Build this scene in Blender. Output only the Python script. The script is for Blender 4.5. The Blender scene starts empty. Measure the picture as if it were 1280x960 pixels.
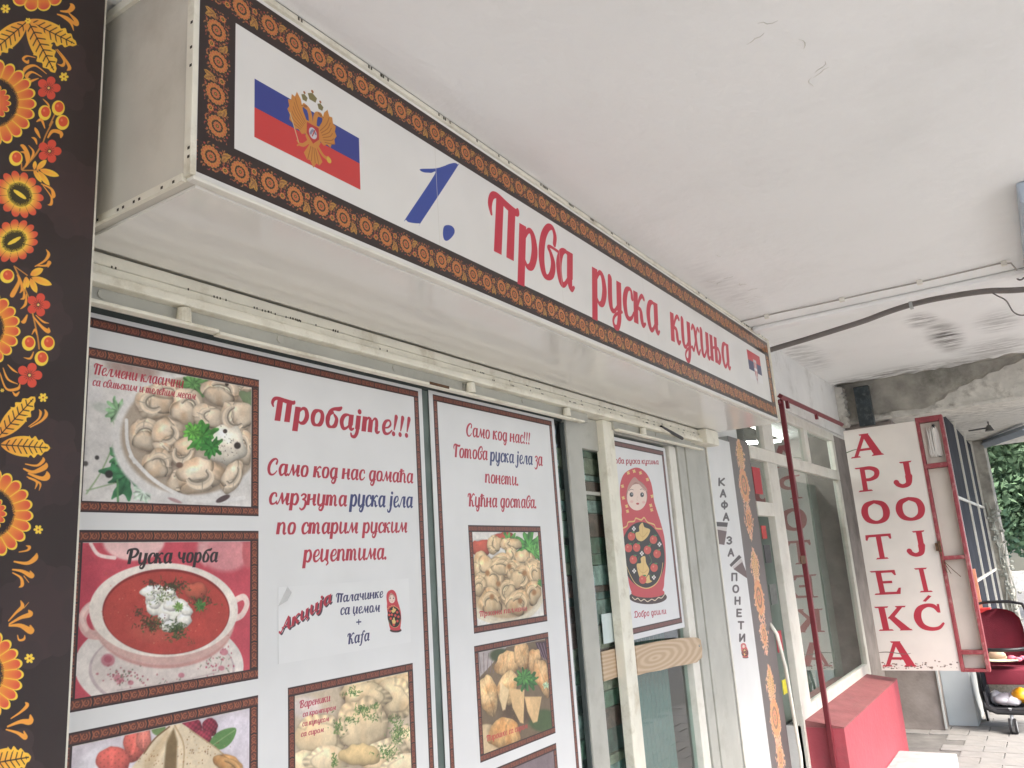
import bpy, bmesh, math, random
import numpy as np
from mathutils import Vector, Matrix

# ------------------------------------------------------------------ camera, sky, sun, exposure
scene = bpy.context.scene
COL = scene.collection
CAM_H = 1.6
FWD = Vector((0.822263, 0.522041, 0.226107)); 
def cam_axes(yaw, pitch, roll):
    ca, sa, cb, sb = math.cos(yaw), math.sin(yaw), math.cos(pitch), math.sin(pitch)
    f = Vector((ca*cb, sa*cb, sb)); r = Vector((sa, -ca, 0)); u = r.cross(f)
    return f, math.cos(roll)*r + math.sin(roll)*u, -math.sin(roll)*r + math.cos(roll)*u
f, r, u = cam_axes(0.565623141, 0.228078807, -0.0697424889)
cam_data = bpy.data.cameras.new('camera'); cam = bpy.data.objects.new('camera', cam_data); COL.objects.link(cam)
cam.matrix_world = Matrix(((r.x, u.x, -f.x, 0), (r.y, u.y, -f.y, 0), (r.z, u.z, -f.z, CAM_H), (0, 0, 0, 1)))
cam_data.sensor_width = 36; cam_data.lens = 36*1013.37/1280; cam_data.clip_start = 0.05; cam_data.clip_end = 600
scene.camera = cam
world = bpy.data.worlds.new('World'); scene.world = world; world.use_nodes = True
wn = world.node_tree; bgn = wn.nodes['Background']
sky = wn.nodes.new('ShaderNodeTexSky'); sky.sky_type = 'NISHITA'; sky.sun_disc = False
SUN_EL, SUN_AZ = math.radians(50), math.radians(195)      # azimuth clockwise from +Y; light comes from the street side
sky.sun_elevation = SUN_EL; sky.sun_rotation = SUN_AZ; sky.dust_density = 4.0; sky.air_density = 1.0; sky.ozone_density = 1.0
wn.links.new(sky.outputs[0], bgn.inputs[0]); bgn.inputs[1].default_value = 0.15
sd = bpy.data.lights.new('sun', 'SUN'); sd.energy = 1.1; sd.angle = math.radians(35); sd.color = (1, 0.99, 0.975)
sun = bpy.data.objects.new('sun', sd); COL.objects.link(sun)
dirv = Vector((math.sin(SUN_AZ)*math.cos(SUN_EL), math.cos(SUN_AZ)*math.cos(SUN_EL), math.sin(SUN_EL)))
sun.rotation_euler = dirv.to_track_quat('Z', 'Y').to_euler(); sun.location = (0, -6, 8)
scene.view_settings.view_transform = 'Standard'; scene.view_settings.look = 'None'
scene.view_settings.exposure = 2.28; scene.view_settings.gamma = 1
scene.cycles.max_bounces = 12; scene.cycles.diffuse_bounces = 6; scene.cycles.glossy_bounces = 5; scene.cycles.transparent_max_bounces = 12
scene.cycles.use_denoising = True

# ------------------------------------------------------------------ flat print painter (numpy)
rng = np.random.default_rng(7)
def lattice(seed): return np.random.default_rng(seed).random((64, 64)).astype(np.float32)
_lat = [lattice(i) for i in range(4)]
def vnoise(X, Z, s, k=0):
    x = X/s; z = Z/s; xi = np.floor(x).astype(int); zi = np.floor(z).astype(int); fx = x-xi; fz = z-zi
    fx = fx*fx*(3-2*fx); fz = fz*fz*(3-2*fz); L = _lat[k % 4]
    a = L[xi % 64, zi % 64]; b = L[(xi+1) % 64, zi % 64]; c = L[xi % 64, (zi+1) % 64]; d = L[(xi+1) % 64, (zi+1) % 64]
    return (a*(1-fx)+b*fx)*(1-fz)+(c*(1-fx)+d*fx)*fz
class Canvas:
    """printed sheet: horizontal coordinate from h0, in direction hs (+1/-1), vertical from z0, metres"""
    def __init__(s, h0, z0, w, h, ppm, bg, hs=1):
        s.h0, s.z0, s.w, s.h, s.ppm, s.hs = h0, z0, w, h, ppm, hs
        s.W, s.H = int(round(w*ppm)), int(round(h*ppm))
        s.a = np.empty((s.H, s.W, 3), np.float32); s.a[:] = np.array(bg, np.float32)
        s.clip = None
    def L(s, x, z): return (x-s.h0)*s.hs, z-s.z0
    def box(s, x0, x1, z0, z1, pad=0.0):
        i0 = max(0, int((x0-pad)*s.ppm)-1); i1 = min(s.W, int((x1+pad)*s.ppm)+2)
        j0 = max(0, int((z0-pad)*s.ppm)-1); j1 = min(s.H, int((z1+pad)*s.ppm)+2)
        if s.clip:
            c = s.clip; i0 = max(i0, int(c[0]*s.ppm)); i1 = min(i1, int(c[1]*s.ppm)); j0 = max(j0, int(c[2]*s.ppm)); j1 = min(j1, int(c[3]*s.ppm))
        if i1 <= i0 or j1 <= j0: return None
        X, Z = np.meshgrid((np.arange(i0, i1)+.5)/s.ppm, (np.arange(j0, j1)+.5)/s.ppm)
        return (slice(j0, j1), slice(i0, i1)), X.astype(np.float32), Z.astype(np.float32)
    def put(s, sl, m, col):
        col = np.asarray(col, np.float32); m = np.clip(m, 0, 1)[..., None]
        s.a[sl] = s.a[sl]*(1-m)+col*m
    def ell(s, ev, fn, pad=1.0, soft=0):
        cx, cz, ux, uz, vx, vz = ev
        cx, cz = s.L(cx, cz); ux *= s.hs; vx *= s.hs
        ex = math.hypot(ux, vx)*pad; ez = math.hypot(uz, vz)*pad
        b = s.box(cx-ex, cx+ex, cz-ez, cz+ez)
        if not b: return
        sl, X, Z = b; det = ux*vz-uz*vx
        if abs(det) < 1e-12: return
        dx, dz = X-cx, Z-cz; A = (dx*vz-dz*vx)/det; B = (ux*dz-uz*dx)/det
        R = np.sqrt(A*A+B*B); rad = math.sqrt(abs(det))
        fn(sl, A, B, R, rad, X, Z)
    def E(s, ev, col, soft=0):
        def fn(sl, A, B, R, rad, X, Z):
            m = (1-R)*rad*s.ppm+.5 if soft <= 0 else (1-R)/soft
            m = np.clip(m, 0, 1)
            if soft > 0: m = m*m*(3-2*m)
            s.put(sl, m, col)
        s.ell(ev, fn)
    def stroke_mask(s, sl, X, Z, pts):
        d = np.full(X.shape, 9., np.float32)
        for (x0, z0, w0), (x1, z1, w1) in zip(pts[:-1], pts[1:]):
            dx, dz = x1-x0, z1-z0; l2 = dx*dx+dz*dz+1e-12
            t = np.clip(((X-x0)*dx+(Z-z0)*dz)/l2, 0, 1)
            np.minimum(d, np.hypot(X-x0-t*dx, Z-z0-t*dz)-(w0+(w1-w0)*t)/2, out=d)
        return d
    def S(s, pts, col, soft=0, smooth=True):
        p = [(*s.L(a, b), w) for a, b, w in pts]
        if smooth and len(p) > 2: p = catmull(p, 5)
        W = max(q[2] for q in p)
        b = s.box(min(q[0] for q in p), max(q[0] for q in p), min(q[1] for q in p), max(q[1] for q in p), W)
        if not b: return
        sl, X, Z = b; s.put(sl, .5-s.stroke_mask(sl, X, Z, p)*s.ppm, col)
    def poly_d(s, X, Z, pts):
        d = np.full(X.shape, 1e9, np.float32); ins = np.zeros(X.shape, bool)
        n = len(pts)
        for i in range(n):
            x0, z0 = pts[i]; x1, z1 = pts[(i+1) % n]; dx, dz = x1-x0, z1-z0; l2 = dx*dx+dz*dz+1e-12
            t = np.clip(((X-x0)*dx+(Z-z0)*dz)/l2, 0, 1); np.minimum(d, np.hypot(X-x0-t*dx, Z-z0-t*dz), out=d)
            if dz != 0: ins ^= ((z0 > Z) != (z1 > Z)) & (X < dx*(Z-z0)/dz+x0)
        return np.where(ins, -d, d)
    def P(s, pts, col, soft=0, smooth=False):
        p = [s.L(*q) for q in pts]
        if smooth:
            c = catmull([(*q, 0) for q in p+[p[0]]], 5, True); p = [(a, b) for a, b, _ in c[:-1]]
        b = s.box(min(q[0] for q in p), max(q[0] for q in p), min(q[1] for q in p), max(q[1] for q in p), .003)
        if not b: return
        sl, X, Z = b; d = s.poly_d(X, Z, p); k = s.ppm if not soft else 1/(soft*.05)
        s.put(sl, .5-d*k, col)
    def rect(s, x0, x1, z0, z1, col):
        i = sorted(((x0-s.h0)*s.hs*s.ppm, (x1-s.h0)*s.hs*s.ppm)); j = sorted(((z0-s.z0)*s.ppm, (z1-s.z0)*s.ppm))
        s.a[max(0, round(j[0])):max(0, round(j[1])), max(0, round(i[0])):max(0, round(i[1]))] = col
    def B(s, ev, col, kind=0):
        col = np.array(col, np.float32)
        sd_ = abs(ev[0])*37.1+abs(ev[1])*91.7; ph = (sd_*13.7) % 6.28
        def sh(sl, A, B, R, rad, X, Z):
            s.put(sl, np.clip((1.16-R)/.3, 0, 1)**1.5*(.42 if kind != 6 else .12), (70, 48, 36))
        s.ell((ev[0], ev[1], ev[2], ev[3], ev[4], ev[5]), sh, 1.2)
        def fn(sl, A, B, R, rad, X, Z):
            th = np.arctan2(B, A)
            wob = 1+.06*np.sin(3*th+ph)+.035*np.sin(5*th+ph*2)+((.16 if kind == 6 else .10)*(vnoise(X, Z, rad*.45, 3)-.5)*2)
            Rw = R/wob
            k = 1.05-.20*B-.08*A-.26*Rw**4+.10*(vnoise(X, Z, rad*.35, 1)-.5)
            warm = np.zeros(A.shape, np.float32)
            if kind in (1,):
                c, s_ = math.cos(ph), math.sin(ph); A2 = A*c+B*s_; B2 = -A*s_+B*c
                wv = .12*(vnoise(X, Z, rad*.3, 2)-.5)
                d = np.hypot(A2+.55, B2)-.86+wv
                k += np.where(d > 0, .10*np.exp(-(d/.14)**2), -.30*np.exp(-(d/.12)**2))
                d = np.hypot(A2-.7, B2-.55)-.66+wv
                k += np.where(d < 0, .08*np.exp(-(d/.12)**2), -.20*np.exp(-(d/.10)**2))
                d = B2+.5*A2+.15+wv*2; k -= .10*np.exp(-(d/.05)**2)*(A2 > 0)
                k += .07*np.sin(B2*22+A2*5)*np.exp(-((np.hypot(A2+.55, B2)-1.0)/.14)**2)
                k += .16*np.exp(-(((A+.25)/.22)**2+((B+.45)/.16)**2))
                warm = .45*np.clip(vnoise(X, Z, rad*.5, 2)-.45, 0, 1)+.12*np.clip(Rw-.6, 0, 1)
            elif kind == 4:
                k += .13*np.sin(17*th+ph)*np.clip((Rw-.66)*5, 0, 1)*(np.sin(th+ph) > -.2); k -= .16*np.exp(-((Rw-.68)/.05)**2)*(np.sin(th+ph) > -.2)
                warm = .3*np.clip(vnoise(X, Z, rad*.5, 2)-.5, 0, 1)
            elif kind == 5:
                k += .16*(vnoise(X, Z, rad*.12, 2)-.5)+.1*(vnoise(X, Z, rad*.05, 3)-.5); warm = .55*np.clip(vnoise(X, Z, rad*.45, 0)-.35, 0, 1)
                k -= .12*np.exp(-((A-.2*np.sin(2.2*B))/.06)**2)
            elif kind == 2:
                k -= .2*((np.sin(A*14)*np.sin(B*14)) > .75); k += .2*np.exp(-((A+.1)/.12)**2)*(np.abs(B) < .7)
            elif kind == 3:
                k += .25*np.sin(A*11)*np.sin(B*11+A*3)-.05
            C3 = col*np.clip(k, .3, 1.25)[..., None]*(1-warm[..., None]*np.array((.25, .55, .85), np.float32))
            s.put(sl, (1-Rw)*rad*s.ppm*.8+.5, np.clip(C3, 0, 252))
        s.ell(ev, fn, 1.1)
        if kind == 1:       # folded ear of dough lying over the body
            rd_ = math.sqrt(abs(ev[2]*ev[5]-ev[3]*ev[4])); g = np.random.default_rng(int(sd_*1000) % 9999)
            m_ = lambda a, b: (ev[0]+a*ev[2]+b*ev[4], ev[1]+a*ev[3]+b*ev[5])
            r0 = g.uniform(.5, .66); sp = g.uniform(1.3, 2.1); cx_, cy_ = g.uniform(-.12, .12, 2)
            arc = [(ph+sp*t, (.34-.20*t*t)) for t in np.linspace(-1, 1, 9)]
            P_ = lambda off, ws: [(*m_(cx_+(r0+off)*math.cos(a), cy_+(r0+off)*math.sin(a)), w*ws*rd_) for a, w in arc]
            s.S(P_(-.05, 1.35), tuple(col*.62)); s.S(P_(.0, 1.0), tuple(np.clip(col*.95, 0, 250))); s.S(P_(.05, .45), tuple(np.clip(col*1.07, 0, 252)))
            if g.random() < .6:
                a = ph+g.uniform(-.5, .5); q0, q1 = m_(cx_+(r0-.18)*math.cos(a), cy_+(r0-.18)*math.sin(a)), m_(cx_+(r0+.3)*math.cos(a+.2), cy_+(r0+.3)*math.sin(a+.2)); s.S([(*q0, .06*rd_), (*q1, .03*rd_)], tuple(col*.74))
    def Lf(s, ev, col):
        col = np.array(col, np.float32); ph = (abs(ev[0])*77+abs(ev[1])*131) % 6.28
        def fn(sl, A, B, R, rad, X, Z):
            th = np.arctan2(B, A)+ph
            lim = .52+.30*np.abs(np.sin(2.5*th))+.14*np.sin(11*th+ph)+.16*(vnoise(X, Z, rad*.22, 1)-.5)*2
            k = .8+.5*(vnoise(X, Z, rad*.2, 2)-.3)+.3*np.abs(np.sin(5*th))-.25*(np.abs(np.sin(2.5*th)) < .12)
            s.put(sl, (lim-R)*rad*s.ppm*.8+.5, np.clip(col*k[..., None], 0, 240))
        s.ell(ev, fn, 1.05)
    def F(s, ev, n, size, cols):
        g = np.random.default_rng(int(abs(ev[0]*9173+ev[1]*3391)*10) % 99991)
        for i in range(n):
            a, b = g.normal(0, .45, 2)
            x = ev[0]+a*ev[2]+b*ev[4]; z = ev[1]+a*ev[3]+b*ev[5]; t = g.random()*6.28; cc = cols[i % len(cols)]; gr = cc[1] > cc[0]; l = size*((.5+g.random()) if gr else .35*g.random()); wd = size*((.3 if gr else .55)*g.uniform(.6, 1.2))
            s.S([(x, z, wd), (x+l*math.cos(t), z+l*math.sin(t)*.8, wd*.7)], cc)
    def tile(s, t, x0, x1, z0, z1, vert=False):
        i = sorted(((x0-s.h0)*s.hs*s.ppm, (x1-s.h0)*s.hs*s.ppm)); j = sorted(((z0-s.z0)*s.ppm, (z1-s.z0)*s.ppm))
        i0, i1, j0, j1 = max(0, round(i[0])), min(s.W, round(i[1])), max(0, round(j[0])), min(s.H, round(j[1]))
        T = t.transpose(1, 0, 2) if vert else t
        I = np.arange(i0, i1)-i0; J = np.arange(j0, j1)-j0
        I = np.minimum((I*T.shape[1]/max(1, i1-i0)).astype(int), T.shape[1]-1) if vert else I % T.shape[1]
        J = J % T.shape[0] if vert else np.minimum((J*T.shape[0]/max(1, j1-j0)).astype(int), T.shape[0]-1)
        s.a[j0:j1, i0:i1] = T[np.ix_(J, I)]
    def run(s, ops):
        for o in ops:
            k = o[0]
            if k == 'E': s.E(o[1], o[2], o[3])
            elif k == 'B': s.B(o[1], o[2], o[3])
            elif k == 'L': s.Lf(o[1], o[2])
            elif k == 'F': s.F(*o[1:])
            elif k == 'S': s.S(o[1], o[2], o[3])
            elif k == 'P': s.P(o[1], o[2], o[3], smooth=len(o[1]) > 5)
            elif k == 'T': s.T(*o[1:])
            elif k == 'A': s.sans(*o[1:])
            elif k == 'R': rosette(s, *o[1:])
            elif k == 'V': leaf(s, *o[1:])
    # ---- lettering
    def T(s, txt, p0, p1, xh, col, wt=1.0, slant=.2, fit=True):
        p0 = s.L(*p0); p1 = s.L(*p1); adv = 0; lay = []
        for i, ch in enumerate(txt):
            if ch == ' ': adv += .42; continue
            g = GL[ch]; lay.append((adv, g)); adv += g[0]
        L = math.hypot(p1[0]-p0[0], p1[1]-p0[1]); kx = L/adv; ex = ((p1[0]-p0[0])/L, (p1[1]-p0[1])/L)
        shift = 0
        def tp(x, y): return (p0[0]+kx*x*ex[0]+slant*y*xh*.9, p0[1]+kx*x*ex[1]+y*xh)
        for a, g in lay:
            D = None
            xs = [tp(a-.35, -.6), tp(a+g[0]+.45, 1.6), tp(a-.3, 1.6), tp(a+g[0]+.3, -.6)]
            b = s.box(min(q[0] for q in xs), max(q[0] for q in xs), min(q[1] for q in xs), max(q[1] for q in xs))
            if not b: continue
            sl, X, Z = b; sc = (kx*.6+xh*.4)*wt
            for st in g[1]:
                if st[0] == 's':
                    _, x, y0, y1, w = st; hw = w*wt/2
                    d = s.poly_d(X, Z, [tp(a+x-hw, y0), tp(a+x+hw, y0), tp(a+x+hw, y1), tp(a+x-hw, y1)])-.012*xh
                else:
                    pts = catmull([(*tp(a+x, y), w*sc) for x, y, w in st], 6) if len(st) > 2 else [(*tp(a+x, y), w*sc) for x, y, w in st]
                    d = s.stroke_mask(sl, X, Z, pts)
                D = d if D is None else np.minimum(D, d)
            s.put(sl, .5-D*s.ppm, col)
    def sans(s, ch, ev, col):
        ev = tuple(ev[:2])+tuple(q*1.9 for q in ev[2:])
        def fn(sl, A, B, R, rad, X, Z):
            D = None
            for st_ in SANS[ch]:
                pts = [(x*.36, y*.5, .25) for x, y in st_]
                if len(pts) > 3 and ch in 'ОФЗ': pts = catmull(pts, 4)
                d = s.stroke_mask(sl, A*.36*1.9, -B*.5*1.9, pts); D = d if D is None else np.minimum(D, d)
            s.put(sl, .5-D*(abs(ev[5])/.95)*s.ppm, col)
        s.ell(ev, fn)
def catmull(p, n, closed=False):
    out = []; m = len(p)
    for i in range(m-1):
        p0 = p[i-1] if i > 0 else (p[-2] if closed else p[0]); p1, p2 = p[i], p[i+1]
        p3 = p[i+2] if i+2 < m else (p[1] if closed else p[-1])
        for k in range(n):
            t = k/n
            out.append(tuple(.5*(2*b+(c-a)*t+(2*a-5*b+4*c-d)*t*t+(-a+3*b-3*c+d)*t**3) for a, b, c, d in zip(p0, p1, p2, p3)))
    out.append(tuple(p[-1])); return [(*q[:2], max(q[2], .0)) for q in out]

# brush-script alphabet, x-height 1: glyph = (advance, strokes); ('s',x,y0,y1,w) is a flat-ended stem, lists are (x,y,width) curves
t_ = .09; T_ = .22
def st(x, y0=0, y1=1, w=T_): return ('s', x, y0, y1, w)
def tail(x): return [(x, .35, .2), (x+.01, .12, .19), (x+.09, .02, .13), (x+.2, .1, .07)]
BOWL = [(.62, .86, .1), (.42, .97, .1), (.22, .84, .18), (.13, .48, .22), (.22, .1, .19), (.36, .03, .12), (.52, .2, .09), (.6, .42, .08)]
OO = [(.38, .98, .1), (.2, .85, .19), (.13, .5, .22), (.2, .12, .19), (.38, .02, .1), (.55, .14, .19), (.62, .5, .21), (.56, .86, .18), (.38, .98, .1)]
HOOKJ = lambda x: [(x, .3, .2), (x, -.12, .19), (x-.1, -.42, .15), (x-.27, -.42, .12), (x-.33, -.25, .09), (x-.18, -.05, .08), (x+.16, .12, .07)]
GL = {
 'а': (.84, [BOWL, st(.63, .3, 1), tail(.63)]),
 'о': (.76, [OO]),
 'р': (.8, [st(.15, -.5, 1), [(.22, .7, .08), (.38, .95, .11), (.55, .88, .18), (.64, .5, .22), (.55, .12, .18), (.38, .02, .11), (.24, .16, .08)]]),
 'Р': (.95, [st(.25, 0, 1.32), [(-.05, 1.0, .12), (.0, 1.28, .14), (.3, 1.4, .13), (.65, 1.38, .16), (.82, 1.1, .21), (.65, .72, .16), (.35, .6, .1)]]),
 'в': (.74, [[(.66, .98, .12), (.68, 1.22, .14), (.56, 1.4, .12), (.36, 1.32, .16), (.18, 1.0, .2), (.12, .5, .22), (.22, .1, .19), (.4, .01, .12), (.57, .16, .18), (.62, .45, .18), (.5, .7, .12), (.4, .8, .09), (.5, .86, .07), (.85, .84, .07)]]),
 'у': (.8, [[(.13, .97, .2), (.13, .35, .21), (.2, .06, .17), (.36, .04, .1), (.52, .22, .08)], st(.61, .1, 1), HOOKJ(.61)]),
 'с': (.64, [[(.56, .72, .14), (.52, .93, .12), (.38, .98, .1), (.22, .84, .18), (.13, .5, .22), (.2, .12, .19), (.36, .02, .12), (.52, .1, .09), (.64, .28, .07)]]),
 'к': (.76, [st(.13), [(.22, .5, .07), (.36, .82, .1), (.52, .98, .12), (.63, .92, .13)], [(.24, .52, .08), (.42, .46, .16), (.47, .2, .19), (.54, .04, .15), (.7, .12, .07)]]),
 'х': (.72, [[(.06, .82, .1), (.18, .97, .13), (.32, .78, .19), (.38, .4, .19), (.48, .06, .16), (.58, .02, .1), (.7, .18, .07)], [(.64, .9, .13), (.54, .96, .09), (.42, .7, .08), (.26, .25, .08), (.14, .04, .1), (.05, .12, .13)]]),
 'ж': (1.0, [st(.48, 0, 1, .17), [(.06, .9, .12), (.2, .9, .12), (.3, .55, .1), (.2, .1, .12), (.05, .08, .12)], [(.92, .9, .12), (.78, .9, .12), (.66, .55, .1), (.78, .1, .12), (.95, .1, .1)]]),
 'ш': (1.24, [[(.13, .97, .2), (.13, .35, .21), (.2, .06, .17), (.32, .05, .1), (.46, .3, .08)], [(.52, .97, .2), (.52, .35, .21), (.6, .06, .17), (.72, .05, .1), (.86, .3, .08)], st(.94, .3, 1), tail(.94)]),
 'и': (.86, [[(.13, .97, .2), (.13, .35, .21), (.2, .06, .17), (.34, .05, .1), (.52, .3, .08)], st(.62, .3, 1), tail(.62)]),
 'њ': (1.02, [st(.13), [(.15, .5, .08), (.35, .56, .08), (.5, .62, .08)], st(.52), [(.55, .55, .09), (.74, .58, .13), (.88, .32, .2), (.76, .06, .15), (.56, .06, .09)]]),
 'П': (1.06, [st(.34, 0, 1.3), st(.78, 0, 1.3), [(.06, .84, .07), (.0, 1.05, .13), (.06, 1.28, .14), (.24, 1.36, .13), (.6, 1.26, .17), (.95, 1.22, .15), (1.0, 1.3, .1)]]),
 'б': (.76, [OO[:6]+[(.6, .35, .2), (.6, .6, .18), (.45, .85, .1)], [(.16, .5, .2), (.2, .95, .17), (.38, 1.2, .13), (.68, 1.26, .18), (.8, 1.38, .1)]]),
 'ј': (.44, [st(.2, .1, 1), HOOKJ(.2)[:5], [(.22, 1.28, .22), (.23, 1.29, .22)]]),
 'т': (1.16, [st(.13), [(.16, .6, .07), (.32, .95, .09), (.44, .88, .17)], st(.49, 0, .85), [(.52, .6, .07), (.68, .95, .09), (.82, .86, .18), (.86, .5, .2)], tail(.86)]),
 'п': (.86, [st(.13), [(.16, .55, .07), (.36, .95, .09), (.54, .9, .17), (.6, .6, .2), (.6, .3, .2)], tail(.6)]),
 'н': (.86, [st(.13), [(.15, .46, .08), (.35, .54, .08), (.56, .6, .08)], st(.62, .3, 1), tail(.62)]),
 'е': (.66, [[(.18, .42, .07), (.4, .48, .08), (.54, .7, .12), (.48, .95, .1), (.34, .97, .1), (.2, .82, .17), (.13, .48, .21), (.2, .12, .19), (.36, .02, .12), (.52, .1, .09), (.66, .3, .07)]]),
 'С': (.92, [[(.7, .98, .15), (.74, 1.24, .13), (.6, 1.4, .11), (.36, 1.28, .17), (.17, .95, .21), (.12, .5, .23), (.24, .12, .19), (.46, .0, .12), (.66, .12, .09), (.8, .35, .07)]]),
 'м': (1.06, [[(.0, .12, .14), (.08, .04, .1), (.2, .3, .08), (.34, .93, .12)], [(.36, .96, .14), (.43, .5, .2), (.5, .12, .15)], [(.5, .1, .08), (.66, .5, .08), (.8, .95, .1)], st(.83, .3, 1), tail(.83)]),
 'ц': (.9, [[(.13, .97, .2), (.13, .35, .21), (.2, .06, .17), (.34, .05, .1), (.52, .3, .08)], st(.62, .1, 1), [(.62, .15, .2), (.72, .02, .12), (.78, -.15, .13), (.66, -.32, .08)]]),
 'џ': (.86, [[(.13, .97, .2), (.13, .35, .21), (.2, .06, .17), (.34, .05, .1), (.52, .3, .08)], st(.62, .3, 1), tail(.62), [(.36, .05, .11), (.38, -.15, .13), (.28, -.3, .08)]]),
 'д': (.8, [BOWL, st(.62, .1, 1), HOOKJ(.62)]),
 'ћ': (.84, [st(.16, 0, 1.38), [(-.04, 1.12, .1), (.2, 1.16, .1), (.46, 1.2, .1)], [(.2, .55, .07), (.38, .95, .09), (.54, .88, .17), (.6, .6, .2), (.6, .3, .2)], tail(.6)]),
 'з': (.62, [[(.12, .84, .12), (.28, .98, .11), (.48, .86, .17), (.42, .6, .13), (.24, .5, .08), (.46, .42, .14), (.54, .15, .19), (.46, -.25, .16), (.26, -.42, .12), (.1, -.3, .1)]]),
 'л': (.86, [[(.0, .14, .14), (.1, .03, .1), (.22, .35, .08), (.36, .85, .1), (.55, .97, .1)], st(.62, .3, 1), tail(.62)]),
 'ч': (.82, [[(.13, .97, .2), (.14, .7, .2), (.26, .45, .13), (.42, .44, .09), (.56, .56, .08)], st(.6, .3, 1), tail(.6)]),
 'Г': (.78, [st(.34, 0, 1.3), [(.06, .84, .07), (.0, 1.05, .13), (.06, 1.28, .14), (.24, 1.36, .13), (.5, 1.26, .17), (.78, 1.24, .15), (.84, 1.34, .09)]]),
 'К': (.98, [st(.3, 0, 1.3), [(.0, 1.05, .12), (.04, 1.28, .13), (.3, 1.34, .1)], [(.36, .62, .07), (.52, 1.05, .1), (.72, 1.34, .13), (.86, 1.25, .13)], [(.36, .66, .08), (.58, .6, .16), (.66, .25, .2), (.74, .04, .15), (.92, .12, .07)]]),
 'А': (1.0, [[(-.05, .2, .15), (.06, .03, .11), (.22, .35, .09), (.45, 1.0, .1), (.62, 1.36, .12)], [(.62, 1.34, .16), (.68, .8, .22), (.72, .25, .21), (.8, .03, .14), (.95, .12, .07)], [(.15, .5, .08), (.45, .52, .08), (.7, .52, .08)]]),
 'В': (.92, [st(.25, 0, 1.32), [(-.05, 1.0, .12), (.0, 1.28, .14), (.3, 1.4, .12), (.62, 1.36, .15), (.7, 1.08, .18), (.52, .78, .12), (.35, .72, .08), (.6, .68, .14), (.76, .38, .21), (.6, .06, .15), (.3, .02, .1)]]),
 'Д': (1.0, [[(.35, 1.3, .18), (.3, .7, .2), (.15, .12, .14), (-.02, .05, .1), (.3, .04, .1), (.6, .02, .16), (.86, .3, .2), (.88, .8, .2), (.7, 1.25, .16), (.35, 1.38, .12), (.05, 1.22, .12), (.0, 1.0, .1)]]),
 'f': (.6, [[(.62, 1.25, .12), (.52, 1.4, .1), (.38, 1.25, .15), (.3, .7, .2), (.28, .0, .2), (.2, -.38, .15), (.04, -.42, .1)], [(.08, .9, .09), (.5, .95, .09)]]),
 '!': (.42, [[(.2, 1.3, .22), (.17, .8, .15), (.14, .38, .08)], [(.12, .08, .22), (.125, .08, .22)]]),
 '.': (.36, [[(.12, .08, .23), (.125, .08, .23)]]),
}
SANS = {'К': [[(-1, -1), (-1, 1)], [(1, 1), (-.7, 0), (1, -1)]], 'А': [[(-1, -1), (0, 1), (1, -1)], [(-.55, -.35), (.55, -.35)]],
 'Ф': [[(0, -1.1), (0, 1.1)], [(0, .65), (-.8, .5), (-1.1, 0), (-.8, -.5), (0, -.65), (.8, -.5), (1.1, 0), (.8, .5), (0, .65)]],
 'З': [[(-.8, .7), (0, 1), (.75, .6), (.3, .05), (-.1, .05), (.3, .05), (.85, -.5), (0, -1), (-.85, -.75)]], 'П': [[(-.9, -1), (-.9, 1), (.9, 1), (.9, -1)]],
 'О': [[(0, 1), (-.75, .75), (-1.05, 0), (-.75, -.75), (0, -1), (.75, -.75), (1.05, 0), (.75, .75), (0, 1)]], 'Н': [[(-.9, -1), (-.9, 1)], [(.9, -1), (.9, 1)], [(-.9, 0), (.9, 0)]],
 'Е': [[(.8, 1), (-.8, 1), (-.8, -1), (.8, -1)], [(-.8, 0), (.6, 0)]], 'Т': [[(-1, 1), (1, 1)], [(0, 1), (0, -1)]], 'И': [[(-.9, 1), (-.9, -1), (.9, 1), (.9, -1)]]}

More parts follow.
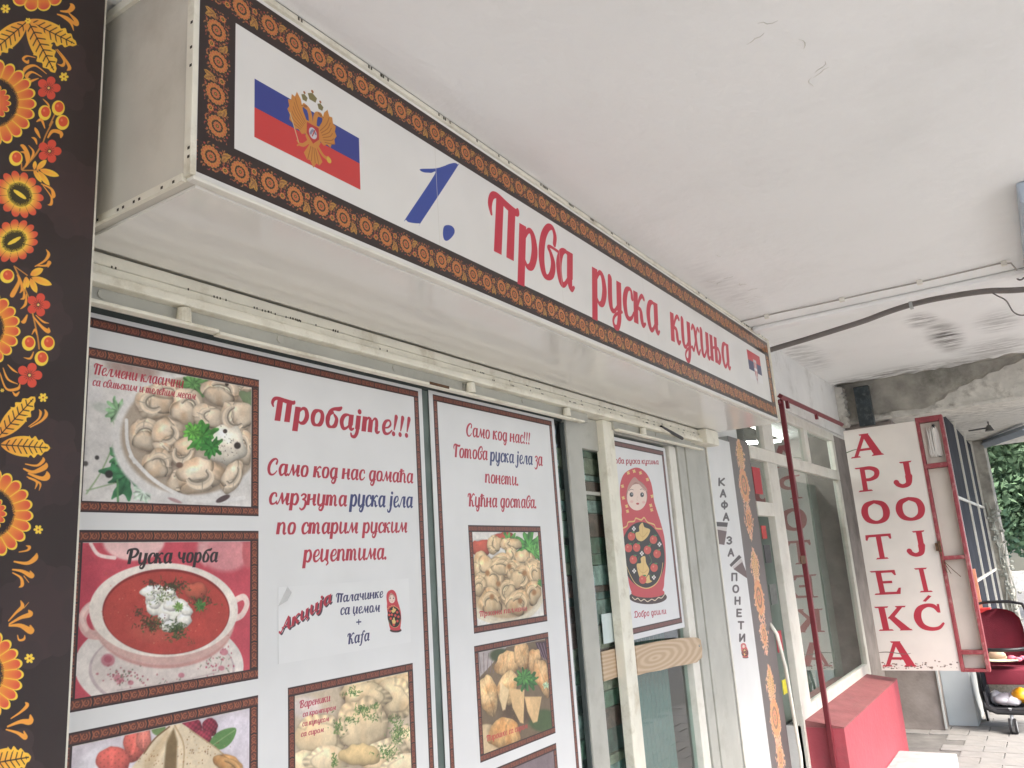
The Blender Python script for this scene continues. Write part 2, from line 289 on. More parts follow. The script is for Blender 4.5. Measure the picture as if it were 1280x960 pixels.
# ---- folk ornament: scalloped rosettes, feathered leaves, curls
ORG, RED_, YEL, DRK = (226, 152, 58), (208, 86, 60), (236, 200, 72), (44, 32, 30)
def rosette(c, ev, n, style):
    """style 0 big scalloped, 1 yellow-centred with slit, 2 small five petals, 3 berry, 4 tiny yellow"""
    ph = (abs(ev[0])*31+abs(ev[1])*57) % 1
    def fn(sl, A, B, R, rad, X, Z):
        th = np.arctan2(B, A); px = rad*c.ppm
        if style == 0:
            sc = np.abs(np.sin(n*th/2+ph*3)); out = .86+.14*sc**.6
            def M(d): return np.clip(d*px+.5, 0, 1)
            base = np.empty(A.shape+(3,), np.float32)
            t = np.clip((R-.55)/.35, 0, 1)[..., None]*(.35+.65*np.clip(sc*1.2, 0, 1))[..., None]
            base[:] = np.array(ORG, np.float32)*(1-t)+np.array(RED_, np.float32)*t
            c.put(sl, M(out-R), YEL); c.put(sl, M(out-.05-R)*np.clip(sc*4, 0, 1), base)
            ray = .5+.07*np.abs(np.sin(n*3.5*th))+.03*np.abs(np.sin(n*9*th)); c.put(sl, M(ray-R), DRK)
            s2 = np.abs(np.sin(n*.35*th+1)); o2 = .32+.1*s2**.6; c.put(sl, M(o2-R), YEL)
            t2 = np.clip(R/.35, 0, 1)[..., None]; c.put(sl, M(o2-.03-R), np.array(ORG)*(1-t2)+np.array(RED_)*t2); c.put(sl, M(.16-R), DRK); c.put(sl, M(.1-R), (150, 160, 60))
        elif style == 1:
            sc = np.abs(np.sin(n*th/2+ph*3)); out = .72+.28*sc**.5
            t = np.clip((R-.5)/.38, 0, 1)[..., None]
            c.put(sl, (out-R)*px+.5, np.array(YEL)*(1-t)+np.array(RED_)*t)
            c.put(sl, np.clip((.08-sc)*14, 0, 1)*(R < out)*(R > .4), DRK)
            ray = .36+.16*np.abs(np.sin(n*3*th)); c.put(sl, (ray-R)*px+.5, (56, 48, 22)); c.put(sl, (.3-np.hypot(A*1.0, B*3.2+A*.3))*px+.5, YEL)
        elif style == 2:
            sc = np.abs(np.cos(2.5*th)); out = .42+.58*sc**.5; c.put(sl, (out-R)*px+.5, (206, 78, 58))
            c.put(sl, np.clip((.5-R)*4, 0, 1)*(np.abs(np.sin(7.5*th)) > .9), DRK); c.put(sl, (.16-R)*px+.5, DRK); c.put(sl, (.11-R)*px+.5, (226, 190, 110))
        elif style == 3:
            c.put(sl, (1-R)*px+.5, YEL); c.put(sl, (.68-np.hypot(A-.12, B+.12))*px+.5, (208, 84, 52)); c.put(sl, np.clip((.25-np.hypot(A+.1, B+.3))*6, 0, 1)*.6, (240, 150, 110))
        else:
            sc = np.abs(np.cos(3*th)); out = .4+.6*sc**.6; c.put(sl, (out-R)*px+.5, YEL); c.put(sl, (.2-R)*px+.5, (150, 80, 40))
    c.ell(ev, fn, 1.08)
def leaf(c, ev, teeth=True, col=ORG):
    """leaf along +u from centre-u to centre+u"""
    def fn(sl, A, B, R, rad, X, Z):
        px = rad*c.ppm
        lim = np.maximum(0, 1-np.abs(A)**2.2)**.8*(1+(.16*np.sin(A*22)*(A > .1) if teeth else 0))
        d = lim-np.abs(B); t = np.clip(A*.7+.3+np.abs(B)*.6, 0, 1)[..., None]
        c.put(sl, d*px*.8+.5, np.array(col)*(1-t)+np.array((236, 186, 66))*t)
        if teeth:
            c.put(sl, ((.05-np.abs(B))*px*.9+.5)*(A < .9), DRK)
            v = np.abs(((A*4.5-np.abs(B)*1.1) % 1)-.5); c.put(sl, np.clip((.16-v)*8, 0, 1)*(np.abs(B) < lim*.72)*(A > -.85)*(A < .8), DRK)
    ev2 = ev
    c.ell(ev2, fn, 1.05)
def curl(c, x, z, r_, a0, sweep, col=ORG, w=.25):
    pts = [(x+r_*math.cos(a0+sweep*t)*(1-.35*t), z+r_*math.sin(a0+sweep*t)*(1-.35*t), r_*w*(1-abs(2*t-.8))+r_*.04) for t in (0, .2, .4, .6, .8, 1)]
    c.S(pts, col)
def ornament_tile(w, h, ppm):
    c = Canvas(0, 0, w, h, ppm, DRK)
    R_ = h*.275; g = random.Random(3)
    dull = ((150, 70, 50), (176, 92, 56), (186, 130, 66), (160, 60, 54), (170, 112, 60))
    for q in range(150):
        x, z = g.random()*w, h*(.17+.66*g.random()); l = h*g.uniform(.02, .05); a = g.random()*6.28
        c.S([(x, z, h*.028), (x+l*math.cos(a), z+l*math.sin(a), h*.012)], dull[q % 5])
    for k, (cx, cz) in enumerate(((w*.22, h*.53), (w*.70, h*.47))):
        for q in range(9):
            a = q*.7+k; c.E((cx+R_*1.3*math.cos(a), cz+R_*1.15*math.sin(a), h*.03, 0, 0, h*.03), dull[q % 5]); curl(c, cx+R_*1.12*math.cos(a+.3), cz+R_*1.08*math.sin(a+.3), h*.07, a, 2.4, dull[(q+2) % 5], .4)
        c.E((cx, cz, R_*1.05, 0, 0, R_*1.05), DRK)
        rosette(c, (cx, cz, R_, 0, 0, R_), 16, 0)
    for cx, cz, a in ((w*.44, h*.62, .9), (w*.47, h*.72, .3), (w*.93, h*.37, -.6), (w*.96, h*.27, -1.3), (w*.9, h*.26, -2.1)):
        l = h*.13; leaf(c, (cx, cz, l*math.cos(a), l*math.sin(a), -l*.5*math.sin(a), l*.5*math.cos(a)), True, (190, 140, 66))
    for cx, cz in ((w*.45, h*.33), (w*.94, h*.64)): rosette(c, (cx, cz, h*.095, 0, 0, h*.095), 8, 1)
    m = np.array((156, 104, 74), np.float32); br = np.clip((c.a.sum(2, keepdims=True)-150)/200, 0, 1)
    c.a = c.a*(1-.46*br)+m*.46*br
    return c.a
def scroll_tile(w, h, ppm, main=(150, 78, 54)):
    c = Canvas(0, 0, w, h, ppm, (52, 36, 36))
    c.rect(w*.04, w*.98, h*.16, h*.84, (96, 50, 42))
    for i, cx in enumerate((.2, .5, .8)):
        x = w*cx; z = h*.5; rr = h*.2
        c.S([(x+rr*math.cos(a), z+rr*math.sin(a), h*.11) for a in np.linspace(i, i+5.2, 7)], main); c.E((x, z, h*.06, 0, 0, h*.06), main)
    for x in (.06, .35, .65, .94): c.S([(w*x, h*.25, h*.09), (w*x+h*.1, h*.5, h*.1), (w*x, h*.75, h*.09)], main)
    return c.a
def grid_ops(c, band, x0, x1, z0, z1, tl, depth):
    """a printed frame made of repeated tiles"""
    c.tile(tl, x0, x1, z1-depth, z1); c.tile(tl, x0, x1, z0, z0+depth); c.tile(tl, x0, x0+depth, z0+depth, z1-depth, True); c.tile(tl, x1-depth, x1, z0+depth, z1-depth, True)
def to_image(name, c, fade=(.90, .94, 9)):
    im = bpy.data.images.new(name, c.W, c.H); px = np.ones((c.H, c.W, 4), np.float32); A = c.a; L = A.mean(2, keepdims=True); px[..., :3] = np.clip((L+(A-L)*fade[0])*fade[1]+fade[2], 0, 255)/255
    im.pixels.foreach_set(px.ravel()); im.pack(); return im

# ------------------------------------------------------------------ materials
def lin(c): return tuple(((v/255)/12.92 if v/255 <= .04045 else ((v/255+.055)/1.055)**2.4) for v in c)
def new_mat(name):
    m = bpy.data.materials.new(name); m.use_nodes = True; return m, m.node_tree, m.node_tree.nodes['Principled BSDF']
def mat(name, col, rough=.6, var=.12, vs=6, bump=.0, bs=60, metal=0, dirt=0, dcol=(70, 60, 45), ds=3, spec=.5):
    m, nt, b = new_mat(name); N = nt.nodes.new; K = nt.links.new
    b.inputs['Roughness'].default_value = rough; b.inputs['Metallic'].default_value = metal; b.inputs['Specular IOR Level'].default_value = spec
    tc = N('ShaderNodeTexCoord'); no = N('ShaderNodeTexNoise'); no.inputs['Scale'].default_value = vs; no.inputs['Detail'].default_value = 6; K(tc.outputs['Object'], no.inputs['Vector'])
    mr = N('ShaderNodeMapRange'); mr.inputs[3].default_value = 1-var; mr.inputs[4].default_value = 1+var*.6; mr.inputs[1].default_value = .3; mr.inputs[2].default_value = .7; K(no.outputs[0], mr.inputs[0])
    mx = N('ShaderNodeMix'); mx.data_type = 'RGBA'; mx.blend_type = 'MULTIPLY'; mx.inputs[0].default_value = 1; mx.inputs[6].default_value = (*lin(col), 1); K(mr.outputs[0], mx.inputs[7])
    out = mx.outputs[2]
    if dirt:
        n2 = N('ShaderNodeTexNoise'); n2.inputs['Scale'].default_value = ds; n2.inputs['Detail'].default_value = 9; n2.inputs['Roughness'].default_value = .7; K(tc.outputs['Object'], n2.inputs['Vector'])
        r2 = N('ShaderNodeMapRange'); r2.inputs[1].default_value = .52; r2.inputs[2].default_value = .74; r2.inputs[4].default_value = dirt; K(n2.outputs[0], r2.inputs[0])
        m2 = N('ShaderNodeMix'); m2.data_type = 'RGBA'; K(r2.outputs[0], m2.inputs[0]); K(out, m2.inputs[6]); m2.inputs[7].default_value = (*lin(dcol), 1); out = m2.outputs[2]
    K(out, b.inputs['Base Color'])
    if bump:
        n3 = N('ShaderNodeTexNoise'); n3.inputs['Scale'].default_value = bs; n3.inputs['Detail'].default_value = 5; K(tc.outputs['Object'], n3.inputs['Vector'])
        bp = N('ShaderNodeBump'); bp.inputs['Strength'].default_value = bump; bp.inputs['Distance'].default_value = .01; K(n3.outputs[0], bp.inputs['Height']); K(bp.outputs[0], b.inputs['Normal'])
    return m
def print_mat(name, canvas, rough=.38, bump=.06, fade=(.90, .94, 9)):
    im = to_image(name+'_print', canvas, fade); m, nt, b = new_mat(name); N = nt.nodes.new; K = nt.links.new
    t = N('ShaderNodeTexImage'); t.image = im; t.interpolation = 'Linear'; t.extension = 'EXTEND'
    tc = N('ShaderNodeTexCoord'); no = N('ShaderNodeTexNoise'); no.inputs['Scale'].default_value = 5; no.inputs['Detail'].default_value = 7; K(tc.outputs['Object'], no.inputs['Vector'])
    mr = N('ShaderNodeMapRange'); mr.inputs[1].default_value = .3; mr.inputs[2].default_value = .75; mr.inputs[3].default_value = 1.02; mr.inputs[4].default_value = .93; K(no.outputs[0], mr.inputs[0])
    mx = N('ShaderNodeMix'); mx.data_type = 'RGBA'; mx.blend_type = 'MULTIPLY'; mx.inputs[0].default_value = 1; K(t.outputs[0], mx.inputs[6]); K(mr.outputs[0], mx.inputs[7]); K(mx.outputs[2], b.inputs['Base Color'])
    b.inputs['Roughness'].default_value = rough
    n3 = N('ShaderNodeTexNoise'); n3.inputs['Scale'].default_value = 2.2; n3.inputs['Detail'].default_value = 2; K(tc.outputs['Object'], n3.inputs['Vector'])
    bp = N('ShaderNodeBump'); bp.inputs['Strength'].default_value = bump; bp.inputs['Distance'].default_value = .02; K(n3.outputs[0], bp.inputs['Height']); K(bp.outputs[0], b.inputs['Normal'])
    return m
def glass_mat(name, tint=(.82, .88, .86), ior=1.55, rough=0.0):
    m, nt, b = new_mat(name); nt.nodes.remove(b); N = nt.nodes.new; K = nt.links.new
    o = nt.nodes['Material Output']; tr = N('ShaderNodeBsdfTransparent'); tr.inputs[0].default_value = (*tint, 1); gl = N('ShaderNodeBsdfGlossy'); gl.inputs['Roughness'].default_value = rough; gl.inputs[0].default_value = (.95, .97, .97, 1)
    fr = N('ShaderNodeFresnel'); fr.inputs[0].default_value = ior; ms = N('ShaderNodeMixShader'); ge = N('ShaderNodeNewGeometry'); iv = N('ShaderNodeMath'); iv.operation = 'SUBTRACT'; iv.inputs[0].default_value = 1; K(ge.outputs['Backfacing'], iv.inputs[1]); fm = N('ShaderNodeMath'); fm.operation = 'MULTIPLY'; K(fr.outputs[0], fm.inputs[0]); K(iv.outputs[0], fm.inputs[1]); K(fm.outputs[0], ms.inputs[0]); K(tr.outputs[0], ms.inputs[1]); K(gl.outputs[0], ms.inputs[2]); K(ms.outputs[0], o.inputs[0]); return m

# ------------------------------------------------------------------ object helpers
ORIGIN = {}
def tag(o, label=None, cat=None, group=None, kind=None):
    if label: o['label'] = label
    if cat: o['category'] = cat
    if group: o['group'] = group
    if kind: o['kind'] = kind
    return o
def thing(name, label, cat, loc, group=None):
    o = bpy.data.objects.new(name, None); COL.objects.link(o); o.location = loc; o.empty_display_size = .1; ORIGIN[o.name] = Vector(loc)
    return tag(o, label, cat, group)
class MB:
    def __init__(s): s.bm = bmesh.new()
    def box(s, x0, x1, y0, y1, z0, z1, bev=0):
        x0, x1 = sorted((x0, x1)); y0, y1 = sorted((y0, y1)); z0, z1 = sorted((z0, z1))
        r_ = bmesh.ops.create_cube(s.bm, size=1); v = r_['verts']
        for q in v: q.co = Vector(((x0+x1)/2+q.co.x*(x1-x0), (y0+y1)/2+q.co.y*(y1-y0), (z0+z1)/2+q.co.z*(z1-z0)))
        if bev: 
            e = list({e for q in v for e in q.link_edges}); bmesh.ops.bevel(s.bm, geom=e, offset=bev, segments=2, affect='EDGES', profile=.5)
        return s
    def tube(s, pts, rad, n=8, caps=True):
        pts = [Vector(p) for p in pts]; rads = rad if isinstance(rad, (list, tuple)) else [rad]*len(pts); rings = []
        up = Vector((0, 0, 1))
        for i, p in enumerate(pts):
            d = (pts[min(i+1, len(pts)-1)]-pts[max(i-1, 0)]).normalized(); a = d.cross(up)
            if a.length < .1: a = d.cross(Vector((1, 0, 0)))
            a.normalize(); b = d.cross(a); rings.append([s.bm.verts.new(p+rads[i]*(math.cos(2*math.pi*k/n)*a+math.sin(2*math.pi*k/n)*b)) for k in range(n)])
        for A, B in zip(rings[:-1], rings[1:]):
            for k in range(n): s.bm.faces.new((A[k], A[(k+1) % n], B[(k+1) % n], B[k]))
        if caps: s.bm.faces.new(rings[0]); s.bm.faces.new(list(reversed(rings[-1])))
        return s
    def prism(s, pts, axis, a, b):
        """closed outline pts extruded between a and b along axis (0,1,2)"""
        def P(p, t):
            q = list(p); q.insert(axis, t); return Vector(q)
        A = [s.bm.verts.new(P(p, a)) for p in pts]; B = [s.bm.verts.new(P(p, b)) for p in pts]; n = len(pts)
        s.bm.faces.new(A); s.bm.faces.new(list(reversed(B)))
        for i in range(n): s.bm.faces.new((A[i], B[i], B[(i+1) % n], A[(i+1) % n]))
        return s
    def sphere(s, c, rx, ry=None, rz=None, seg=12, rings=8):
        ry = ry or rx; rz = rz or rx; r_ = bmesh.ops.create_uvsphere(s.bm, u_segments=seg, v_segments=rings, radius=1)
        for q in r_['verts']: q.co = Vector((c[0]+q.co.x*rx, c[1]+q.co.y*ry, c[2]+q.co.z*rz))
        return s
def link(name, mb, m, parent=None, smooth=False, label=None):
    bmesh.ops.recalc_face_normals(mb.bm, faces=mb.bm.faces)
    me = bpy.data.meshes.new(name); o = bpy.data.objects.new(name, me); COL.objects.link(o)
    org = Vector((0, 0, 0))
    if parent: org = ORIGIN[parent.name]; o.parent = parent; ORIGIN[o.name] = org
    else:
        c = [v.co for v in mb.bm.verts]; org = Vector((sum(v.x for v in c)/len(c), sum(v.y for v in c)/len(c), min(v.z for v in c))); o.location = org; ORIGIN[o.name] = org
    if parent and parent.type == 'MESH': o.location = (0, 0, 0)
    for v in mb.bm.verts: v.co -= org
    if smooth:
        for f_ in mb.bm.faces: f_.smooth = True
    mb.bm.to_mesh(me); mb.bm.free(); me.materials.append(m)
    if label: o['label'] = label
    return o
def sheet(name, canvas, plane, pos, m, parent=None, thick=.002, label=None):
    """thin printed sheet; plane 'y' faces -Y at y=pos, plane 'x' faces -X at x=pos; UV = canvas"""
    h0, h1 = sorted((canvas.h0, canvas.h0+canvas.hs*canvas.w)); z0, z1 = canvas.z0, canvas.z0+canvas.h
    mb = MB()
    if plane == 'y': mb.box(h0, h1, pos, pos+thick, z0, z1)
    else: mb.box(pos, pos+thick, h0, h1, z0, z1)
    o = link(name, mb, m, parent, label=label); me = o.data; org = ORIGIN[o.name]
    uv = me.uv_layers.new(name='uv'); 
    for l in me.loops:
        v = me.vertices[l.vertex_index].co+org; hh = v.x if plane == 'y' else v.y
        uv.data[l.index].uv = ((hh-canvas.h0)*canvas.hs/canvas.w, (v.z-z0)/canvas.h)
    return o

# artwork outlines for the printed sheets, in metres on their own sheet (horizontal, height)
ART = {
'pelmeni': [('P',((.787,2.1073),(1.2941,2.1565),(1.2933,1.7449),(.808,1.74)),(222,217,212),0),
 ('E',(.9302,2.0554,.0736,.0003,-.0035,-.0254),(178,150,140),.5),
 ('E',(.871,1.9665,.0293,-.0065,-.0039,-.0128),(196,200,190),.5),
 ('E',(.8453,1.9987,.0361,.0055,.0018,-.0354),(232,228,226),.6),
 ('S',((.8468,1.799,.0028),(.8766,1.8492,.0029),(.8979,1.9158,.003),(.8832,1.9681,.003)),(150,175,130),0),
 ('S',((.8465,1.8046,.0022),(.8901,1.8181,.0023),(.9267,1.8289,.0024)),(150,175,130),0),
 ('L',(.902,1.9645,.035,.0045,.0015,-.0331),(120,160,115)),
 ('L',(.9293,1.8409,.0619,.0038,.0023,-.056),(52,110,68)),
 ('L',(.9121,1.8753,.0317,.0026,.0013,-.0296),(70,135,80)),
 ('S',((.9101,1.7813,.004),(.9068,1.8277,.0041)),(90,150,90),0),
 ('E',(.8637,1.8685,.0053,.0004,.0003,-.0052),(60,55,52),.4),
 ('E',(.8892,1.8384,.0091,.0006,.0004,-.0087),(45,40,38),.3),
 ('E',(.8421,1.8554,.0064,.0005,.0003,-.0063),(80,75,72),.5),
 ('L',(.9628,1.8068,.0297,.0013,.001,-.0268),(190,210,190)),
 ('E',(1.0808,1.9313,.195,.0197,.0034,-.1465),(226,222,218),.05),
 ('E',(1.0844,1.935,.1798,.0185,.003,-.1323),(178,160,140),.06),
 ('L',(1.0706,2.0461,.0458,.0072,.001,-.04),(90,140,75)),
 ('P',((1.1892,2.0435),(1.2143,2.0688),(1.2403,2.0583),(1.2405,2.0151),(1.2062,2.0212)),(120,140,100),0),
 ('B',(.9484,1.9271,.0184,.002,.001,-.0244),(230,210,184),1),
 ('B',(.9794,1.9902,.0411,-.0011,-.0052,-.0349),(230,210,184),1),
 ('B',(1.0025,2.0224,.0354,.0054,.0006,-.0193),(230,210,184),1),
 ('B',(1.0607,1.9947,.0384,.0178,.0166,-.0364),(230,210,184),1),
 ('B',(1.1443,2.0404,.05,-.0002,-.0064,-.0348),(230,210,184),1),
 ('B',(1.2143,2.0688,.0259,.0041,.0001,-.0186),(230,210,184),1),
 ('B',(1.11,1.9777,.0384,-.0075,-.0104,-.0276),(230,210,184),1),
 ('B',(1.1856,1.9869,.0437,.0053,.0004,-.0401),(230,210,184),1),
 ('B',(.965,1.9227,.0347,-.0021,-.005,-.0338),(230,210,184),1),
 ('B',(1.0124,1.9307,.0338,.0216,.0191,-.0268),(230,210,184),1),
 ('B',(1.003,1.8983,.0219,-.0094,-.0065,-.0114),(230,210,184),1),
 ('B',(1.0488,1.896,.0237,-.0154,-.0242,-.0286),(230,210,184),1),
 ('B',(.9938,1.8665,.0344,.0025,.001,-.0307),(230,210,184),1),
 ('B',(1.207,1.9198,.0253,.0023,.0003,-.0412),(230,210,184),1),
 ('B',(1.1621,1.9192,.0508,.0047,.0006,-.0438),(236,226,208),6),
 ('B',(1.0434,1.8322,.0287,.0016,.0007,-.0262),(230,210,184),1),
 ('B',(1.0938,1.8479,.0586,.0125,.0083,-.0363),(230,210,184),1),
 ('B',(1.175,1.8494,.0236,-.0078,-.0196,-.0371),(230,210,184),1),
 ('E',(1.0424,1.8668,.01,.0007,.0002,-.0076),(120,90,75),.4),
 ('L',(1.0957,1.9328,.0478,.0048,.0009,-.0406),(66,140,52)),
 ('L',(1.119,1.9119,.0351,.0032,.0006,-.0297),(50,118,46)),
 ('L',(1.0731,1.9403,.0299,.0032,.0006,-.026),(92,165,62)),
 ('E',(1.1888,1.9216,.0107,.001,.0001,-.0089),(52,40,36),.3),
 ('E',(1.1552,1.9511,.0056,.0006,.0001,-.0048),(60,45,40),0),
 ('E',(1.1585,2.0593,.0049,.0008,.0001,-.0042),(70,55,45),0),
 ('F',(1.1621,1.9158,.0407,.0037,.0005,-.037),50,.0034,((70,60,55),(150,120,90))),
 ('S',((.9323,1.877,.0078),(.9849,1.8321,.0079),(1.0549,1.8014,.0081),(1.1289,1.7933,.0084),(1.208,1.8054,.0087)),(232,228,224),0),
 ('S',((.9204,1.9485,.0073),(.9249,1.9004,.0072),(.9411,1.8656,.0072)),(232,228,224),0),
 ('E',(1.1519,1.8006,.0199,.0086,.0034,-.0058),(90,70,70),.2),
 ('E',(1.034,1.7926,.02,-.0057,-.0015,-.0041),(190,150,150),.4),
 ('T','Пелмени класични',(.8467,2.0312),(1.0472,2.0331),.0161,(190,45,62),.9605),
 ('T','са свињским и телећим месом',(.8466,2.0084),(1.0774,2.0123),.0113,(190,45,62),.9605)],
'soup': [('P',((.8091,1.7202),(1.2568,1.7197),(1.2576,1.4145),(.8256,1.4293)),(206,72,86),0),
 ('E',(.8614,1.5708,.041,-.0034,.0079,-.1531),(196,60,78),.5),
 ('E',(1.1563,1.6857,.0771,-.0125,-.0093,-.0467),(226,142,146),.3),
 ('P',((1.0925,1.706),(1.1155,1.7058),(1.1098,1.6588),(1.0933,1.6703)),(236,170,170),.2),
 ('E',(1.2199,1.6846,.0184,-.0003,.0003,-.0406),(205,95,100),.3),
 ('E',(.9477,1.7097,.0698,-.0004,.0016,-.0399),(238,190,186),.15),
 ('S',((.8596,1.7063,.0069),(.876,1.6855,.0069),(.9079,1.6789,.007)),(244,214,208),0),
 ('E',(1.0251,1.4688,.1846,-.0233,.003,-.0943),(232,222,214),0),
 ('E',(1.0271,1.461,.1598,-.0207,.0024,-.077),(196,176,176),0),
 ('E',(1.027,1.4635,.1544,-.0198,.0023,-.0736),(222,208,200),0),
 ('E',(.9033,1.4935,.0157,-.0019,.0006,-.0132),(196,120,130),.3),
 ('E',(.9032,1.495,.0089,-.0011,.0003,-.0071),(180,85,100),.3),
 ('E',(.9258,1.4576,.0117,-.0016,.0004,-.0083),(206,130,140),.3),
 ('E',(1.1593,1.4786,.0121,-.0014,.0001,-.0077),(206,130,140),.3),
 ('E',(1.1083,1.4246,.0115,-.0016,.0002,-.0074),(206,130,140),.3),
 ('E',(1.1532,1.4473,.0093,-.0012,.0001,-.006),(206,130,140),.3),
 ('E',(1.0584,1.4458,.0085,-.0011,.0002,-.0057),(206,130,140),.3),
 ('E',(.9501,1.4471,.0071,-.001,.0002,-.005),(206,130,140),.3),
 ('F',(.939,1.4582,.0495,-.0068,.001,-.0238),60,.0067,((190,120,125),(120,120,100),(170,90,100))),
 ('F',(1.1332,1.4631,.0467,-.0057,.0006,-.0316),60,.0069,((200,130,135),(130,135,110),(190,90,110))),
 ('F',(1.0468,1.4333,.0742,-.0105,.0004,-.0151),40,.0065,((190,130,130),(120,125,105))),
 ('S',((.8961,1.5911,.0164),(.8653,1.5932,.0162),(.8505,1.5717,.016),(.8638,1.5448,.016),(.8986,1.5381,.0162)),(224,176,168),0),
 ('S',((.8961,1.592,.0077),(.8652,1.5951,.0076),(.8494,1.5741,.0075),(.8595,1.5513,.0075)),(240,205,196),0),
 ('S',((1.1818,1.5806,.0134),(1.2077,1.5885,.0136),(1.2178,1.5726,.0136),(1.2052,1.551,.0134),(1.1857,1.5442,.0133)),(238,208,198),0),
 ('E',(1.0285,1.5468,.1573,-.0137,.0027,-.0864),(206,150,142),.05),
 ('E',(1.0281,1.5597,.1624,-.0131,.0029,-.0927),(216,172,162),.04),
 ('E',(1.0283,1.5751,.1656,-.0121,.0028,-.091),(238,226,214),0),
 ('E',(1.0302,1.5714,.1422,-.0106,.0025,-.0829),(140,40,38),0),
 ('E',(1.0302,1.5693,.1395,-.0106,.0024,-.0798),(188,64,54),0),
 ('E',(1.0024,1.539,.0783,-.0072,.0012,-.0352),(200,82,66),.6),
 ('F',(1.0308,1.5713,.1273,-.0095,.0022,-.0718),260,.0031,((208,90,66),(150,40,36),(228,150,120))),
 ('B',(1.0896,1.607,.0258,-.0014,.0004,-.0193),(192,88,66),0),
 ('B',(.9931,1.6077,.0303,-.0064,-.0023,-.0139),(240,236,224),6),
 ('B',(1.0134,1.5942,.0348,-.0022,.0007,-.0206),(240,236,224),6),
 ('B',(.9982,1.5773,.0211,-.0015,.0005,-.0132),(240,236,224),6),
 ('B',(1.046,1.565,.0384,-.003,.0008,-.029),(242,238,226),6),
 ('B',(1.0227,1.5448,.0143,-.0013,.0004,-.0133),(240,236,224),6),
 ('B',(.9841,1.6022,.0111,-.0007,.0003,-.0081),(242,238,228),6),
 ('B',(1.001,1.6155,.0127,-.0007,.0003,-.0093),(242,238,228),6),
 ('B',(1.0266,1.6089,.0145,-.0008,.0003,-.0104),(242,238,228),6),
 ('B',(.995,1.5877,.0126,-.0009,.0003,-.0092),(242,238,228),6),
 ('B',(1.0304,1.5827,.016,-.0011,.0003,-.0114),(242,238,228),6),
 ('B',(1.0628,1.5543,.0194,-.0016,.0004,-.0136),(242,238,228),6),
 ('B',(1.0547,1.58,.0148,-.001,.0003,-.0105),(242,238,228),6),
 ('B',(1.0315,1.5466,.0144,-.0013,.0003,-.0103),(242,238,228),6),
 ('B',(1.0163,1.5607,.0128,-.001,.0003,-.0092),(242,238,228),6),
 ('B',(1.0686,1.5685,.0135,-.001,.0002,-.0095),(242,238,228),6),
 ('F',(1.0353,1.62,.037,-.0019,.0004,-.0126),150,.0058,((50,58,34),(90,40,30),(70,86,44))),
 ('F',(.9906,1.5501,.0291,-.0025,.0006,-.0161),150,.006,((50,66,34),(86,100,50),(100,40,30))),
 ('F',(1.0469,1.5323,.0245,-.0023,.0006,-.0196),140,.0062,((46,66,34),(76,96,46))),
 ('F',(1.1049,1.5857,.0328,-.0021,.0003,-.0151),70,.0059,((60,92,44),(100,40,34))),
 ('F',(.9849,1.6292,.0151,-.0007,.0003,-.0082),40,.0046,((70,50,36),)),
 ('F',(.9614,1.575,.0112,-.0008,.0004,-.011),40,.0045,((70,50,36),(60,70,40))),
 ('F',(1.0121,1.5994,.036,-.0022,.0004,-.0134),60,.0046,((120,140,60),(60,80,44))),
 ('L',(1.0986,1.577,.0181,-.0013,.0003,-.015),(70,120,50)),
 ('L',(1.0486,1.5789,.0135,-.001,.0003,-.0115),(110,150,70)),
 ('F',(1.0814,1.5056,.0113,-.0012,.0001,-.0052),12,.0031,((60,80,44),)),
 ('S',((.924,1.4376,.0024),(1.0349,1.435,.0025),(1.1467,1.4402,.0026)),(200,180,176),0),
 ('T','Руска чорба',(.9312,1.6668),(1.1396,1.6658),.0201,(44,38,40),1.1865)],
'crepe': [('P',((.8287,1.3762),(1.2577,1.3703),(1.2588,.9548),(.8446,1.0964)),(214,204,212),0),
 ('E',(.9053,1.2899,.0625,-.0143,.0032,-.0666),(228,222,228),.3),
 ('E',(1.1883,1.3128,.0553,-.0104,.0005,-.0416),(224,214,224),.3),
 ('E',(1.0116,1.3533,.0172,-.0032,.0004,-.0125),(110,140,80),.2),
 ('B',(.9654,1.3361,.0256,-.0109,-.0075,-.0262),(216,98,84),2),
 ('B',(.9218,1.3153,.0314,-.0067,.0011,-.025),(212,92,80),2),
 ('B',(.9814,1.3423,.0155,-.003,.0009,-.0236),(222,120,104),2),
 ('B',(1.0841,1.3434,.0235,-.0043,.0005,-.019),(150,40,62),3),
 ('B',(1.1278,1.3369,.018,-.0033,.0003,-.0173),(140,36,58),3),
 ('B',(1.1106,1.3174,.0215,-.0041,.0004,-.0171),(156,46,66),3),
 ('P',((1.1266,1.2992),(1.1358,1.3176),(1.1616,1.3256),(1.1916,1.3216),(1.1818,1.2985),(1.1556,1.2883)),(92,140,72),0),
 ('S',((1.1298,1.2985,.002),(1.1618,1.3101,.0021),(1.1883,1.3191,.0021)),(140,170,110),0),
 ('P',((.9467,1.2759),(.9823,1.3187),(1.0373,1.3583),(1.0609,1.3555),(1.1106,1.3174),(1.1558,1.2806),(1.2027,1.227),(1.2584,1.1054),(.9349,1.1943)),(226,206,172),0),
 ('P',((1.0294,1.3331),(1.0445,1.3496),(1.0529,1.3237),(1.0521,1.2515),(1.0233,1.2582)),(120,96,60),.1),
 ('P',((.9828,1.3046),(1.0288,1.3501),(1.0378,1.3411),(.9999,1.2869),(.9788,1.2685)),(206,180,140),.2),
 ('S',((1.0462,1.3542,.0034),(1.0681,1.3109,.0034),(1.0638,1.2488,.0034)),(190,160,118),0),
 ('S',((.9824,1.3163,.0028),(1.0037,1.338,.0029),(1.0345,1.3539,.0029)),(120,84,50),0),
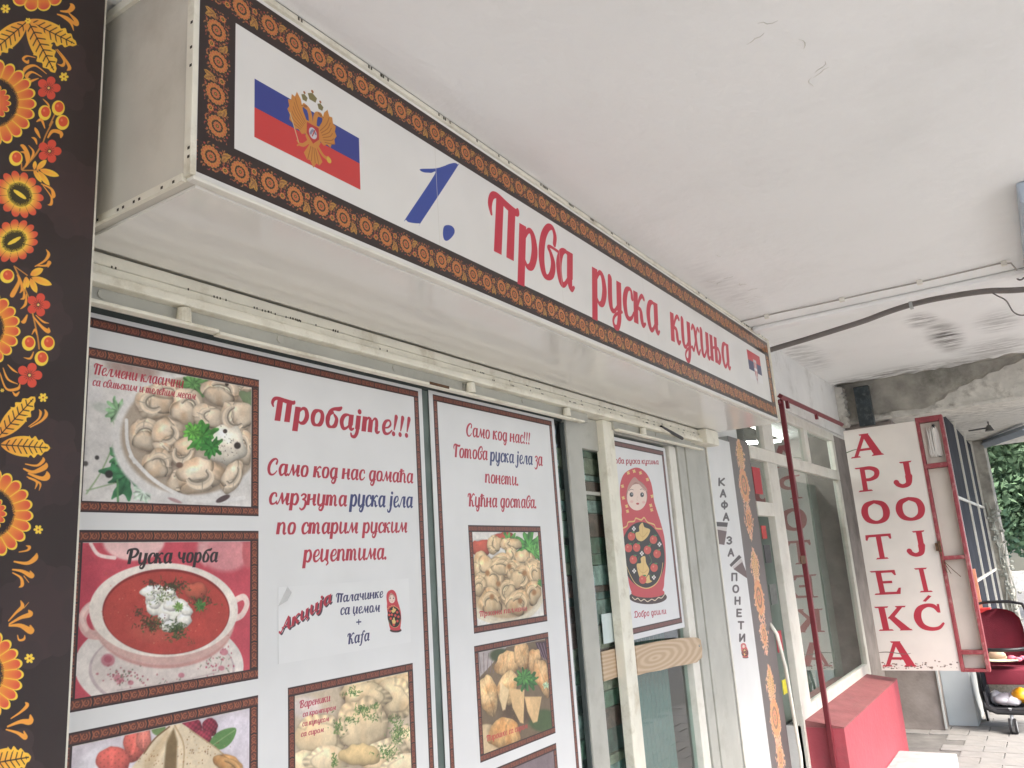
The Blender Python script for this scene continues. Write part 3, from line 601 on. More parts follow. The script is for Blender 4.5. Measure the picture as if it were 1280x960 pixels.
 ('S',((1.0793,1.3408,.0025),(1.1623,1.2767,.0026),(1.196,1.2311,.0026)),(190,160,120),0),
 ('F',(1.0987,1.2948,.0701,-.0144,.0009,-.0396),60,.004,((150,100,56),(190,150,100),(120,76,44))),
 ('F',(1.005,1.2999,.0285,-.006,.001,-.0284),20,.0038,((150,100,56),)),
 ('B',(1.1758,1.2535,.035,-.0231,-.0116,-.0133),(200,150,90),1)],
'vareniki': [('P',((1.3343,1.3952),(1.7819,1.3767),(1.7481,.8481),(1.3314,.9813)),(204,184,156),0),
 ('E',(1.3853,1.3314,.0606,-.01,-.0004,-.0326),(222,206,196),.5),
 ('B',(1.563,1.3426,.0704,-.0105,-.0011,-.0302),(222,196,150),4),
 ('B',(1.6753,1.3471,.0794,-.0299,-.0184,-.0272),(222,196,150),4),
 ('B',(1.7349,1.3387,.0532,-.0075,-.0013,-.0216),(222,196,150),4),
 ('B',(1.6898,1.3024,.0691,-.0367,-.0412,-.0364),(228,204,160),4),
 ('B',(1.5852,1.3188,.0871,-.0036,.008,-.0364),(228,204,160),4),
 ('B',(1.4308,1.2575,.0744,-.0005,.0183,-.0536),(226,202,160),4),
 ('B',(1.5444,1.2455,.0608,-.0115,-.001,-.0293),(226,202,160),4),
 ('B',(1.5752,1.2597,.0869,.0107,.04,-.0669),(226,202,160),4),
 ('B',(1.7265,1.1954,.0509,-.0155,-.0123,-.0336),(232,210,170),4),
 ('B',(1.3965,1.1997,.0739,-.0162,-.0006,-.0362),(232,210,170),4),
 ('B',(1.4501,1.202,.0702,-.015,-.0007,-.0325),(232,210,170),4),
 ('B',(1.65,1.1694,.0837,.0069,.0286,-.0477),(232,210,170),4),
 ('B',(1.7142,1.13,.0775,-.017,-.002,-.0356),(232,210,170),4),
 ('B',(1.5576,1.1937,.0689,-.0143,-.0009,-.0243),(216,186,130),0),
 ('B',(1.5544,1.1071,.173,-.0419,-.0021,-.0567),(226,202,160),4),
 ('B',(1.3954,1.1276,.0801,-.02,-.0007,-.0444),(226,202,160),4),
 ('F',(1.5689,1.2961,.0261,-.0044,-.0005,-.013),72,.007,((82,120,54),(110,146,70),(60,96,44))),
 ('F',(1.5233,1.2814,.0192,-.0034,-.0002,-.0078),33,.0069,((82,120,54),(110,146,70),(60,96,44))),
 ('F',(1.6158,1.2975,.0175,-.0029,-.0004,-.0082),28,.0072,((82,120,54),(110,146,70),(60,96,44))),
 ('F',(1.7021,1.2158,.0391,-.0074,-.0017,-.031),144,.0073,((82,120,54),(110,146,70),(60,96,44))),
 ('F',(1.6505,1.1795,.049,-.0101,-.0009,-.0181),96,.007,((82,120,54),(110,146,70),(60,96,44))),
 ('F',(1.4832,1.2715,.0214,-.0039,-.0005,-.0192),57,.0067,((82,120,54),(110,146,70),(60,96,44))),
 ('F',(1.5402,1.3409,.0303,-.0046,-.0004,-.011),38,.007,((82,120,54),(110,146,70),(60,96,44))),
 ('F',(1.6871,1.25,.0337,-.0059,-.0007,-.0125),38,.0073,((82,120,54),(110,146,70),(60,96,44))),
 ('F',(1.4708,1.1976,.0098,-.0021,-.0005,-.0187),38,.0066,((82,120,54),(110,146,70),(60,96,44))),
 ('F',(1.5913,1.2771,.0473,-.0082,-.0006,-.0151),43,.007,((82,120,54),(110,146,70),(60,96,44))),
 ('T','Вареники',(1.3657,1.3327),(1.4615,1.3333),.0111,(186,44,70),1.017),
 ('T','са кромпиром',(1.3746,1.3126),(1.4793,1.311),.0079,(186,44,70),1.017),
 ('T','са купусом',(1.373,1.2925),(1.4563,1.2898),.0078,(186,44,70),1.017),
 ('T','са сиром',(1.3689,1.2712),(1.4392,1.2691),.0078,(186,44,70),1.017)],
'pelmeni_fried': [('P',((2.0523,1.7418),(2.5221,1.7449),(2.5,1.405),(2.0224,1.4237)),(228,224,216),0),
 ('B',(2.1154,1.6818,.0573,-.0007,-.0027,-.0266),(196,84,62),0),
 ('B',(2.2341,1.7081,.0684,.0131,.0114,-.021),(188,76,58),0),
 ('L',(2.2782,1.7008,.0663,-.0004,-.0043,-.0351),(80,140,60)),
 ('L',(2.3975,1.6854,.1229,-.0013,-.0084,-.0615),(70,140,56)),
 ('L',(2.4297,1.663,.0725,-.0013,-.0051,-.0364),(90,160,70)),
 ('E',(2.2449,1.532,.2285,-.0134,-.0112,-.0932),(222,208,180),.05),
 ('E',(2.2457,1.5387,.2073,-.0118,-.01,-.0835),(200,170,130),.1),
 ('B',(2.1885,1.6911,.0387,-.0042,-.0129,-.03),(226,196,150),1),
 ('B',(2.2899,1.6901,.064,-.0006,-.0028,-.0225),(226,196,150),1),
 ('B',(2.122,1.6317,.0498,.0035,.0081,-.0394),(226,196,150),1),
 ('B',(2.2856,1.655,.0395,-.0008,-.0036,-.0293),(226,196,150),1),
 ('B',(2.2249,1.6287,.0607,-.0142,-.0258,-.0324),(226,196,150),1),
 ('B',(2.3636,1.639,.0624,-.0015,-.0043,-.032),(226,196,150),1),
 ('B',(2.1603,1.6005,.0354,-.0049,-.0125,-.0289),(226,196,150),1),
 ('B',(2.2921,1.6023,.054,-.0071,-.0154,-.0335),(226,196,150),1),
 ('B',(2.4165,1.6195,.0448,-.0153,-.0281,-.0216),(226,196,150),1),
 ('B',(2.358,1.5964,.069,-.0026,-.0034,-.0254),(226,196,150),1),
 ('B',(2.1206,1.6181,.0521,-.007,-.0166,-.0395),(226,196,150),1),
 ('B',(2.1829,1.5858,.0553,.003,.0079,-.0386),(226,196,150),1),
 ('B',(2.0922,1.5669,.044,-.0022,-.0031,-.0309),(226,196,150),1),
 ('B',(2.2303,1.6213,.0639,-.002,-.0032,-.0272),(226,196,150),1),
 ('B',(2.2795,1.6059,.0365,-.0013,-.0036,-.0289),(226,196,150),1),
 ('B',(2.3354,1.5792,.0578,-.0108,-.0236,-.036),(226,196,150),1),
 ('B',(2.4199,1.5936,.0497,.0026,.0089,-.0445),(226,196,150),1),
 ('B',(2.2457,1.5387,.0511,-.0029,-.005,-.0416),(226,196,150),1),
 ('B',(2.4039,1.5298,.0491,-.0073,-.0194,-.0392),(226,196,150),1),
 ('B',(2.1513,1.5178,.0615,.005,.0147,-.0403),(226,196,150),1),
 ('B',(2.3054,1.5008,.0671,-.0108,-.0192,-.0403),(226,196,150),1),
 ('E',(2.1428,1.6041,.0191,-.0007,-.0014,-.0132),(176,120,70),.7),
 ('E',(2.1993,1.5682,.0197,-.001,-.0015,-.0134),(176,120,70),.7),
 ('E',(2.3579,1.596,.0218,-.0008,-.0019,-.0141),(176,120,70),.7),
 ('E',(2.4108,1.5294,.0224,-.0013,-.002,-.0141),(176,120,70),.7),
 ('E',(2.2683,1.6201,.0207,-.0006,-.0017,-.0138),(176,120,70),.7),
 ('E',(2.1587,1.5305,.0191,-.0012,-.0014,-.0131),(176,120,70),.7),
 ('E',(2.3193,1.5068,.0211,-.0014,-.0018,-.0137),(176,120,70),.7),
 ('S',((2.0667,1.4819,.0094),(2.1505,1.4558,.0096),(2.2729,1.4488,.01),(2.3951,1.4666,.0104),(2.4636,1.501,.0107)),(228,216,190),0),
 ('L',(2.4577,1.5594,.0289,-.0014,-.0021,-.0144),(70,130,60)),
 ('T','Пржени пелмени',(2.0853,1.476),(2.3579,1.475),.0114,(196,60,66),1.017)],
'pastries': [('P',((2.0523,1.3924),(2.5263,1.3841),(2.4906,1.0673),(2.0538,1.0789)),(120,100,76),0),
 ('P',((2.062,1.3789),(2.2259,1.3735),(2.137,1.3324),(2.0712,1.3036)),(176,164,160),0),
 ('S',((2.0725,1.3715,.0031),(2.0779,1.315,.003)),(120,100,104),0),
 ('S',((2.097,1.3686,.0031),(2.0935,1.313,.0031)),(120,100,104),0),
 ('S',((2.122,1.3658,.0031),(2.1092,1.3109,.0031)),(120,100,104),0),
 ('S',((2.1473,1.3629,.0031),(2.1251,1.3088,.0031)),(120,100,104),0),
 ('S',((2.1731,1.3599,.0032),(2.1411,1.3066,.0031)),(120,100,104),0),
 ('P',((2.3951,1.369),(2.4939,1.3658),(2.4832,1.2962),(2.4165,1.3251)),(74,50,60),0),
 ('S',((2.4082,1.3641,.0027),(2.4421,1.3082,.0027)),(150,120,140),0),
 ('S',((2.4275,1.3621,.0027),(2.4532,1.3068,.0027)),(150,120,140),0),
 ('S',((2.447,1.36,.0028),(2.4644,1.3055,.0027)),(150,120,140),0),
 ('S',((2.4667,1.358,.0028),(2.4757,1.3041,.0028)),(150,120,140),0),
 ('E',(2.0898,1.1069,.1016,-.0203,-.0068,-.0636),(212,184,140),.1),
 ('E',(2.1866,1.3519,.0731,-.0085,-.0029,-.0254),(70,80,50),.4),
 ('E',(2.4143,1.1216,.1111,-.0196,-.0058,-.0388),(70,92,52),.3),
 ('E',(2.2766,1.178,.1425,-.0238,-.0065,-.0501),(92,70,50),.5),
 ('B',(2.2197,1.3221,.0589,-.0191,-.0289,-.0325),(222,178,122),5),
 ('B',(2.3103,1.3375,.0468,-.0012,.0094,-.0459),(222,178,122),5),
 ('B',(2.3811,1.3087,.0375,-.0063,-.0142,-.0441),(222,178,122),5),
 ('B',(2.4271,1.2549,.0465,-.0003,.0233,-.0629),(222,178,122),5),
 ('B',(2.1106,1.2487,.0477,-.0027,.0124,-.0595),(230,190,132),5),
 ('B',(2.2173,1.2515,.0524,-.0127,-.0225,-.0465),(230,190,132),5),
 ('P',((2.1755,1.2766),(2.2226,1.2444),(2.1943,1.1917),(2.1799,1.191),(2.1675,1.2274)),(236,204,150),.1),
 ('P',((2.2233,1.2506),(2.3093,1.2314),(2.2912,1.1337),(2.2717,1.1404),(2.2345,1.1914)),(232,190,130),.08),
 ('P',((2.3068,1.2121),(2.4115,1.1959),(2.374,1.1254),(2.3473,1.1256),(2.3198,1.1643)),(228,186,128),.08),
 ('F',(2.2659,1.1927,.0501,-.0082,-.0056,-.0439),60,.0025,((200,150,96),(244,216,166))),
 ('F',(2.3538,1.1718,.0475,-.0078,-.0045,-.0321),50,.0026,((200,150,96),(244,216,166))),
 ('B',(2.1837,1.122,.0745,-.0378,-.0474,-.0304),(220,172,108),5),
 ('L',(2.3286,1.2584,.082,-.0115,-.0054,-.0402),(48,98,46)),
 ('L',(2.3145,1.2703,.0587,-.008,-.0039,-.0292),(70,128,58)),
 ('L',(2.444,1.2265,.0278,-.004,-.002,-.0134),(160,190,150)),
 ('T','Пирошке са сиром',(2.0857,1.1208),(2.3133,1.1168),.0117,(200,60,60),1.017)],
'fourth': [('P',((2.0338,1.0948),(2.6518,1.0369),(2.5696,.5855),(2.0012,.7672)),(128,112,116),0),
 ('B',(2.2908,.9041,.208,-.0519,-.0097,-.0709),(226,196,150),1),
 ('B',(2.1464,.9049,.1275,-.0582,-.0435,-.0426),(226,196,150),1)],
'p1text': [('T','Пробајте!!!',(1.2814,1.9923),(1.7965,2.0024),.0407,(186,42,60),1.13),
 ('T','Само код нас домаћа',(1.2712,1.8615),(1.798,1.8691),.0273,(186,42,60),1.13),
 ('T','смрзнута',(1.2757,1.7928),(1.5302,1.7958),.0269,(186,42,60),1.13),
 ('T','руска јела',(1.5396,1.796),(1.7917,1.7991),.03,(52,58,112),1.13),
 ('T','по старим руским',(1.299,1.724),(1.7641,1.7298),.0267,(186,42,60),1.13),
 ('T','рецептима.',(1.3795,1.6584),(1.6789,1.6589),.0282,(186,42,60),1.13)],
'sticker': [('T','Акција',(1.3122,1.4986),(1.4725,1.5579),.0202,(70,60,70),1.243),
 ('T','Акција',(1.3085,1.5013),(1.469,1.5607),.0202,(186,42,60),1.13),
 ('T','Палачинке',(1.4835,1.5577),(1.6555,1.56),.0154,(58,56,100),1.13),
 ('T','са џемом',(1.4974,1.5278),(1.6421,1.5246),.0164,(58,56,100),1.13),
 ('S',((1.5549,1.5053,.0031),(1.5704,1.5051,.0032)),(58,56,100),0),
 ('S',((1.5628,1.5105,.0032),(1.5625,1.5,.0031)),(58,56,100),0),
 ('T','Каfа',(1.5198,1.4553),(1.5994,1.4574),.0183,(58,56,100),1.13),
 ('P',((1.688,1.5771),(1.6965,1.576),(1.7037,1.5715),(1.7087,1.5644),(1.7109,1.5568),(1.7122,1.5486),(1.7157,1.5402),(1.7199,1.5305),(1.7236,1.5193),(1.7248,1.5084),(1.7245,1.4963),(1.7222,1.4857),(1.7195,1.4766),(1.7081,1.4723),(1.6953,1.4721),(1.6828,1.4753),(1.6773,1.483),(1.675,1.4951),(1.6727,1.5086),(1.6709,1.522),(1.6694,1.534),(1.6705,1.5433),(1.6694,1.5514),(1.669,1.5594),(1.6706,1.5673),(1.6762,1.5737)),(206,58,66),0),
 ('E',(1.7013,1.4722,.0231,-.0021,-.0003,-.0056),(60,36,34),0),
 ('E',(1.701,1.4758,.0205,-.0019,-.0002,-.004),(206,58,66),0),
 ('E',(1.6971,1.5066,.0261,-.0003,.0029,-.0268),(34,28,26),0),
 ('E',(1.6907,1.5547,.0132,-.0008,-.0006,-.0121),(160,110,100),0),
 ('E',(1.6906,1.5534,.0124,-.0008,-.0005,-.0107),(236,208,192),0),
 ('P',((1.6876,1.5697),(1.6938,1.566),(1.7021,1.5608),(1.7036,1.557),(1.6978,1.5603),(1.6895,1.5656),(1.6818,1.5606),(1.6781,1.5582),(1.6799,1.5634)),(190,138,124),0),
 ('E',(1.6835,1.5558,.0023,-.0001,-.0001,-.0019),(50,48,52),0),
 ('E',(1.6971,1.5548,.0023,-.0001,-.0001,-.0019),(50,48,52),0),
 ('E',(1.6842,1.5562,.0006,0,0,-.0005),(220,220,225),0),
 ('E',(1.6977,1.5552,.0006,0,0,-.0005),(220,220,225),0),
 ('E',(1.691,1.548,.0019,-.0001,0,-.0008),(190,50,50),0),
 ('E',(1.6834,1.5502,.003,-.0002,-.0001,-.0015),(232,180,168),.6),
 ('E',(1.6987,1.5487,.003,-.0002,-.0001,-.0015),(232,180,168),.6),
 ('S',((1.6807,1.5594,.0003),(1.6837,1.5601,.0003),(1.6862,1.5594,.0003)),(90,60,50),0),
 ('S',((1.6947,1.5592,.0003),(1.6977,1.5595,.0003),(1.7007,1.558,.0003)),(90,60,50),0),
 ('S',((1.6911,1.554,.0003),(1.6901,1.5514,.0003),(1.6913,1.5508,.0003)),(200,150,130),0),
 ('P',((1.6762,1.5309),(1.6784,1.5341),(1.6858,1.5342),(1.688,1.5365),(1.6947,1.5347),(1.6987,1.5363),(1.7027,1.5323),(1.7112,1.5297),(1.7132,1.5266),(1.7115,1.5351),(1.6925,1.5411),(1.6775,1.5375)),(206,58,66),0),
 ('S',((1.6692,1.5294,.0012),(1.6762,1.5309,.0012),(1.6784,1.5341,.0012),(1.6858,1.5342,.0012),(1.688,1.5365,.0012),(1.6947,1.5347,.0012),(1.6987,1.5363,.0012),(1.7027,1.5323,.0012),(1.7112,1.5297,.0012),(1.7132,1.5266,.0012),(1.7205,1.5255,.0012)),(228,190,110),0),
 ('S',((1.6736,1.5005,.0009),(1.6794,1.4908,.0009),(1.6864,1.4835,.0009),(1.6989,1.4795,.001),(1.7108,1.482,.001),(1.7176,1.4888,.001),(1.7207,1.498,.001)),(228,190,110),0),
 ('P',((1.687,1.5248),(1.6917,1.5257),(1.6919,1.5298),(1.6963,1.5324),(1.6987,1.5286),(1.7056,1.5261),(1.7032,1.5215),(1.6977,1.5183),(1.693,1.5176),(1.6883,1.52)),(228,190,110),0),
 ('P',((1.6872,1.4994),(1.6925,1.5003),(1.6927,1.5043),(1.6981,1.5052),(1.6993,1.4997),(1.7029,1.4941),(1.6994,1.489),(1.694,1.4869),(1.6899,1.4899)),(228,190,110),0),
 ('E',(1.6818,1.5225,.0046,-.0003,-.0002,-.0035),(214,72,58),0),
 ('E',(1.7097,1.5177,.0047,-.0004,-.0002,-.0035),(214,72,58),0),
 ('E',(1.6776,1.5135,.0046,-.0004,-.0002,-.0034),(214,72,58),0),
 ('E',(1.6879,1.5131,.0046,-.0004,-.0002,-.0035),(214,72,58),0),
 ('E',(1.7016,1.51,.0047,-.0004,-.0002,-.0035),(214,72,58),0),
 ('E',(1.7138,1.5059,.0047,-.0004,-.0002,-.0035),(214,72,58),0),
 ('E',(1.6832,1.5037,.0046,-.0004,-.0002,-.0034),(214,72,58),0),
 ('E',(1.7093,1.4951,.0047,-.0004,-.0002,-.0035),(214,72,58),0),
 ('E',(1.6944,1.4868,.0047,-.0004,-.0002,-.0034),(214,72,58),0)],
'p2text': [('T','Само код нас!!!',(2.068,2.0339),(2.458,2.0423),.0296,(186,42,60),1.13),
 ('T','Готова',(1.9958,1.96),(2.1812,1.9647),.0298,(186,42,60),1.13),
 ('T','руска јела',(2.1947,1.9629),(2.4625,1.9691),.0303,(52,58,112),1.13),
 ('T','за',(2.4743,1.9692),(2.5315,1.9701),.033,(186,42,60),1.13),
 ('T','понети.',(2.1585,1.8895),(2.3622,1.8899),.0282,(186,42,60),1.13),
 ('T','Кућна достава.',(2.0564,1.8098),(2.4701,1.8157),.0295,(186,42,60),1.13)],
'doll_poster': [('T','Прва руска кухиња',(3.0853,2.0195),(3.6035,2.0526),.0172,(180,40,56),1.017),
 ('P',((3.3191,2.0157),(3.3903,2.0168),(3.4494,1.9978),(3.4867,1.9616),(3.4984,1.92),(3.5015,1.8743),(3.5236,1.8292),(3.5516,1.7763),(3.5737,1.7156),(3.5723,1.6551),(3.5573,1.5879),(3.5256,1.5299),(3.4929,1.4804),(3.391,1.4576),(3.2855,1.4571),(3.1891,1.4731),(3.153,1.5121),(3.1447,1.5731),(3.1379,1.641),(3.1343,1.7094),(3.1323,1.7713),(3.1481,1.8203),(3.1462,1.8622),(3.1492,1.9046),(3.1686,1.9481),(3.2186,1.9871)),(206,58,66),0),
 ('E',(3.3341,1.4575,.1946,-.0119,-.0074,-.0287),(60,36,34),0),
 ('E',(3.3355,1.4763,.1724,-.0098,-.0053,-.0206),(206,58,66),0),
 ('E',(3.3309,1.6372,.2249,.0051,.0009,-.1404),(34,28,26),0),
 ('E',(3.321,1.8938,.1121,.0045,-.0161,-.0662),(160,110,100),0),
 ('E',(3.3192,1.8864,.1046,.004,-.0143,-.0588),(236,208,192),0),
 ('P',((3.3091,1.9742),(3.358,1.9584),(3.4244,1.9356),(3.4339,1.9156),(3.3867,1.93),(3.3214,1.9527),(3.2534,1.92),(3.2212,1.9042),(3.2398,1.9339)),(190,138,124),0),
 ('E',(3.2628,1.8951,.019,.0008,-.0024,-.0102),(50,48,52),0),
 ('E',(3.3753,1.8989,.02,.0008,-.0026,-.0105),(50,48,52),0),
 ('E',(3.2685,1.8975,.0052,.0002,-.0007,-.0029),(220,220,225),0),
 ('E',(3.3813,1.9014,.0054,.0002,-.0008,-.003),(220,220,225),0),
 ('E',(3.3173,1.8571,.0159,.0005,-.0011,-.0044),(190,50,50),0),
 ('E',(3.2573,1.8645,.024,.0008,-.0019,-.008),(232,180,168),.6),
 ('E',(3.3832,1.8658,.0255,.0008,-.0021,-.0082),(232,180,168),.6),
 ('S',((3.2432,1.9123,.0018),(3.2684,1.9186,.0018),(3.2884,1.9166,.0018)),(90,60,50),0),
 ('S',((3.3595,1.9213,.0019),(3.3855,1.9255,.0019),(3.4092,1.9191,.0019)),(90,60,50),0),
 ('S',((3.3237,1.8902,.0015),(3.313,1.8752,.0015),(3.3229,1.8726,.0015)),(200,150,130),0),
 ('P',((3.1825,1.758),(3.203,1.7757),(3.2626,1.78),(3.2828,1.7932),(3.3368,1.7868),(3.3714,1.7976),(3.4024,1.7782),(3.4733,1.7679),(3.4877,1.7516),(3.4812,1.798),(3.3242,1.8208),(3.1989,1.7932)),(206,58,66),0),
 ('S',((3.1269,1.7471,.0062),(3.1825,1.758,.0063),(3.203,1.7757,.0063),(3.2626,1.78,.0064),(3.2828,1.7932,.0065),(3.3368,1.7868,.0066),(3.3714,1.7976,.0066),(3.4024,1.7782,.0066),(3.4733,1.7679,.0067),(3.4877,1.7516,.0067),(3.5518,1.749,.0068)),(228,190,110),0),
 ('S',((3.1382,1.6003,.0047),(3.1752,1.5516,.0047),(3.224,1.5153,.0047),(3.3211,1.4952,.0048),(3.4228,1.5091,.0049),(3.4884,1.546,.0051),(3.525,1.5963,.0051)),(228,190,110),0),
 ('E',(3.2054,1.8216,.0152,-.0045,-.0054,-.003),(228,190,110),0),
 ('E',(3.2054,1.8216,.0075,-.001,-.0087,-.0082),(228,190,110),0),
 ('E',(3.4626,1.8337,.0171,-.0048,-.0062,-.0032),(228,190,110),0),
 ('E',(3.4626,1.8337,.0085,-.0011,-.0099,-.0087),(228,190,110),0),
 ('E',(3.2021,1.8428,.0152,-.0045,-.0054,-.0031),(228,190,110),0),
 ('E',(3.2021,1.8428,.0075,-.001,-.0087,-.0082),(228,190,110),0),
 ('E',(3.4586,1.8539,.0171,-.0047,-.0062,-.0033),(228,190,110),0),
 ('E',(3.4586,1.8539,.0085,-.001,-.0099,-.0088),(228,190,110),0),
 ('E',(3.1772,1.8774,.0151,-.0043,-.0054,-.0031),(228,190,110),0),
 ('E',(3.1772,1.8774,.0075,-.0009,-.0086,-.0083),(228,190,110),0),
 ('E',(3.4847,1.8965,.0173,-.0046,-.0063,-.0034),(228,190,110),0),
 ('E',(3.4847,1.8965,.0086,-.001,-.01,-.009),(228,190,110),0),
 ('E',(3.1803,1.9273,.0152,-.0042,-.0054,-.0032),(228,190,110),0),
 ('E',(3.1803,1.9273,.0075,-.0009,-.0086,-.0085),(228,190,110),0),
 ('E',(3.2526,1.9892,.0157,-.0041,-.0056,-.0033),(228,190,110),0),
 ('E',(3.2526,1.9892,.0078,-.0008,-.009,-.0088),(228,190,110),0),
 ('E',(3.3154,2.0006,.0162,-.0041,-.0058,-.0034),(228,190,110),0),
 ('E',(3.3154,2.0006,.008,-.0008,-.0093,-.009),(228,190,110),0),
 ('E',(3.3818,1.9973,.0167,-.0042,-.006,-.0035),(228,190,110),0),
 ('E',(3.3818,1.9973,.0083,-.0008,-.0096,-.0091),(228,190,110),0),
 ('E',(3.4518,1.9712,.0172,-.0043,-.0062,-.0035),(228,190,110),0),
 ('E',(3.4518,1.9712,.0085,-.0008,-.0099,-.0091),(228,190,110),0),
 ('P',((3.2642,1.7302),(3.3037,1.7375),(3.309,1.759),(3.348,1.7754),(3.3644,1.7559),(3.4211,1.7452),(3.3963,1.7195),(3.3468,1.7001),(3.307,1.6946),(3.2701,1.7054)),(228,190,110),0),
 ('P',((3.2439,1.5972),(3.2877,1.6029),(3.2929,1.6239),(3.3379,1.63),(3.3429,1.6014),(3.3673,1.5721),(3.3338,1.5451),(3.2875,1.5331),(3.2572,1.5482)),(228,190,110),0),
 ('S',((3.3458,1.7666,.0015),(3.3331,1.7016,.0014)),(180,120,60),0),
 ('S',((3.3019,1.7303,.0014),(3.3358,1.7123,.0014),(3.3911,1.7341,.0015)),(180,120,60),0),
 ('S',((3.3239,1.6232,.0014),(3.2892,1.5399,.0014)),(180,120,60),0),
 ('S',((3.2522,1.583,.0014),(3.2978,1.5605,.0014),(3.3532,1.5726,.0014)),(180,120,60),0),
 ('P',((3.3028,1.5254),(3.333,1.5416),(3.3618,1.551),(3.3652,1.5296),(3.3863,1.5216),(3.335,1.5155)),(228,190,110),0),
 ('E',(3.2205,1.7161,.0369,-.0001,-.0043,-.0182),(214,72,58),0),
 ('E',(3.2132,1.7203,.0116,0,-.0013,-.0056),(232,120,92),.5),
 ('E',(3.2413,1.733,.0169,0,-.0008,-.0035),(70,130,60),0),
 ('E',(3.4481,1.701,.041,-.0002,-.0051,-.0191),(214,72,58),0),
 ('E',(3.4401,1.7055,.0129,0,-.0015,-.0059),(232,120,92),.5),
 ('E',(3.4714,1.7187,.0187,0,-.001,-.0037),(70,130,60),0),
 ('E',(3.1796,1.6677,.0361,-.0005,-.0041,-.0178),(214,72,58),0),
 ('E',(3.1724,1.672,.0114,-.0001,-.0013,-.0055),(232,120,92),.5),
 ('E',(3.1998,1.6841,.0165,-.0001,-.0008,-.0035),(70,130,60),0),
 ('E',(3.2613,1.6688,.0375,-.0005,-.0044,-.0182),(214,72,58),0),
 ('E',(3.2538,1.6731,.0118,-.0001,-.0014,-.0056),(232,120,92),.5),
 ('E',(3.2824,1.6855,.0171,-.0001,-.0009,-.0035),(70,130,60),0),
 ('E',(3.3712,1.6566,.0394,-.0006,-.0048,-.0186),(214,72,58),0),
 ('E',(3.3634,1.661,.0124,-.0002,-.0015,-.0057),(232,120,92),.5),
 ('E',(3.3935,1.6736,.018,-.0002,-.0009,-.0036),(70,130,60),0),
 ('E',(3.4722,1.6381,.0413,-.0008,-.0051,-.019),(214,72,58),0),
 ('E',(3.4641,1.6427,.013,-.0002,-.0016,-.0058),(232,120,92),.5),
 ('E',(3.4957,1.6554,.0189,-.0003,-.001,-.0037),(70,130,60),0),
 ('E',(3.2157,1.6187,.0366,-.0009,-.0043,-.0178),(214,72,58),0),
 ('E',(3.2085,1.623,.0115,-.0003,-.0013,-.0055),(232,120,92),.5),
 ('E',(3.2362,1.6349,.0167,-.0003,-.0008,-.0035),(70,130,60),0),
 ('E',(3.4231,1.5789,.0402,-.0013,-.0049,-.0186),(214,72,58),0),
 ('E',(3.4152,1.5835,.0127,-.0004,-.0015,-.0057),(232,120,92),.5),
 ('E',(3.4459,1.5956,.0184,-.0005,-.001,-.0036),(70,130,60),0),
 ('E',(3.2909,1.5329,.0377,-.0017,-.0045,-.0179),(214,72,58),0),
 ('E',(3.2834,1.5374,.0119,-.0005,-.0014,-.0055),(232,120,92),.5),
 ('E',(3.3121,1.5488,.0172,-.0007,-.0009,-.0035),(70,130,60),0),
 ('E',(3.2398,1.7478,.0084,.0001,-.001,-.0042),(225,220,215),0),
 ('E',(3.2634,1.748,.0085,.0001,-.001,-.0043),(225,220,215),0),
 ('E',(3.2531,1.7543,.0085,.0001,-.001,-.0043),(225,220,215),0),
 ('E',(3.25,1.7415,.0085,0,-.001,-.0043),(225,220,215),0),
 ('E',(3.2516,1.7479,.0051,0,-.0005,-.0021),(90,70,50),0),
 ('E',(3.4966,1.6799,.0094,-.0001,-.0012,-.0044),(225,220,215),0),
 ('E',(3.5232,1.6797,.0095,-.0001,-.0012,-.0045),(225,220,215),0),
 ('E',(3.5117,1.6865,.0095,-.0001,-.0012,-.0045),(225,220,215),0),
 ('E',(3.508,1.6731,.0095,-.0001,-.0012,-.0045),(225,220,215),0),
 ('E',(3.5099,1.6798,.0057,-.0001,-.0006,-.0022),(90,70,50),0),
 ('E',(3.2959,1.6429,.0086,-.0002,-.001,-.0042),(225,220,215),0),
 ('E',(3.32,1.6424,.0087,-.0002,-.0011,-.0042),(225,220,215),0),
 ('E',(3.3095,1.649,.0086,-.0001,-.0011,-.0042),(225,220,215),0),
 ('E',(3.3063,1.6363,.0086,-.0002,-.0011,-.0042),(225,220,215),0),
 ('E',(3.3079,1.6426,.0052,-.0001,-.0005,-.0021),(90,70,50),0),
 ('E',(3.2014,1.5724,.0082,-.0003,-.001,-.0041),(225,220,215),0),
 ('E',(3.2243,1.5716,.0083,-.0003,-.001,-.0041),(225,220,215),0),
 ('E',(3.2143,1.5781,.0082,-.0003,-.001,-.0041),(225,220,215),0),
 ('E',(3.2113,1.5658,.0082,-.0003,-.001,-.0041),(225,220,215),0),
 ('E',(3.2128,1.572,.0049,-.0002,-.0005,-.002),(90,70,50),0),
 ('E',(3.3961,1.5382,.0089,-.0004,-.0011,-.0042),(225,220,215),0),
 ('E',(3.4212,1.5372,.009,-.0004,-.0011,-.0043),(225,220,215),0),
 ('E',(3.4103,1.5441,.009,-.0004,-.0011,-.0043),(225,220,215),0),
 ('E',(3.4069,1.5313,.009,-.0004,-.0011,-.0042),(225,220,215),0),
 ('E',(3.4086,1.5377,.0054,-.0002,-.0006,-.0021),(90,70,50),0),
 ('S',((3.2776,1.6312,.0021),(3.2456,1.6041,.0021)),(80,140,60),0),
 ('S',((3.3838,1.6362,.0029),(3.4032,1.6069,.0029),(3.3728,1.5934,.0028)),(80,140,60),0),
 ('S',((3.2423,1.695,.0021),(3.2222,1.6811,.0021)),(80,140,60),0),
 ('S',((3.4222,1.6792,.0022),(3.396,1.6831,.0022)),(80,140,60),0),
 ('S',((3.3636,1.558,.0021),(3.3865,1.5429,.0021),(3.4152,1.5489,.0021)),(80,140,60),0),
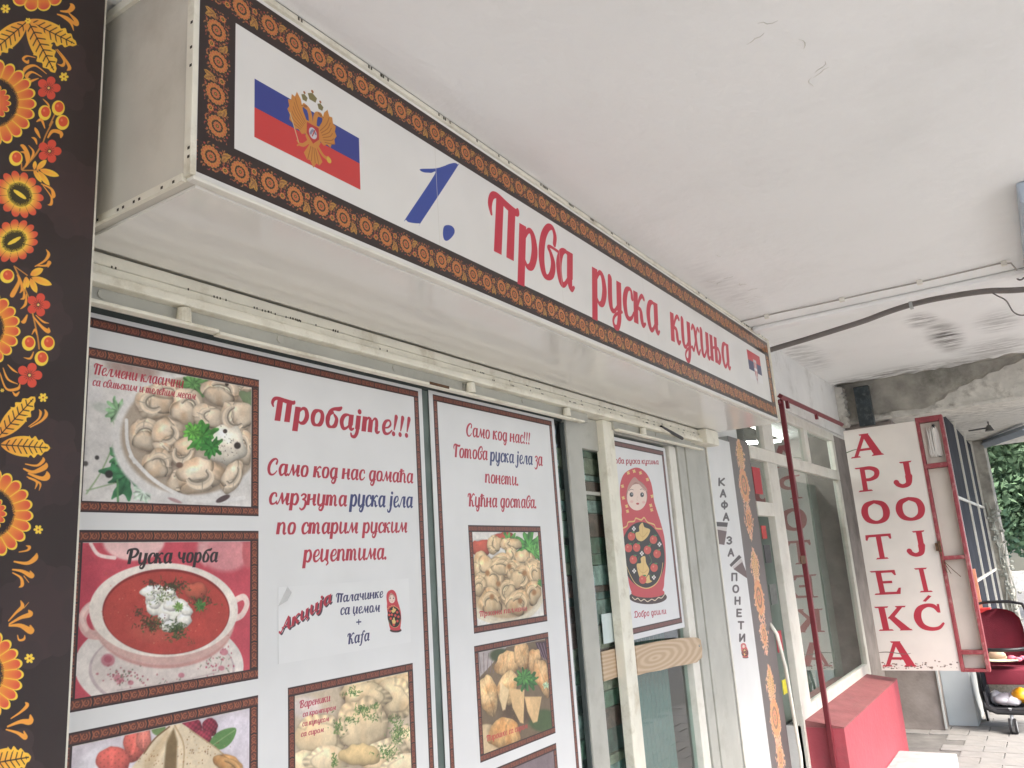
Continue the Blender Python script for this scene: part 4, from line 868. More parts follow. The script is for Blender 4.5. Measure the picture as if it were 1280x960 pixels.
 ('S',((3.1683,1.4677,.004),(3.1932,1.4561,.004),(3.2221,1.4596,.004),(3.2491,1.447,.004),(3.2842,1.4516,.0041),(3.3157,1.44,.0041),(3.3613,1.4468,.0041),(3.3952,1.4397,.0042),(3.4341,1.4493,.0042),(3.4701,1.4456,.0042),(3.5121,1.4611,.0043)),(232,214,180),0),
 ('T','Добро дошли',(3.1708,1.3858),(3.5045,1.376),.0171,(180,40,60),1.017)],
'pilaster': [('A','К',(4.4592,2.0135,.0418,.0022,-.0072,-.0194),(62,54,54)),
 ('A','А',(4.4586,1.9497,.0417,.0017,-.0072,-.0192),(62,54,54)),
 ('A','Ф',(4.4576,1.8852,.0416,.0012,-.0072,-.019),(62,54,54)),
 ('A','А',(4.4595,1.8202,.0414,.0007,-.0072,-.0188),(62,54,54)),
 ('A','З',(4.4633,1.6911,.0412,-.0002,-.0071,-.0184),(62,54,54)),
 ('A','А',(4.4648,1.6261,.0411,-.0007,-.0071,-.0182),(62,54,54)),
 ('A','П',(4.4697,1.4939,.0409,-.0017,-.0071,-.0178),(62,54,54)),
 ('A','О',(4.4683,1.4312,.0408,-.0022,-.0071,-.0176),(62,54,54)),
 ('A','Н',(4.4734,1.3686,.0407,-.0026,-.0071,-.0174),(62,54,54)),
 ('A','Е',(4.4744,1.3044,.0406,-.0031,-.007,-.0172),(62,54,54)),
 ('A','Т',(4.4783,1.2394,.0405,-.0036,-.007,-.017),(62,54,54)),
 ('A','И',(4.4723,1.1756,.0403,-.004,-.007,-.0168),(62,54,54)),
 ('P',((4.2649,1.7902),(4.4775,1.7885),(4.4547,1.7641),(4.2627,1.7669)),(58,50,50),0),
 ('P',((4.2744,1.7649),(4.4539,1.762),(4.4305,1.7357),(4.2792,1.7438)),(196,188,184),0),
 ('P',((4.2784,1.7501),(4.4388,1.7401),(4.3717,1.6671),(4.2758,1.6744)),(96,74,70),0),
 ('P',((4.416,1.5608),(4.5996,1.6104),(4.6359,1.5952),(4.4377,1.5484)),(58,50,50),0),
 ('P',((4.4575,1.5478),(4.6261,1.5888),(4.6543,1.5703),(4.4849,1.5318)),(196,188,184),0),
 ('P',((4.4732,1.5365),(4.6401,1.5707),(4.7079,1.4906),(4.6843,1.4783)),(96,74,70),0),
 ('P',((4.477,1.1473),(4.4948,1.1449),(4.5096,1.1405),(4.519,1.1347),(4.5223,1.129),(4.5237,1.1231),(4.5295,1.1167),(4.5369,1.1092),(4.5429,1.1008),(4.5435,1.093),(4.5408,1.0847),(4.534,1.0778),(4.5267,1.0719),(4.5015,1.0711),(4.4741,1.0734),(4.448,1.0779),(4.4376,1.0843),(4.4348,1.0931),(4.4324,1.1028),(4.4308,1.1124),(4.4297,1.1211),(4.4337,1.1272),(4.4328,1.133),(4.4333,1.1386),(4.4382,1.1438),(4.4512,1.1472)),(206,58,66),0),
 ('E',(4.4869,1.0724,.049,-.0058,-.0016,-.0038),(60,36,34),0),
 ('E',(4.487,1.0749,.0435,-.0051,-.0011,-.0027),(206,58,66),0),
 ('E',(4.4841,1.0969,.0559,-.0046,-.0013,-.0188),(34,28,26),0),
 ('E',(4.4788,1.1314,.028,-.003,-.0034,-.0082),(160,110,100),0),
 ('E',(4.4784,1.1304,.0262,-.0028,-.0031,-.0073),(236,208,192),0),
 ('P',((4.4749,1.1423),(4.4874,1.1385),(4.5042,1.1334),(4.5068,1.1305),(4.4949,1.1339),(4.4782,1.139),(4.461,1.1371),(4.4526,1.1361),(4.4573,1.1394)),(190,138,124),0),
 ('E',(4.4637,1.1335,.0049,-.0005,-.0005,-.0013),(50,48,52),0),
 ('E',(4.4924,1.1303,.005,-.0005,-.0005,-.0013),(50,48,52),0),
 ('E',(4.4651,1.1336,.0013,-.0001,-.0002,-.0004),(220,220,225),0),
 ('E',(4.4939,1.1304,.0014,-.0001,-.0002,-.0004),(220,220,225),0),
 ('E',(4.4782,1.1266,.004,-.0004,-.0002,-.0005),(190,50,50),0),
 ('E',(4.4625,1.1296,.0063,-.0007,-.0004,-.001),(232,180,168),.6),
 ('E',(4.4948,1.1257,.0063,-.0007,-.0004,-.001),(232,180,168),.6),
 ('S',((4.4584,1.1364,.0003),(4.4649,1.1364,.0003),(4.4701,1.1354,.0003)),(90,60,50),0),
 ('S',((4.4882,1.1337,.0003),(4.4947,1.1334,.0003),(4.5006,1.1318,.0003)),(90,60,50),0),
 ('S',((4.4795,1.1308,.0003),(4.4769,1.1292,.0003),(4.4794,1.1285,.0003)),(200,150,130),0),
 ('P',((4.4436,1.1176),(4.449,1.1194),(4.4648,1.1181),(4.4699,1.1193),(4.4839,1.1168),(4.4926,1.1171),(4.5006,1.1137),(4.5182,1.1103),(4.5219,1.1078),(4.5198,1.1139),(4.4803,1.1216),(4.4477,1.1219)),(206,58,66),0),
 ('S',((4.4284,1.1179,.0012),(4.4436,1.1176,.0012),(4.449,1.1194,.0012),(4.4648,1.1181,.0012),(4.4699,1.1193,.0012),(4.4839,1.1168,.0012),(4.4926,1.1171,.0012),(4.5006,1.1137,.0012),(4.5182,1.1103,.0012),(4.5219,1.1078,.0012),(4.5373,1.1057,.0012)),(228,190,110),0),
 ('S',((4.4328,1.0971,.0009),(4.4434,1.0893,.0009),(4.4571,1.083,.0009),(4.4831,1.0778,.0009),(4.509,1.0774,.0009),(4.5247,1.0808,.0009),(4.533,1.0865,.001)),(228,190,110),0),
 ('P',((4.4657,1.1114),(4.4759,1.1112),(4.4771,1.1139),(4.4869,1.1149),(4.4913,1.1118),(4.5057,1.1088),(4.4998,1.1061),(4.4874,1.1049),(4.4772,1.1053),(4.4675,1.1078)),(228,190,110),0),
 ('P',((4.4616,1.0938),(4.4732,1.0934),(4.4743,1.0961),(4.4859,1.0958),(4.4876,1.0918),(4.4941,1.0872),(4.4858,1.0844),(4.4739,1.0839),(4.4657,1.0867)),(228,190,110),0),
 ('E',(4.4542,1.1108,.0098,-.0011,-.001,-.0024),(214,72,58),0),
 ('E',(4.5129,1.1023,.01,-.0011,-.001,-.0024),(214,72,58),0),
 ('E',(4.4436,1.1053,.0098,-.0011,-.001,-.0023),(214,72,58),0),
 ('E',(4.4655,1.1031,.0099,-.0011,-.001,-.0024),(214,72,58),0),
 ('E',(4.4942,1.0984,.01,-.0011,-.001,-.0024),(214,72,58),0),
 ('E',(4.5196,1.0933,.01,-.0011,-.001,-.0024),(214,72,58),0),
 ('E',(4.4538,1.0975,.0098,-.0011,-.001,-.0023),(214,72,58),0),
 ('E',(4.5082,1.0867,.01,-.0012,-.001,-.0024),(214,72,58),0),
 ('E',(4.4748,1.0838,.0099,-.0012,-.001,-.0024),(214,72,58),0)],
'sign_text': [('P',((1.4839,2.5953),(1.5087,2.6089),(1.5212,2.61),(1.5148,2.5963),(1.3672,2.4032),(1.3576,2.3937),(1.3217,2.3839),(1.3107,2.3861),(1.3119,2.3926),(1.4235,2.5419),(1.4092,2.5414),(1.3852,2.533),(1.3694,2.5318),(1.3744,2.5377),(1.4298,2.5616),(1.4659,2.5831)),(52,74,150),0),
 ('P',((1.4527,2.4191),(1.4762,2.4289),(1.4909,2.4261),(1.492,2.4146),(1.4775,2.3968),(1.4596,2.3833),(1.448,2.3841),(1.4453,2.3992)),(52,74,150),0),
 ('T','Прва',(1.6372,2.4199),(2.1041,2.4262),0,(192,44,66),1.13),
 ('T','руска',(2.2036,2.4127),(2.7576,2.4315),0,(192,44,66),1.13),
 ('T','кухиња',(2.8461,2.4236),(3.5744,2.4199),0,(192,44,66),1.13)],
'panel': [('R',(.602,2.6634,.0569,.0374,.0041,-.065),14,0),
 ('V',(.5612,2.5203,-.0279,-.0486,-.0112,.0084),True,(226,154,62)),
 ('V',(.6316,2.572,.0431,.0005,-.006,-.0206),True,(226,154,62)),
 ('V',(.6154,2.535,.0253,-.0372,-.0142,-.0174),True,(226,154,62)),
 ('R',(.5905,2.5715,.0051,.003,.0004,-.006),6,4),
 ('R',(.5544,2.5729,.0073,.0045,.0006,-.0089),6,4),
 ('R',(.656,2.498,.0082,.0043,.0005,-.0092),6,4),
 ('S',((.6432,2.6227,.0029),(.657,2.6311,.0058),(.6635,2.645,.0087),(.659,2.6473,.0023)),(226,154,62),0),
 ('S',((.6382,2.6131,.0028),(.655,2.6167,.005),(.6696,2.6123,.0072),(.6707,2.6196,.0094),(.6572,2.6279,.0023)),(226,154,62),0),
 ('S',((.6438,2.6132,.0023),(.661,2.6105,.0058),(.6675,2.5979,.0018)),(226,154,62),0),
 ('S',((.6422,2.5445,.0022),(.6539,2.535,.0045),(.6645,2.5216,.0068),(.6608,2.5132,.0018)),(226,154,62),0),
 ('S',((.6395,2.543,.0017),(.6543,2.5288,.0034),(.6521,2.5181,.005),(.6438,2.5168,.0013)),(226,154,62),0),
 ('S',((.6064,2.5089,.0016),(.5935,2.5049,.0028),(.5876,2.4956,.004),(.5943,2.4931,.0052),(.5965,2.4989,.0013)),(226,154,62),0),
 ('S',((.6263,2.4886,.0019),(.6073,2.494,.0037),(.5925,2.4799,.0054),(.5896,2.4662,.0014)),(226,154,62),0),
 ('S',((.6189,2.4785,.0018),(.603,2.4794,.0037),(.5948,2.4659,.0054),(.6013,2.4647,.0015)),(226,154,62),0),
 ('S',((.6139,2.4728,.0016),(.6016,2.4603,.004),(.5995,2.4531,.0013)),(226,154,62),0),
 ('R',(.5461,2.3938,.068,.0334,.0055,-.0774),22,0),
 ('R',(.6319,2.4636,.0199,.0102,.0014,-.0224),5,2),
 ('S',((.6374,2.3943,.0024),(.6464,2.4245,.0024)),(190,130,60),0),
 ('S',((.6273,2.3433,.0023),(.631,2.3688,.0023),(.6422,2.4041,.0024)),(190,130,60),0),
 ('R',(.6282,2.4143,.0104,.005,.0009,-.014),1,3),
 ('R',(.65,2.4339,.0108,.0052,.0008,-.0143),1,3),
 ('R',(.6583,2.4101,.0115,.0054,.0008,-.0142),1,3),
 ('S',((.6241,2.4382,.0016),(.6324,2.4331,.004),(.6356,2.4254,.0013)),(226,154,62),0),
 ('S',((.6299,2.3863,.0021),(.6238,2.3986,.0053),(.6164,2.3921,.0017)),(226,154,62),0),
 ('S',((.6361,2.3711,.0027),(.6433,2.3864,.0054),(.6567,2.3894,.0081),(.6572,2.3805,.0022)),(226,154,62),0),
 ('S',((.6233,2.3653,.0026),(.6175,2.3746,.0066),(.6146,2.3793,.0021)),(226,154,62),0),
 ('S',((.6189,2.3515,.0021),(.6158,2.3591,.0052),(.6106,2.3597,.0017)),(226,154,62),0),
 ('S',((.5994,2.2966,.0028),(.6177,2.3303,.0029),(.6289,2.3589,.0029)),(190,130,60),0),
 ('R',(.6402,2.3474,.0198,.0085,.0013,-.0218),5,2),
 ('R',(.5884,2.3122,.0103,.0043,.0009,-.0133),1,3),
 ('S',((.5982,2.2961,.0022),(.5975,2.3073,.0022)),(190,130,60),0),
 ('S',((.604,2.3042,.0026),(.6078,2.3232,.0051),(.5993,2.3371,.0077),(.5942,2.3378,.002)),(226,154,62),0),
 ('S',((.6063,2.3081,.002),(.6025,2.3268,.0051),(.595,2.3265,.0016)),(226,154,62),0),
 ('S',((.6107,2.3186,.0015),(.6148,2.335,.0039),(.6065,2.3432,.0012)),(226,154,62),0),
 ('V',(.6182,2.3122,.0001,.0081,.0032,.001),False,(226,154,62)),
 ('V',(.6289,2.3174,.0072,.0118,.0034,-.0023),False,(226,154,62)),
 ('V',(.6426,2.3082,.016,.0005,-.0013,-.0061),False,(226,154,62)),
 ('V',(.6342,2.2946,.0098,-.0094,-.0033,-.0045),False,(226,154,62)),
 ('V',(.6238,2.2948,.007,-.0089,-.0031,-.0035),False,(226,154,62)),
 ('S',((.5995,2.2952,.0022),(.6244,2.3053,.0023)),(190,130,60),0),
 ('S',((.631,2.2831,.0023),(.6469,2.2805,.0047),(.6515,2.2704,.007),(.6479,2.2633,.0019)),(226,154,62),0),
 ('S',((.6337,2.2812,.0015),(.6478,2.2661,.0031),(.6485,2.2533,.0046),(.6435,2.25,.0012)),(226,154,62),0),
 ('R',(.5986,2.252,.0321,-.0175,-.0195,-.0371),14,1),
 ('R',(.5955,2.1701,.0331,.0291,.0153,-.0276),14,1),
 ('S',((.6299,2.1364,.0017),(.6443,2.1504,.0035),(.65,2.1634,.0053),(.6457,2.1705,.0014)),(226,154,62),0),
 ('S',((.6323,2.1385,.002),(.6473,2.1429,.004),(.6521,2.1499,.006),(.6501,2.1409,.0016)),(226,154,62),0),
 ('R',(.5889,2.1084,.0106,.003,.0008,-.0118),1,3),
 ('S',((.5984,2.1273,.0027),(.6192,2.0896,.0027),(.6292,2.0691,.0027)),(190,130,60),0),
 ('S',((.6008,2.1266,.0021),(.6186,2.118,.0021)),(190,130,60),0),
 ('V',(.6194,2.106,.0018,-.009,-.0036,-.0015),False,(226,154,62)),
 ('V',(.633,2.1276,.0097,.0083,.0028,-.0048),False,(226,154,62)),
 ('V',(.642,2.1142,.0162,-.0019,-.0016,-.0063),False,(226,154,62)),
 ('V',(.6295,2.1032,.0057,-.0108,-.0043,-.0034),False,(226,154,62)),
 ('V',(.6164,2.1038,.0001,-.0108,-.003,-.0006),False,(226,154,62)),
 ('S',((.6041,2.114,.0024),(.6072,2.104,.0048),(.5991,2.0804,.0071),(.597,2.0772,.0019)),(226,154,62),0),
 ('S',((.6067,2.112,.0019),(.6127,2.0947,.0048),(.6096,2.0858,.0015)),(226,154,62),0),
 ('S',((.6153,2.0927,.0017),(.6162,2.0794,.0042),(.6115,2.0755,.0013)),(226,154,62),0),
 ('S',((.6194,2.0856,.0017),(.6193,2.0694,.0042),(.6126,2.0597,.0013)),(226,154,62),0),
 ('S',((.6229,2.0515,.0024),(.6187,2.0398,.0059),(.6152,2.039,.0019)),(226,154,62),0),
 ('R',(.6389,2.0729,.0188,.0046,.0013,-.0201),5,2),
 ('S',((.6312,2.0561,.0027),(.6409,2.0207,.0026),(.6447,2,.0026)),(190,130,60),0),
 ('S',((.6328,2.0511,.0024),(.6461,2.0379,.0048),(.6566,2.0321,.0073),(.6576,2.0377,.0019)),(226,154,62),0),
 ('S',((.6395,2.023,.0014),(.6366,2.0304,.0036),(.6322,2.0215,.0011)),(226,154,62),0),
 ('S',((.6363,2.0546,.0014),(.6481,2.0465,.0036),(.6571,2.0458,.0012)),(226,154,62),0),
 ('R',(.6283,2.0061,.0103,.0021,.0008,-.0124),1,3),
 ('R',(.6578,2.0121,.0108,.0022,.0008,-.0126),1,3),
 ('R',(.6494,1.985,.0106,.002,.0008,-.0125),1,3),
 ('S',((.6365,1.9931,.0014),(.6323,1.9818,.0035),(.6226,1.9813,.0011)),(226,154,62),0),
 ('R',(.5574,2.0158,.0572,.0126,.0046,-.062),20,0),
 ('R',(.6328,1.9544,.0195,.0033,.0013,-.0206),5,2),
 ('S',((.5999,1.9655,.0014),(.6073,1.9591,.0034),(.6147,1.9552,.0011)),(226,154,62),0),
 ('S',((.5933,1.9592,.0014),(.6014,1.9428,.0034),(.6159,1.9375,.0011)),(226,154,62),0),
 ('S',((.5893,1.9509,.0016),(.6002,1.9274,.0032),(.6164,1.9299,.0048),(.6194,1.938,.0013)),(226,154,62),0),
 ('S',((.6191,1.9251,.0018),(.6147,1.9194,.0046),(.6097,1.9238,.0015)),(226,154,62),0),
 ('R',(.5946,1.924,.0029,.0004,.0002,-.0031),1,4),
 ('R',(.6558,1.9215,.0074,.0011,.0005,-.0078),6,4),
 ('V',(.6182,1.8857,.0253,.0353,.0115,-.0093),True,(226,154,62)),
 ('V',(.6347,1.841,.0371,.0008,0,-.0162),True,(226,154,62)),
 ('S',((.6393,1.8717,.0018),(.6556,1.8838,.0037),(.6624,1.895,.0056),(.6595,1.9024,.0015)),(226,154,62),0),
 ('S',((.6369,1.8727,.0014),(.6506,1.8858,.0028),(.6536,1.8965,.0042),(.6509,1.9013,.0011)),(226,154,62),0),
 ('S',((.6359,1.8137,.0018),(.6528,1.8124,.0036),(.662,1.8206,.0055),(.6617,1.8257,.0015)),(226,154,62),0),
 ('S',((.634,1.8061,.0027),(.6486,1.8021,.0054),(.6651,1.8107,.0082),(.6671,1.8172,.0022)),(226,154,62),0),
 ('S',((.6416,1.7992,.0031),(.6613,1.7929,.0063),(.6697,1.7959,.0095),(.6692,1.8034,.0026)),(226,154,62),0),
 ('S',((.6395,1.7941,.0016),(.6543,1.7875,.0039),(.6526,1.7763,.0013)),(226,154,62),0),
 ('S',((.6421,1.7918,.0013),(.6593,1.7853,.0034),(.6588,1.7741,.0011)),(226,154,62),0),
 ('R',(.5866,1.7379,.066,.0015,.0049,-.067),22,0),
 ('R',(.6613,1.7139,.0072,0,.0005,-.0073),6,4),
 ('S',((.6353,1.6805,.0015),(.6468,1.6827,.003),(.65,1.6874,.0046),(.6451,1.6898,.0012)),(226,154,62),0),
 ('S',((.6294,1.6665,.0025),(.648,1.6636,.0052),(.6593,1.6705,.0078),(.6612,1.6776,.0021)),(226,154,62),0),
 ('S',((.6279,1.6549,.0023),(.6418,1.652,.0047),(.6562,1.6444,.0071),(.6534,1.6516,.0019)),(226,154,62),0),
 ('S',((.6283,1.6502,.0017),(.6401,1.6427,.0034),(.6431,1.6321,.0051),(.6388,1.6288,.0014)),(226,154,62),0),
 ('S',((.6446,1.6449,.0015),(.6522,1.6352,.0012)),(226,154,62),0),
 ('S',((.6273,1.5814,.0019),(.6367,1.5921,.0037),(.6452,1.6006,.0057),(.6424,1.6089,.0015)),(226,154,62),0),
 ('S',((.6288,1.5768,.0025),(.644,1.5846,.005),(.6575,1.5882,.0076),(.6548,1.5942,.002)),(226,154,62),0),
 ('S',((.6289,1.5745,.0029),(.6447,1.5731,.0058),(.6602,1.5637,.0088),(.6585,1.5719,.0024)),(226,154,62),0),
 ('S',((.6411,1.5598,.0012),(.6438,1.5527,.0025),(.6506,1.5532,.0037),(.6514,1.5588,.001)),(226,154,62),0),
 ('S',((.6476,1.5981,.0013),(.6541,1.6058,.001)),(226,154,62),0),
 ('R',(.5863,1.5133,.0675,-.009,.005,-.0664),24,0),
 ('R',(.6604,1.5248,.0075,-.0009,.0005,-.0074),6,4),
 ('S',((.64,1.4447,.0018),(.6528,1.4512,.0036),(.6613,1.4586,.0055),(.6587,1.4634,.0015)),(226,154,62),0),
 ('S',((.6363,1.4345,.0028),(.6537,1.4379,.0056),(.6673,1.4355,.0085),(.6667,1.4444,.0023)),(226,154,62),0),
 ('S',((.6344,1.4306,.002),(.6502,1.4233,.004),(.6619,1.4146,.006),(.659,1.4238,.0016)),(226,154,62),0),
 ('V',(.639,1.3881,.0326,-.0015,.0041,-.0176),True,(226,154,62)),
 ('V',(.6308,1.3594,.0337,-.0185,-.004,-.0138),True,(226,154,62)),
 ('R',(.5574,2.0158,.0011,.0002,.0001,-.0013),5,2)],
}
# ------------------------------------------------------------------ palette
M_white = mat('white_painted_metal', (222, 219, 208), .42, .07, 9, .05, 90, dirt=.35, dcol=(150, 140, 112), ds=7)
M_cream = mat('aged_cream_trim', (228, 224, 208), .5, .08, 14, .08, 120, dirt=.6, dcol=(150, 132, 92), ds=8)
M_greyframe = mat('grey_painted_frame', (178, 177, 168), .5, .1, 7, .05, 90, dirt=.4, dcol=(120, 114, 98), ds=5)
M_cab = mat('sign_side_sheet', (204, 200, 188), .55, .14, 4, .08, 30, dirt=.35, dcol=(140, 132, 112), ds=3)
M_soffit = mat('glossy_soffit_sheet', (228, 226, 220), .13, .05, 2, .05, 3, dirt=.2, dcol=(180, 174, 156), ds=2)
M_darkgap = mat('dark_recess', (70, 78, 76), .7, .2, 8)  # dark tone for strips painted in where gaps fall
M_rust = mat('rusty_metal', (96, 70, 48), .85, .5, 40, .4, 80)
M_wall = mat('old_white_plaster', (222, 221, 217), .85, .08, 3, .35, 26, dirt=.5, dcol=(150, 146, 134), ds=4)
M_conc = mat('broken_dark_concrete', (172, 168, 158), .95, .35, 7, .8, 34, dirt=.8, dcol=(76, 80, 70), ds=2.4)
M_strip = mat('peeling_white_edge', (206, 203, 194), .8, .2, 10, .5, 40, dirt=.7, dcol=(110, 104, 92), ds=9)
M_column = mat('brown_grey_render', (146, 138, 132), .9, .25, 5, .3, 40, dirt=.6, dcol=(80, 72, 68), ds=3)
M_red = mat('red_wall_paint', (176, 78, 88), .6, .10, 4, .3, 30, dirt=.4, dcol=(150, 92, 94), ds=9)
M_redsill = mat('faded_red_sill', (150, 92, 92), .8, .2, 7, .3, 50, dirt=.5, dcol=(110, 90, 84), ds=6)
M_redbar = mat('dark_red_bar', (116, 40, 48), .45, .15, 12, .08, 60, dirt=.3, dcol=(90, 40, 40), ds=14)
M_redframe = mat('weathered_red_frame', (138, 58, 64), .6, .2, 12, .2, 60, dirt=.45, dcol=(190, 170, 160), ds=16)
M_black = mat('black_plastic', (34, 34, 36), .45, .15, 10)
M_grime = mat('grime', (66, 60, 50), .9, .4, 60)
M_grey = mat('grey_cabinet_paint', (180, 188, 190), .55, .08, 3, .05, 60, dirt=.2, dcol=(112, 116, 116), ds=3)
M_lightgrey = mat('light_grey_edge', (176, 180, 178), .6, .2, 6, .1, 50, dirt=.5, dcol=(128, 126, 114), ds=5)
M_pave = mat('pale_paving_stone', (142, 140, 136), .85, .25, 7, .3, 60, dirt=.5, dcol=(104, 98, 88), ds=4)
M_joint = mat('paving_bed', (118, 116, 112), .95, .3, 8)
M_road = mat('pale_concrete_road', (156, 157, 156), .9, .25, 5, .3, 80)
M_cable = mat('grey_plastic_conduit', (112, 106, 102), .5, .12, 8)
M_thin = mat('thin_grey_wire', (168, 164, 156), .6, .15, 20)
M_tin = mat('blue_grey_housing', (176, 188, 200), .4, .1, 6, .03)
M_bark = mat('bark', (84, 70, 56), .95, .4, 10, .8, 30)
M_leaf = mat('tree_foliage', (100, 128, 94), .7, .5, 3)
M_leaf2 = mat('pale_tree_foliage', (104, 134, 88), .7, .4, 3)
M_bluedark = mat('dark_blue_panel', (50, 52, 60), .75, .4, 3, spec=.15)
M_lampgrey = mat('lamp_grey', (92, 92, 90), .6)
M_shelf = mat('shop_shelf', (150, 150, 146), .6, .1, 5)
M_room = mat('shop_interior_wall', (150, 150, 142), .8, .1, 3)
M_glass = glass_mat('window_glass', (.80, .88, .86), 1.9)
M_glass2 = glass_mat('shop_front_glass', (.86, .90, .88), 2.35)

def wood_mat():
    m, nt, b = new_mat('knotty_wood'); N = nt.nodes.new; K = nt.links.new
    tc = N('ShaderNodeTexCoord'); mp = N('ShaderNodeMapping'); mp.inputs['Scale'].default_value = (1.5, 1, 9); K(tc.outputs['Object'], mp.inputs[0])
    mp.inputs['Location'].default_value = (.15, 0, -11.0)
    n = N('ShaderNodeTexNoise'); n.inputs['Scale'].default_value = 1.6; n.inputs['Detail'].default_value = 3; K(mp.outputs[0], n.inputs[0])
    mx = N('ShaderNodeMix'); mx.data_type = 'VECTOR'; mx.inputs[0].default_value = .10; K(mp.outputs[0], mx.inputs[4]); K(n.outputs[1], mx.inputs[5])
    w = N('ShaderNodeTexWave'); w.wave_type = 'RINGS'; w.rings_direction = 'Y'; w.inputs['Scale'].default_value = 2.6; w.inputs['Distortion'].default_value = 2.2; w.inputs['Detail'].default_value = 4; K(mx.outputs[1], w.inputs[0])
    cr = N('ShaderNodeValToRGB'); cr.color_ramp.elements[0].color = (*lin((180, 156, 128)), 1); cr.color_ramp.elements[1].color = (*lin((198, 176, 150)), 1); cr.color_ramp.elements[0].position = .15; K(w.outputs[0], cr.inputs[0]); K(cr.outputs[0], b.inputs['Base Color']); b.inputs['Roughness'].default_value = .65
    bp = N('ShaderNodeBump'); bp.inputs['Strength'].default_value = .12; bp.inputs['Distance'].default_value = .002; K(w.outputs[0], bp.inputs['Height']); K(bp.outputs[0], b.inputs['Normal']); return m
M_wood = wood_mat()
def ceiling_mat(name, col, spots):
    """off-white emulsion with patchy roller marks and mildew stains of their own shape"""
    m = mat(name, col, .85, .035, 1.3, .45, 16, dirt=.13, dcol=(172, 170, 162), ds=1.9); nt = m.node_tree; N = nt.nodes.new; K = nt.links.new; b = nt.nodes['Principled BSDF']
    src = b.inputs['Base Color'].links[0].from_socket; g = N('ShaderNodeNewGeometry'); last = src
    for (x, y, sx, sy, amt, ns) in spots:
        mp = N('ShaderNodeMapping'); mp.inputs['Location'].default_value = (-x/sx, -y/sy, 0); mp.inputs['Scale'].default_value = (1/sx, 1/sy, 0); K(g.outputs['Position'], mp.inputs[0])
        ln = N('ShaderNodeVectorMath'); ln.operation = 'LENGTH'; K(mp.outputs[0], ln.inputs[0])
        mr = N('ShaderNodeMapRange'); mr.inputs[1].default_value = 1; mr.inputs[2].default_value = .2; mr.interpolation_type = 'SMOOTHSTEP'; K(ln.outputs['Value'], mr.inputs[0])
        mp2 = N('ShaderNodeMapping'); mp2.inputs['Scale'].default_value = (ns, ns*.28, 1); K(g.outputs['Position'], mp2.inputs[0])
        no = N('ShaderNodeTexNoise'); no.inputs['Scale'].default_value = 1; no.inputs['Detail'].default_value = 8; no.inputs['Roughness'].default_value = .65; K(mp2.outputs[0], no.inputs[0])
        r2 = N('ShaderNodeMapRange'); r2.inputs[1].default_value = .38; r2.inputs[2].default_value = .62; K(no.outputs[0], r2.inputs[0])
        mu = N('ShaderNodeMath'); mu.operation = 'MULTIPLY'; K(mr.outputs[0], mu.inputs[0]); K(r2.outputs[0], mu.inputs[1])
        m2 = N('ShaderNodeMath'); m2.operation = 'MULTIPLY'; K(mu.outputs[0], m2.inputs[0]); m2.inputs[1].default_value = amt
        mx = N('ShaderNodeMix'); mx.data_type = 'RGBA'; K(m2.outputs[0], mx.inputs[0]); K(last, mx.inputs[6]); mx.inputs[7].default_value = (*lin((78, 72, 66)), 1); last = mx.outputs[2]
    K(last, b.inputs['Base Color']); return m
M_ceil = ceiling_mat('ceiling_emulsion', (234, 234, 232), [(3.3, .97, .6, .10, .16, 30)])
M_ceil2 = ceiling_mat('ceiling_emulsion_beyond', (236, 236, 233), [(6.9, .41, .75, .16, 1.0, 12), (6.2, .5, .3, .14, .8, 16), (6.7, .05, .5, .2, .5, 14), (8.1, .8, .5, 1.3, .8, 14), (7.6, .1, .5, .4, .6, 12), (6.6, 1.4, .9, .2, .4, 20)])

# ------------------------------------------------------------------ setting: ground, ceiling, building
FY = 1.5        # shop front plane
def struct(name, mb, m, **k): o = link(name, mb, m, **k); o['kind'] = 'structure'; return o
struct('ground', MB().box(-80, 160, -120, 90, -.62, -.12), M_road)
pav = struct('pavement', MB().box(-6, 30, -3.0, 6, -.12, -.006), M_joint)
slab = None; sr = random.Random(4)
me_s = MB().box(-.097, .097, -.147, .147, 0, .012, .003)
for i in range(26):
    for j in range(8):
        x, y = 6.3+i*.2, -.75+j*.3+(.15 if i % 2 else 0)
        if y > .9 and x < 8.3: continue
        if slab is None:
            slab = link('paving_slab', me_s, M_pave, pav); me0 = slab.data
            me0.transform(Matrix.Translation(ORIGIN[slab.name])); c_ = slab
        else: c_ = slab.copy(); COL.objects.link(c_); c_.parent = pav
        c_.location = Vector((x, y, -.008+sr.uniform(-.0015, .0015)))-ORIGIN[pav.name]; c_.rotation_euler = (sr.uniform(-.004, .004), sr.uniform(-.004, .004), 0)
struct('kerb', MB().box(-6, 30, -3.14, -3.003, -.12, .02, .01), M_lightgrey)
struct('road', MB().box(-60, 110, -11, -3.15, -.118, -.114), M_road)
# ceiling: two levels with a shallow step
CE = -.95      # outer edge of the covered passage
struct('ceiling', MB().box(-3, 4.03, CE, 1.08, 2.716, 3.45, .006).box(-3, .76, 1.0805, 1.324, 2.716, 3.45).box(.70, 4.03, 1.0805, 1.5, 2.72, 3.45), M_ceil)
ragged = random.Random(12)
edge = []
y = CE
while y < 1.5:
    d = 8.02+.10*math.sin(y*2.2)+ragged.uniform(-.07, .07)
    if y > .95: d += .05
    edge.append((d, y)); y += ragged.uniform(.03, .09)
low = MB(); low.prism([(4.032, CE)]+edge+[(8.2, 1.499), (4.032, 1.499)], 2, 3.13, 3.1605); struct('lower_ceiling', low, M_ceil2)
struct('ceiling_slab', MB().box(4.032, 8.3, CE, 1.5, 3.162, 3.45), M_conc)
fas = thing('building_facade', 'white plastered building front carrying the shops and the covered passage', 'building', (5, 1.5, 0))
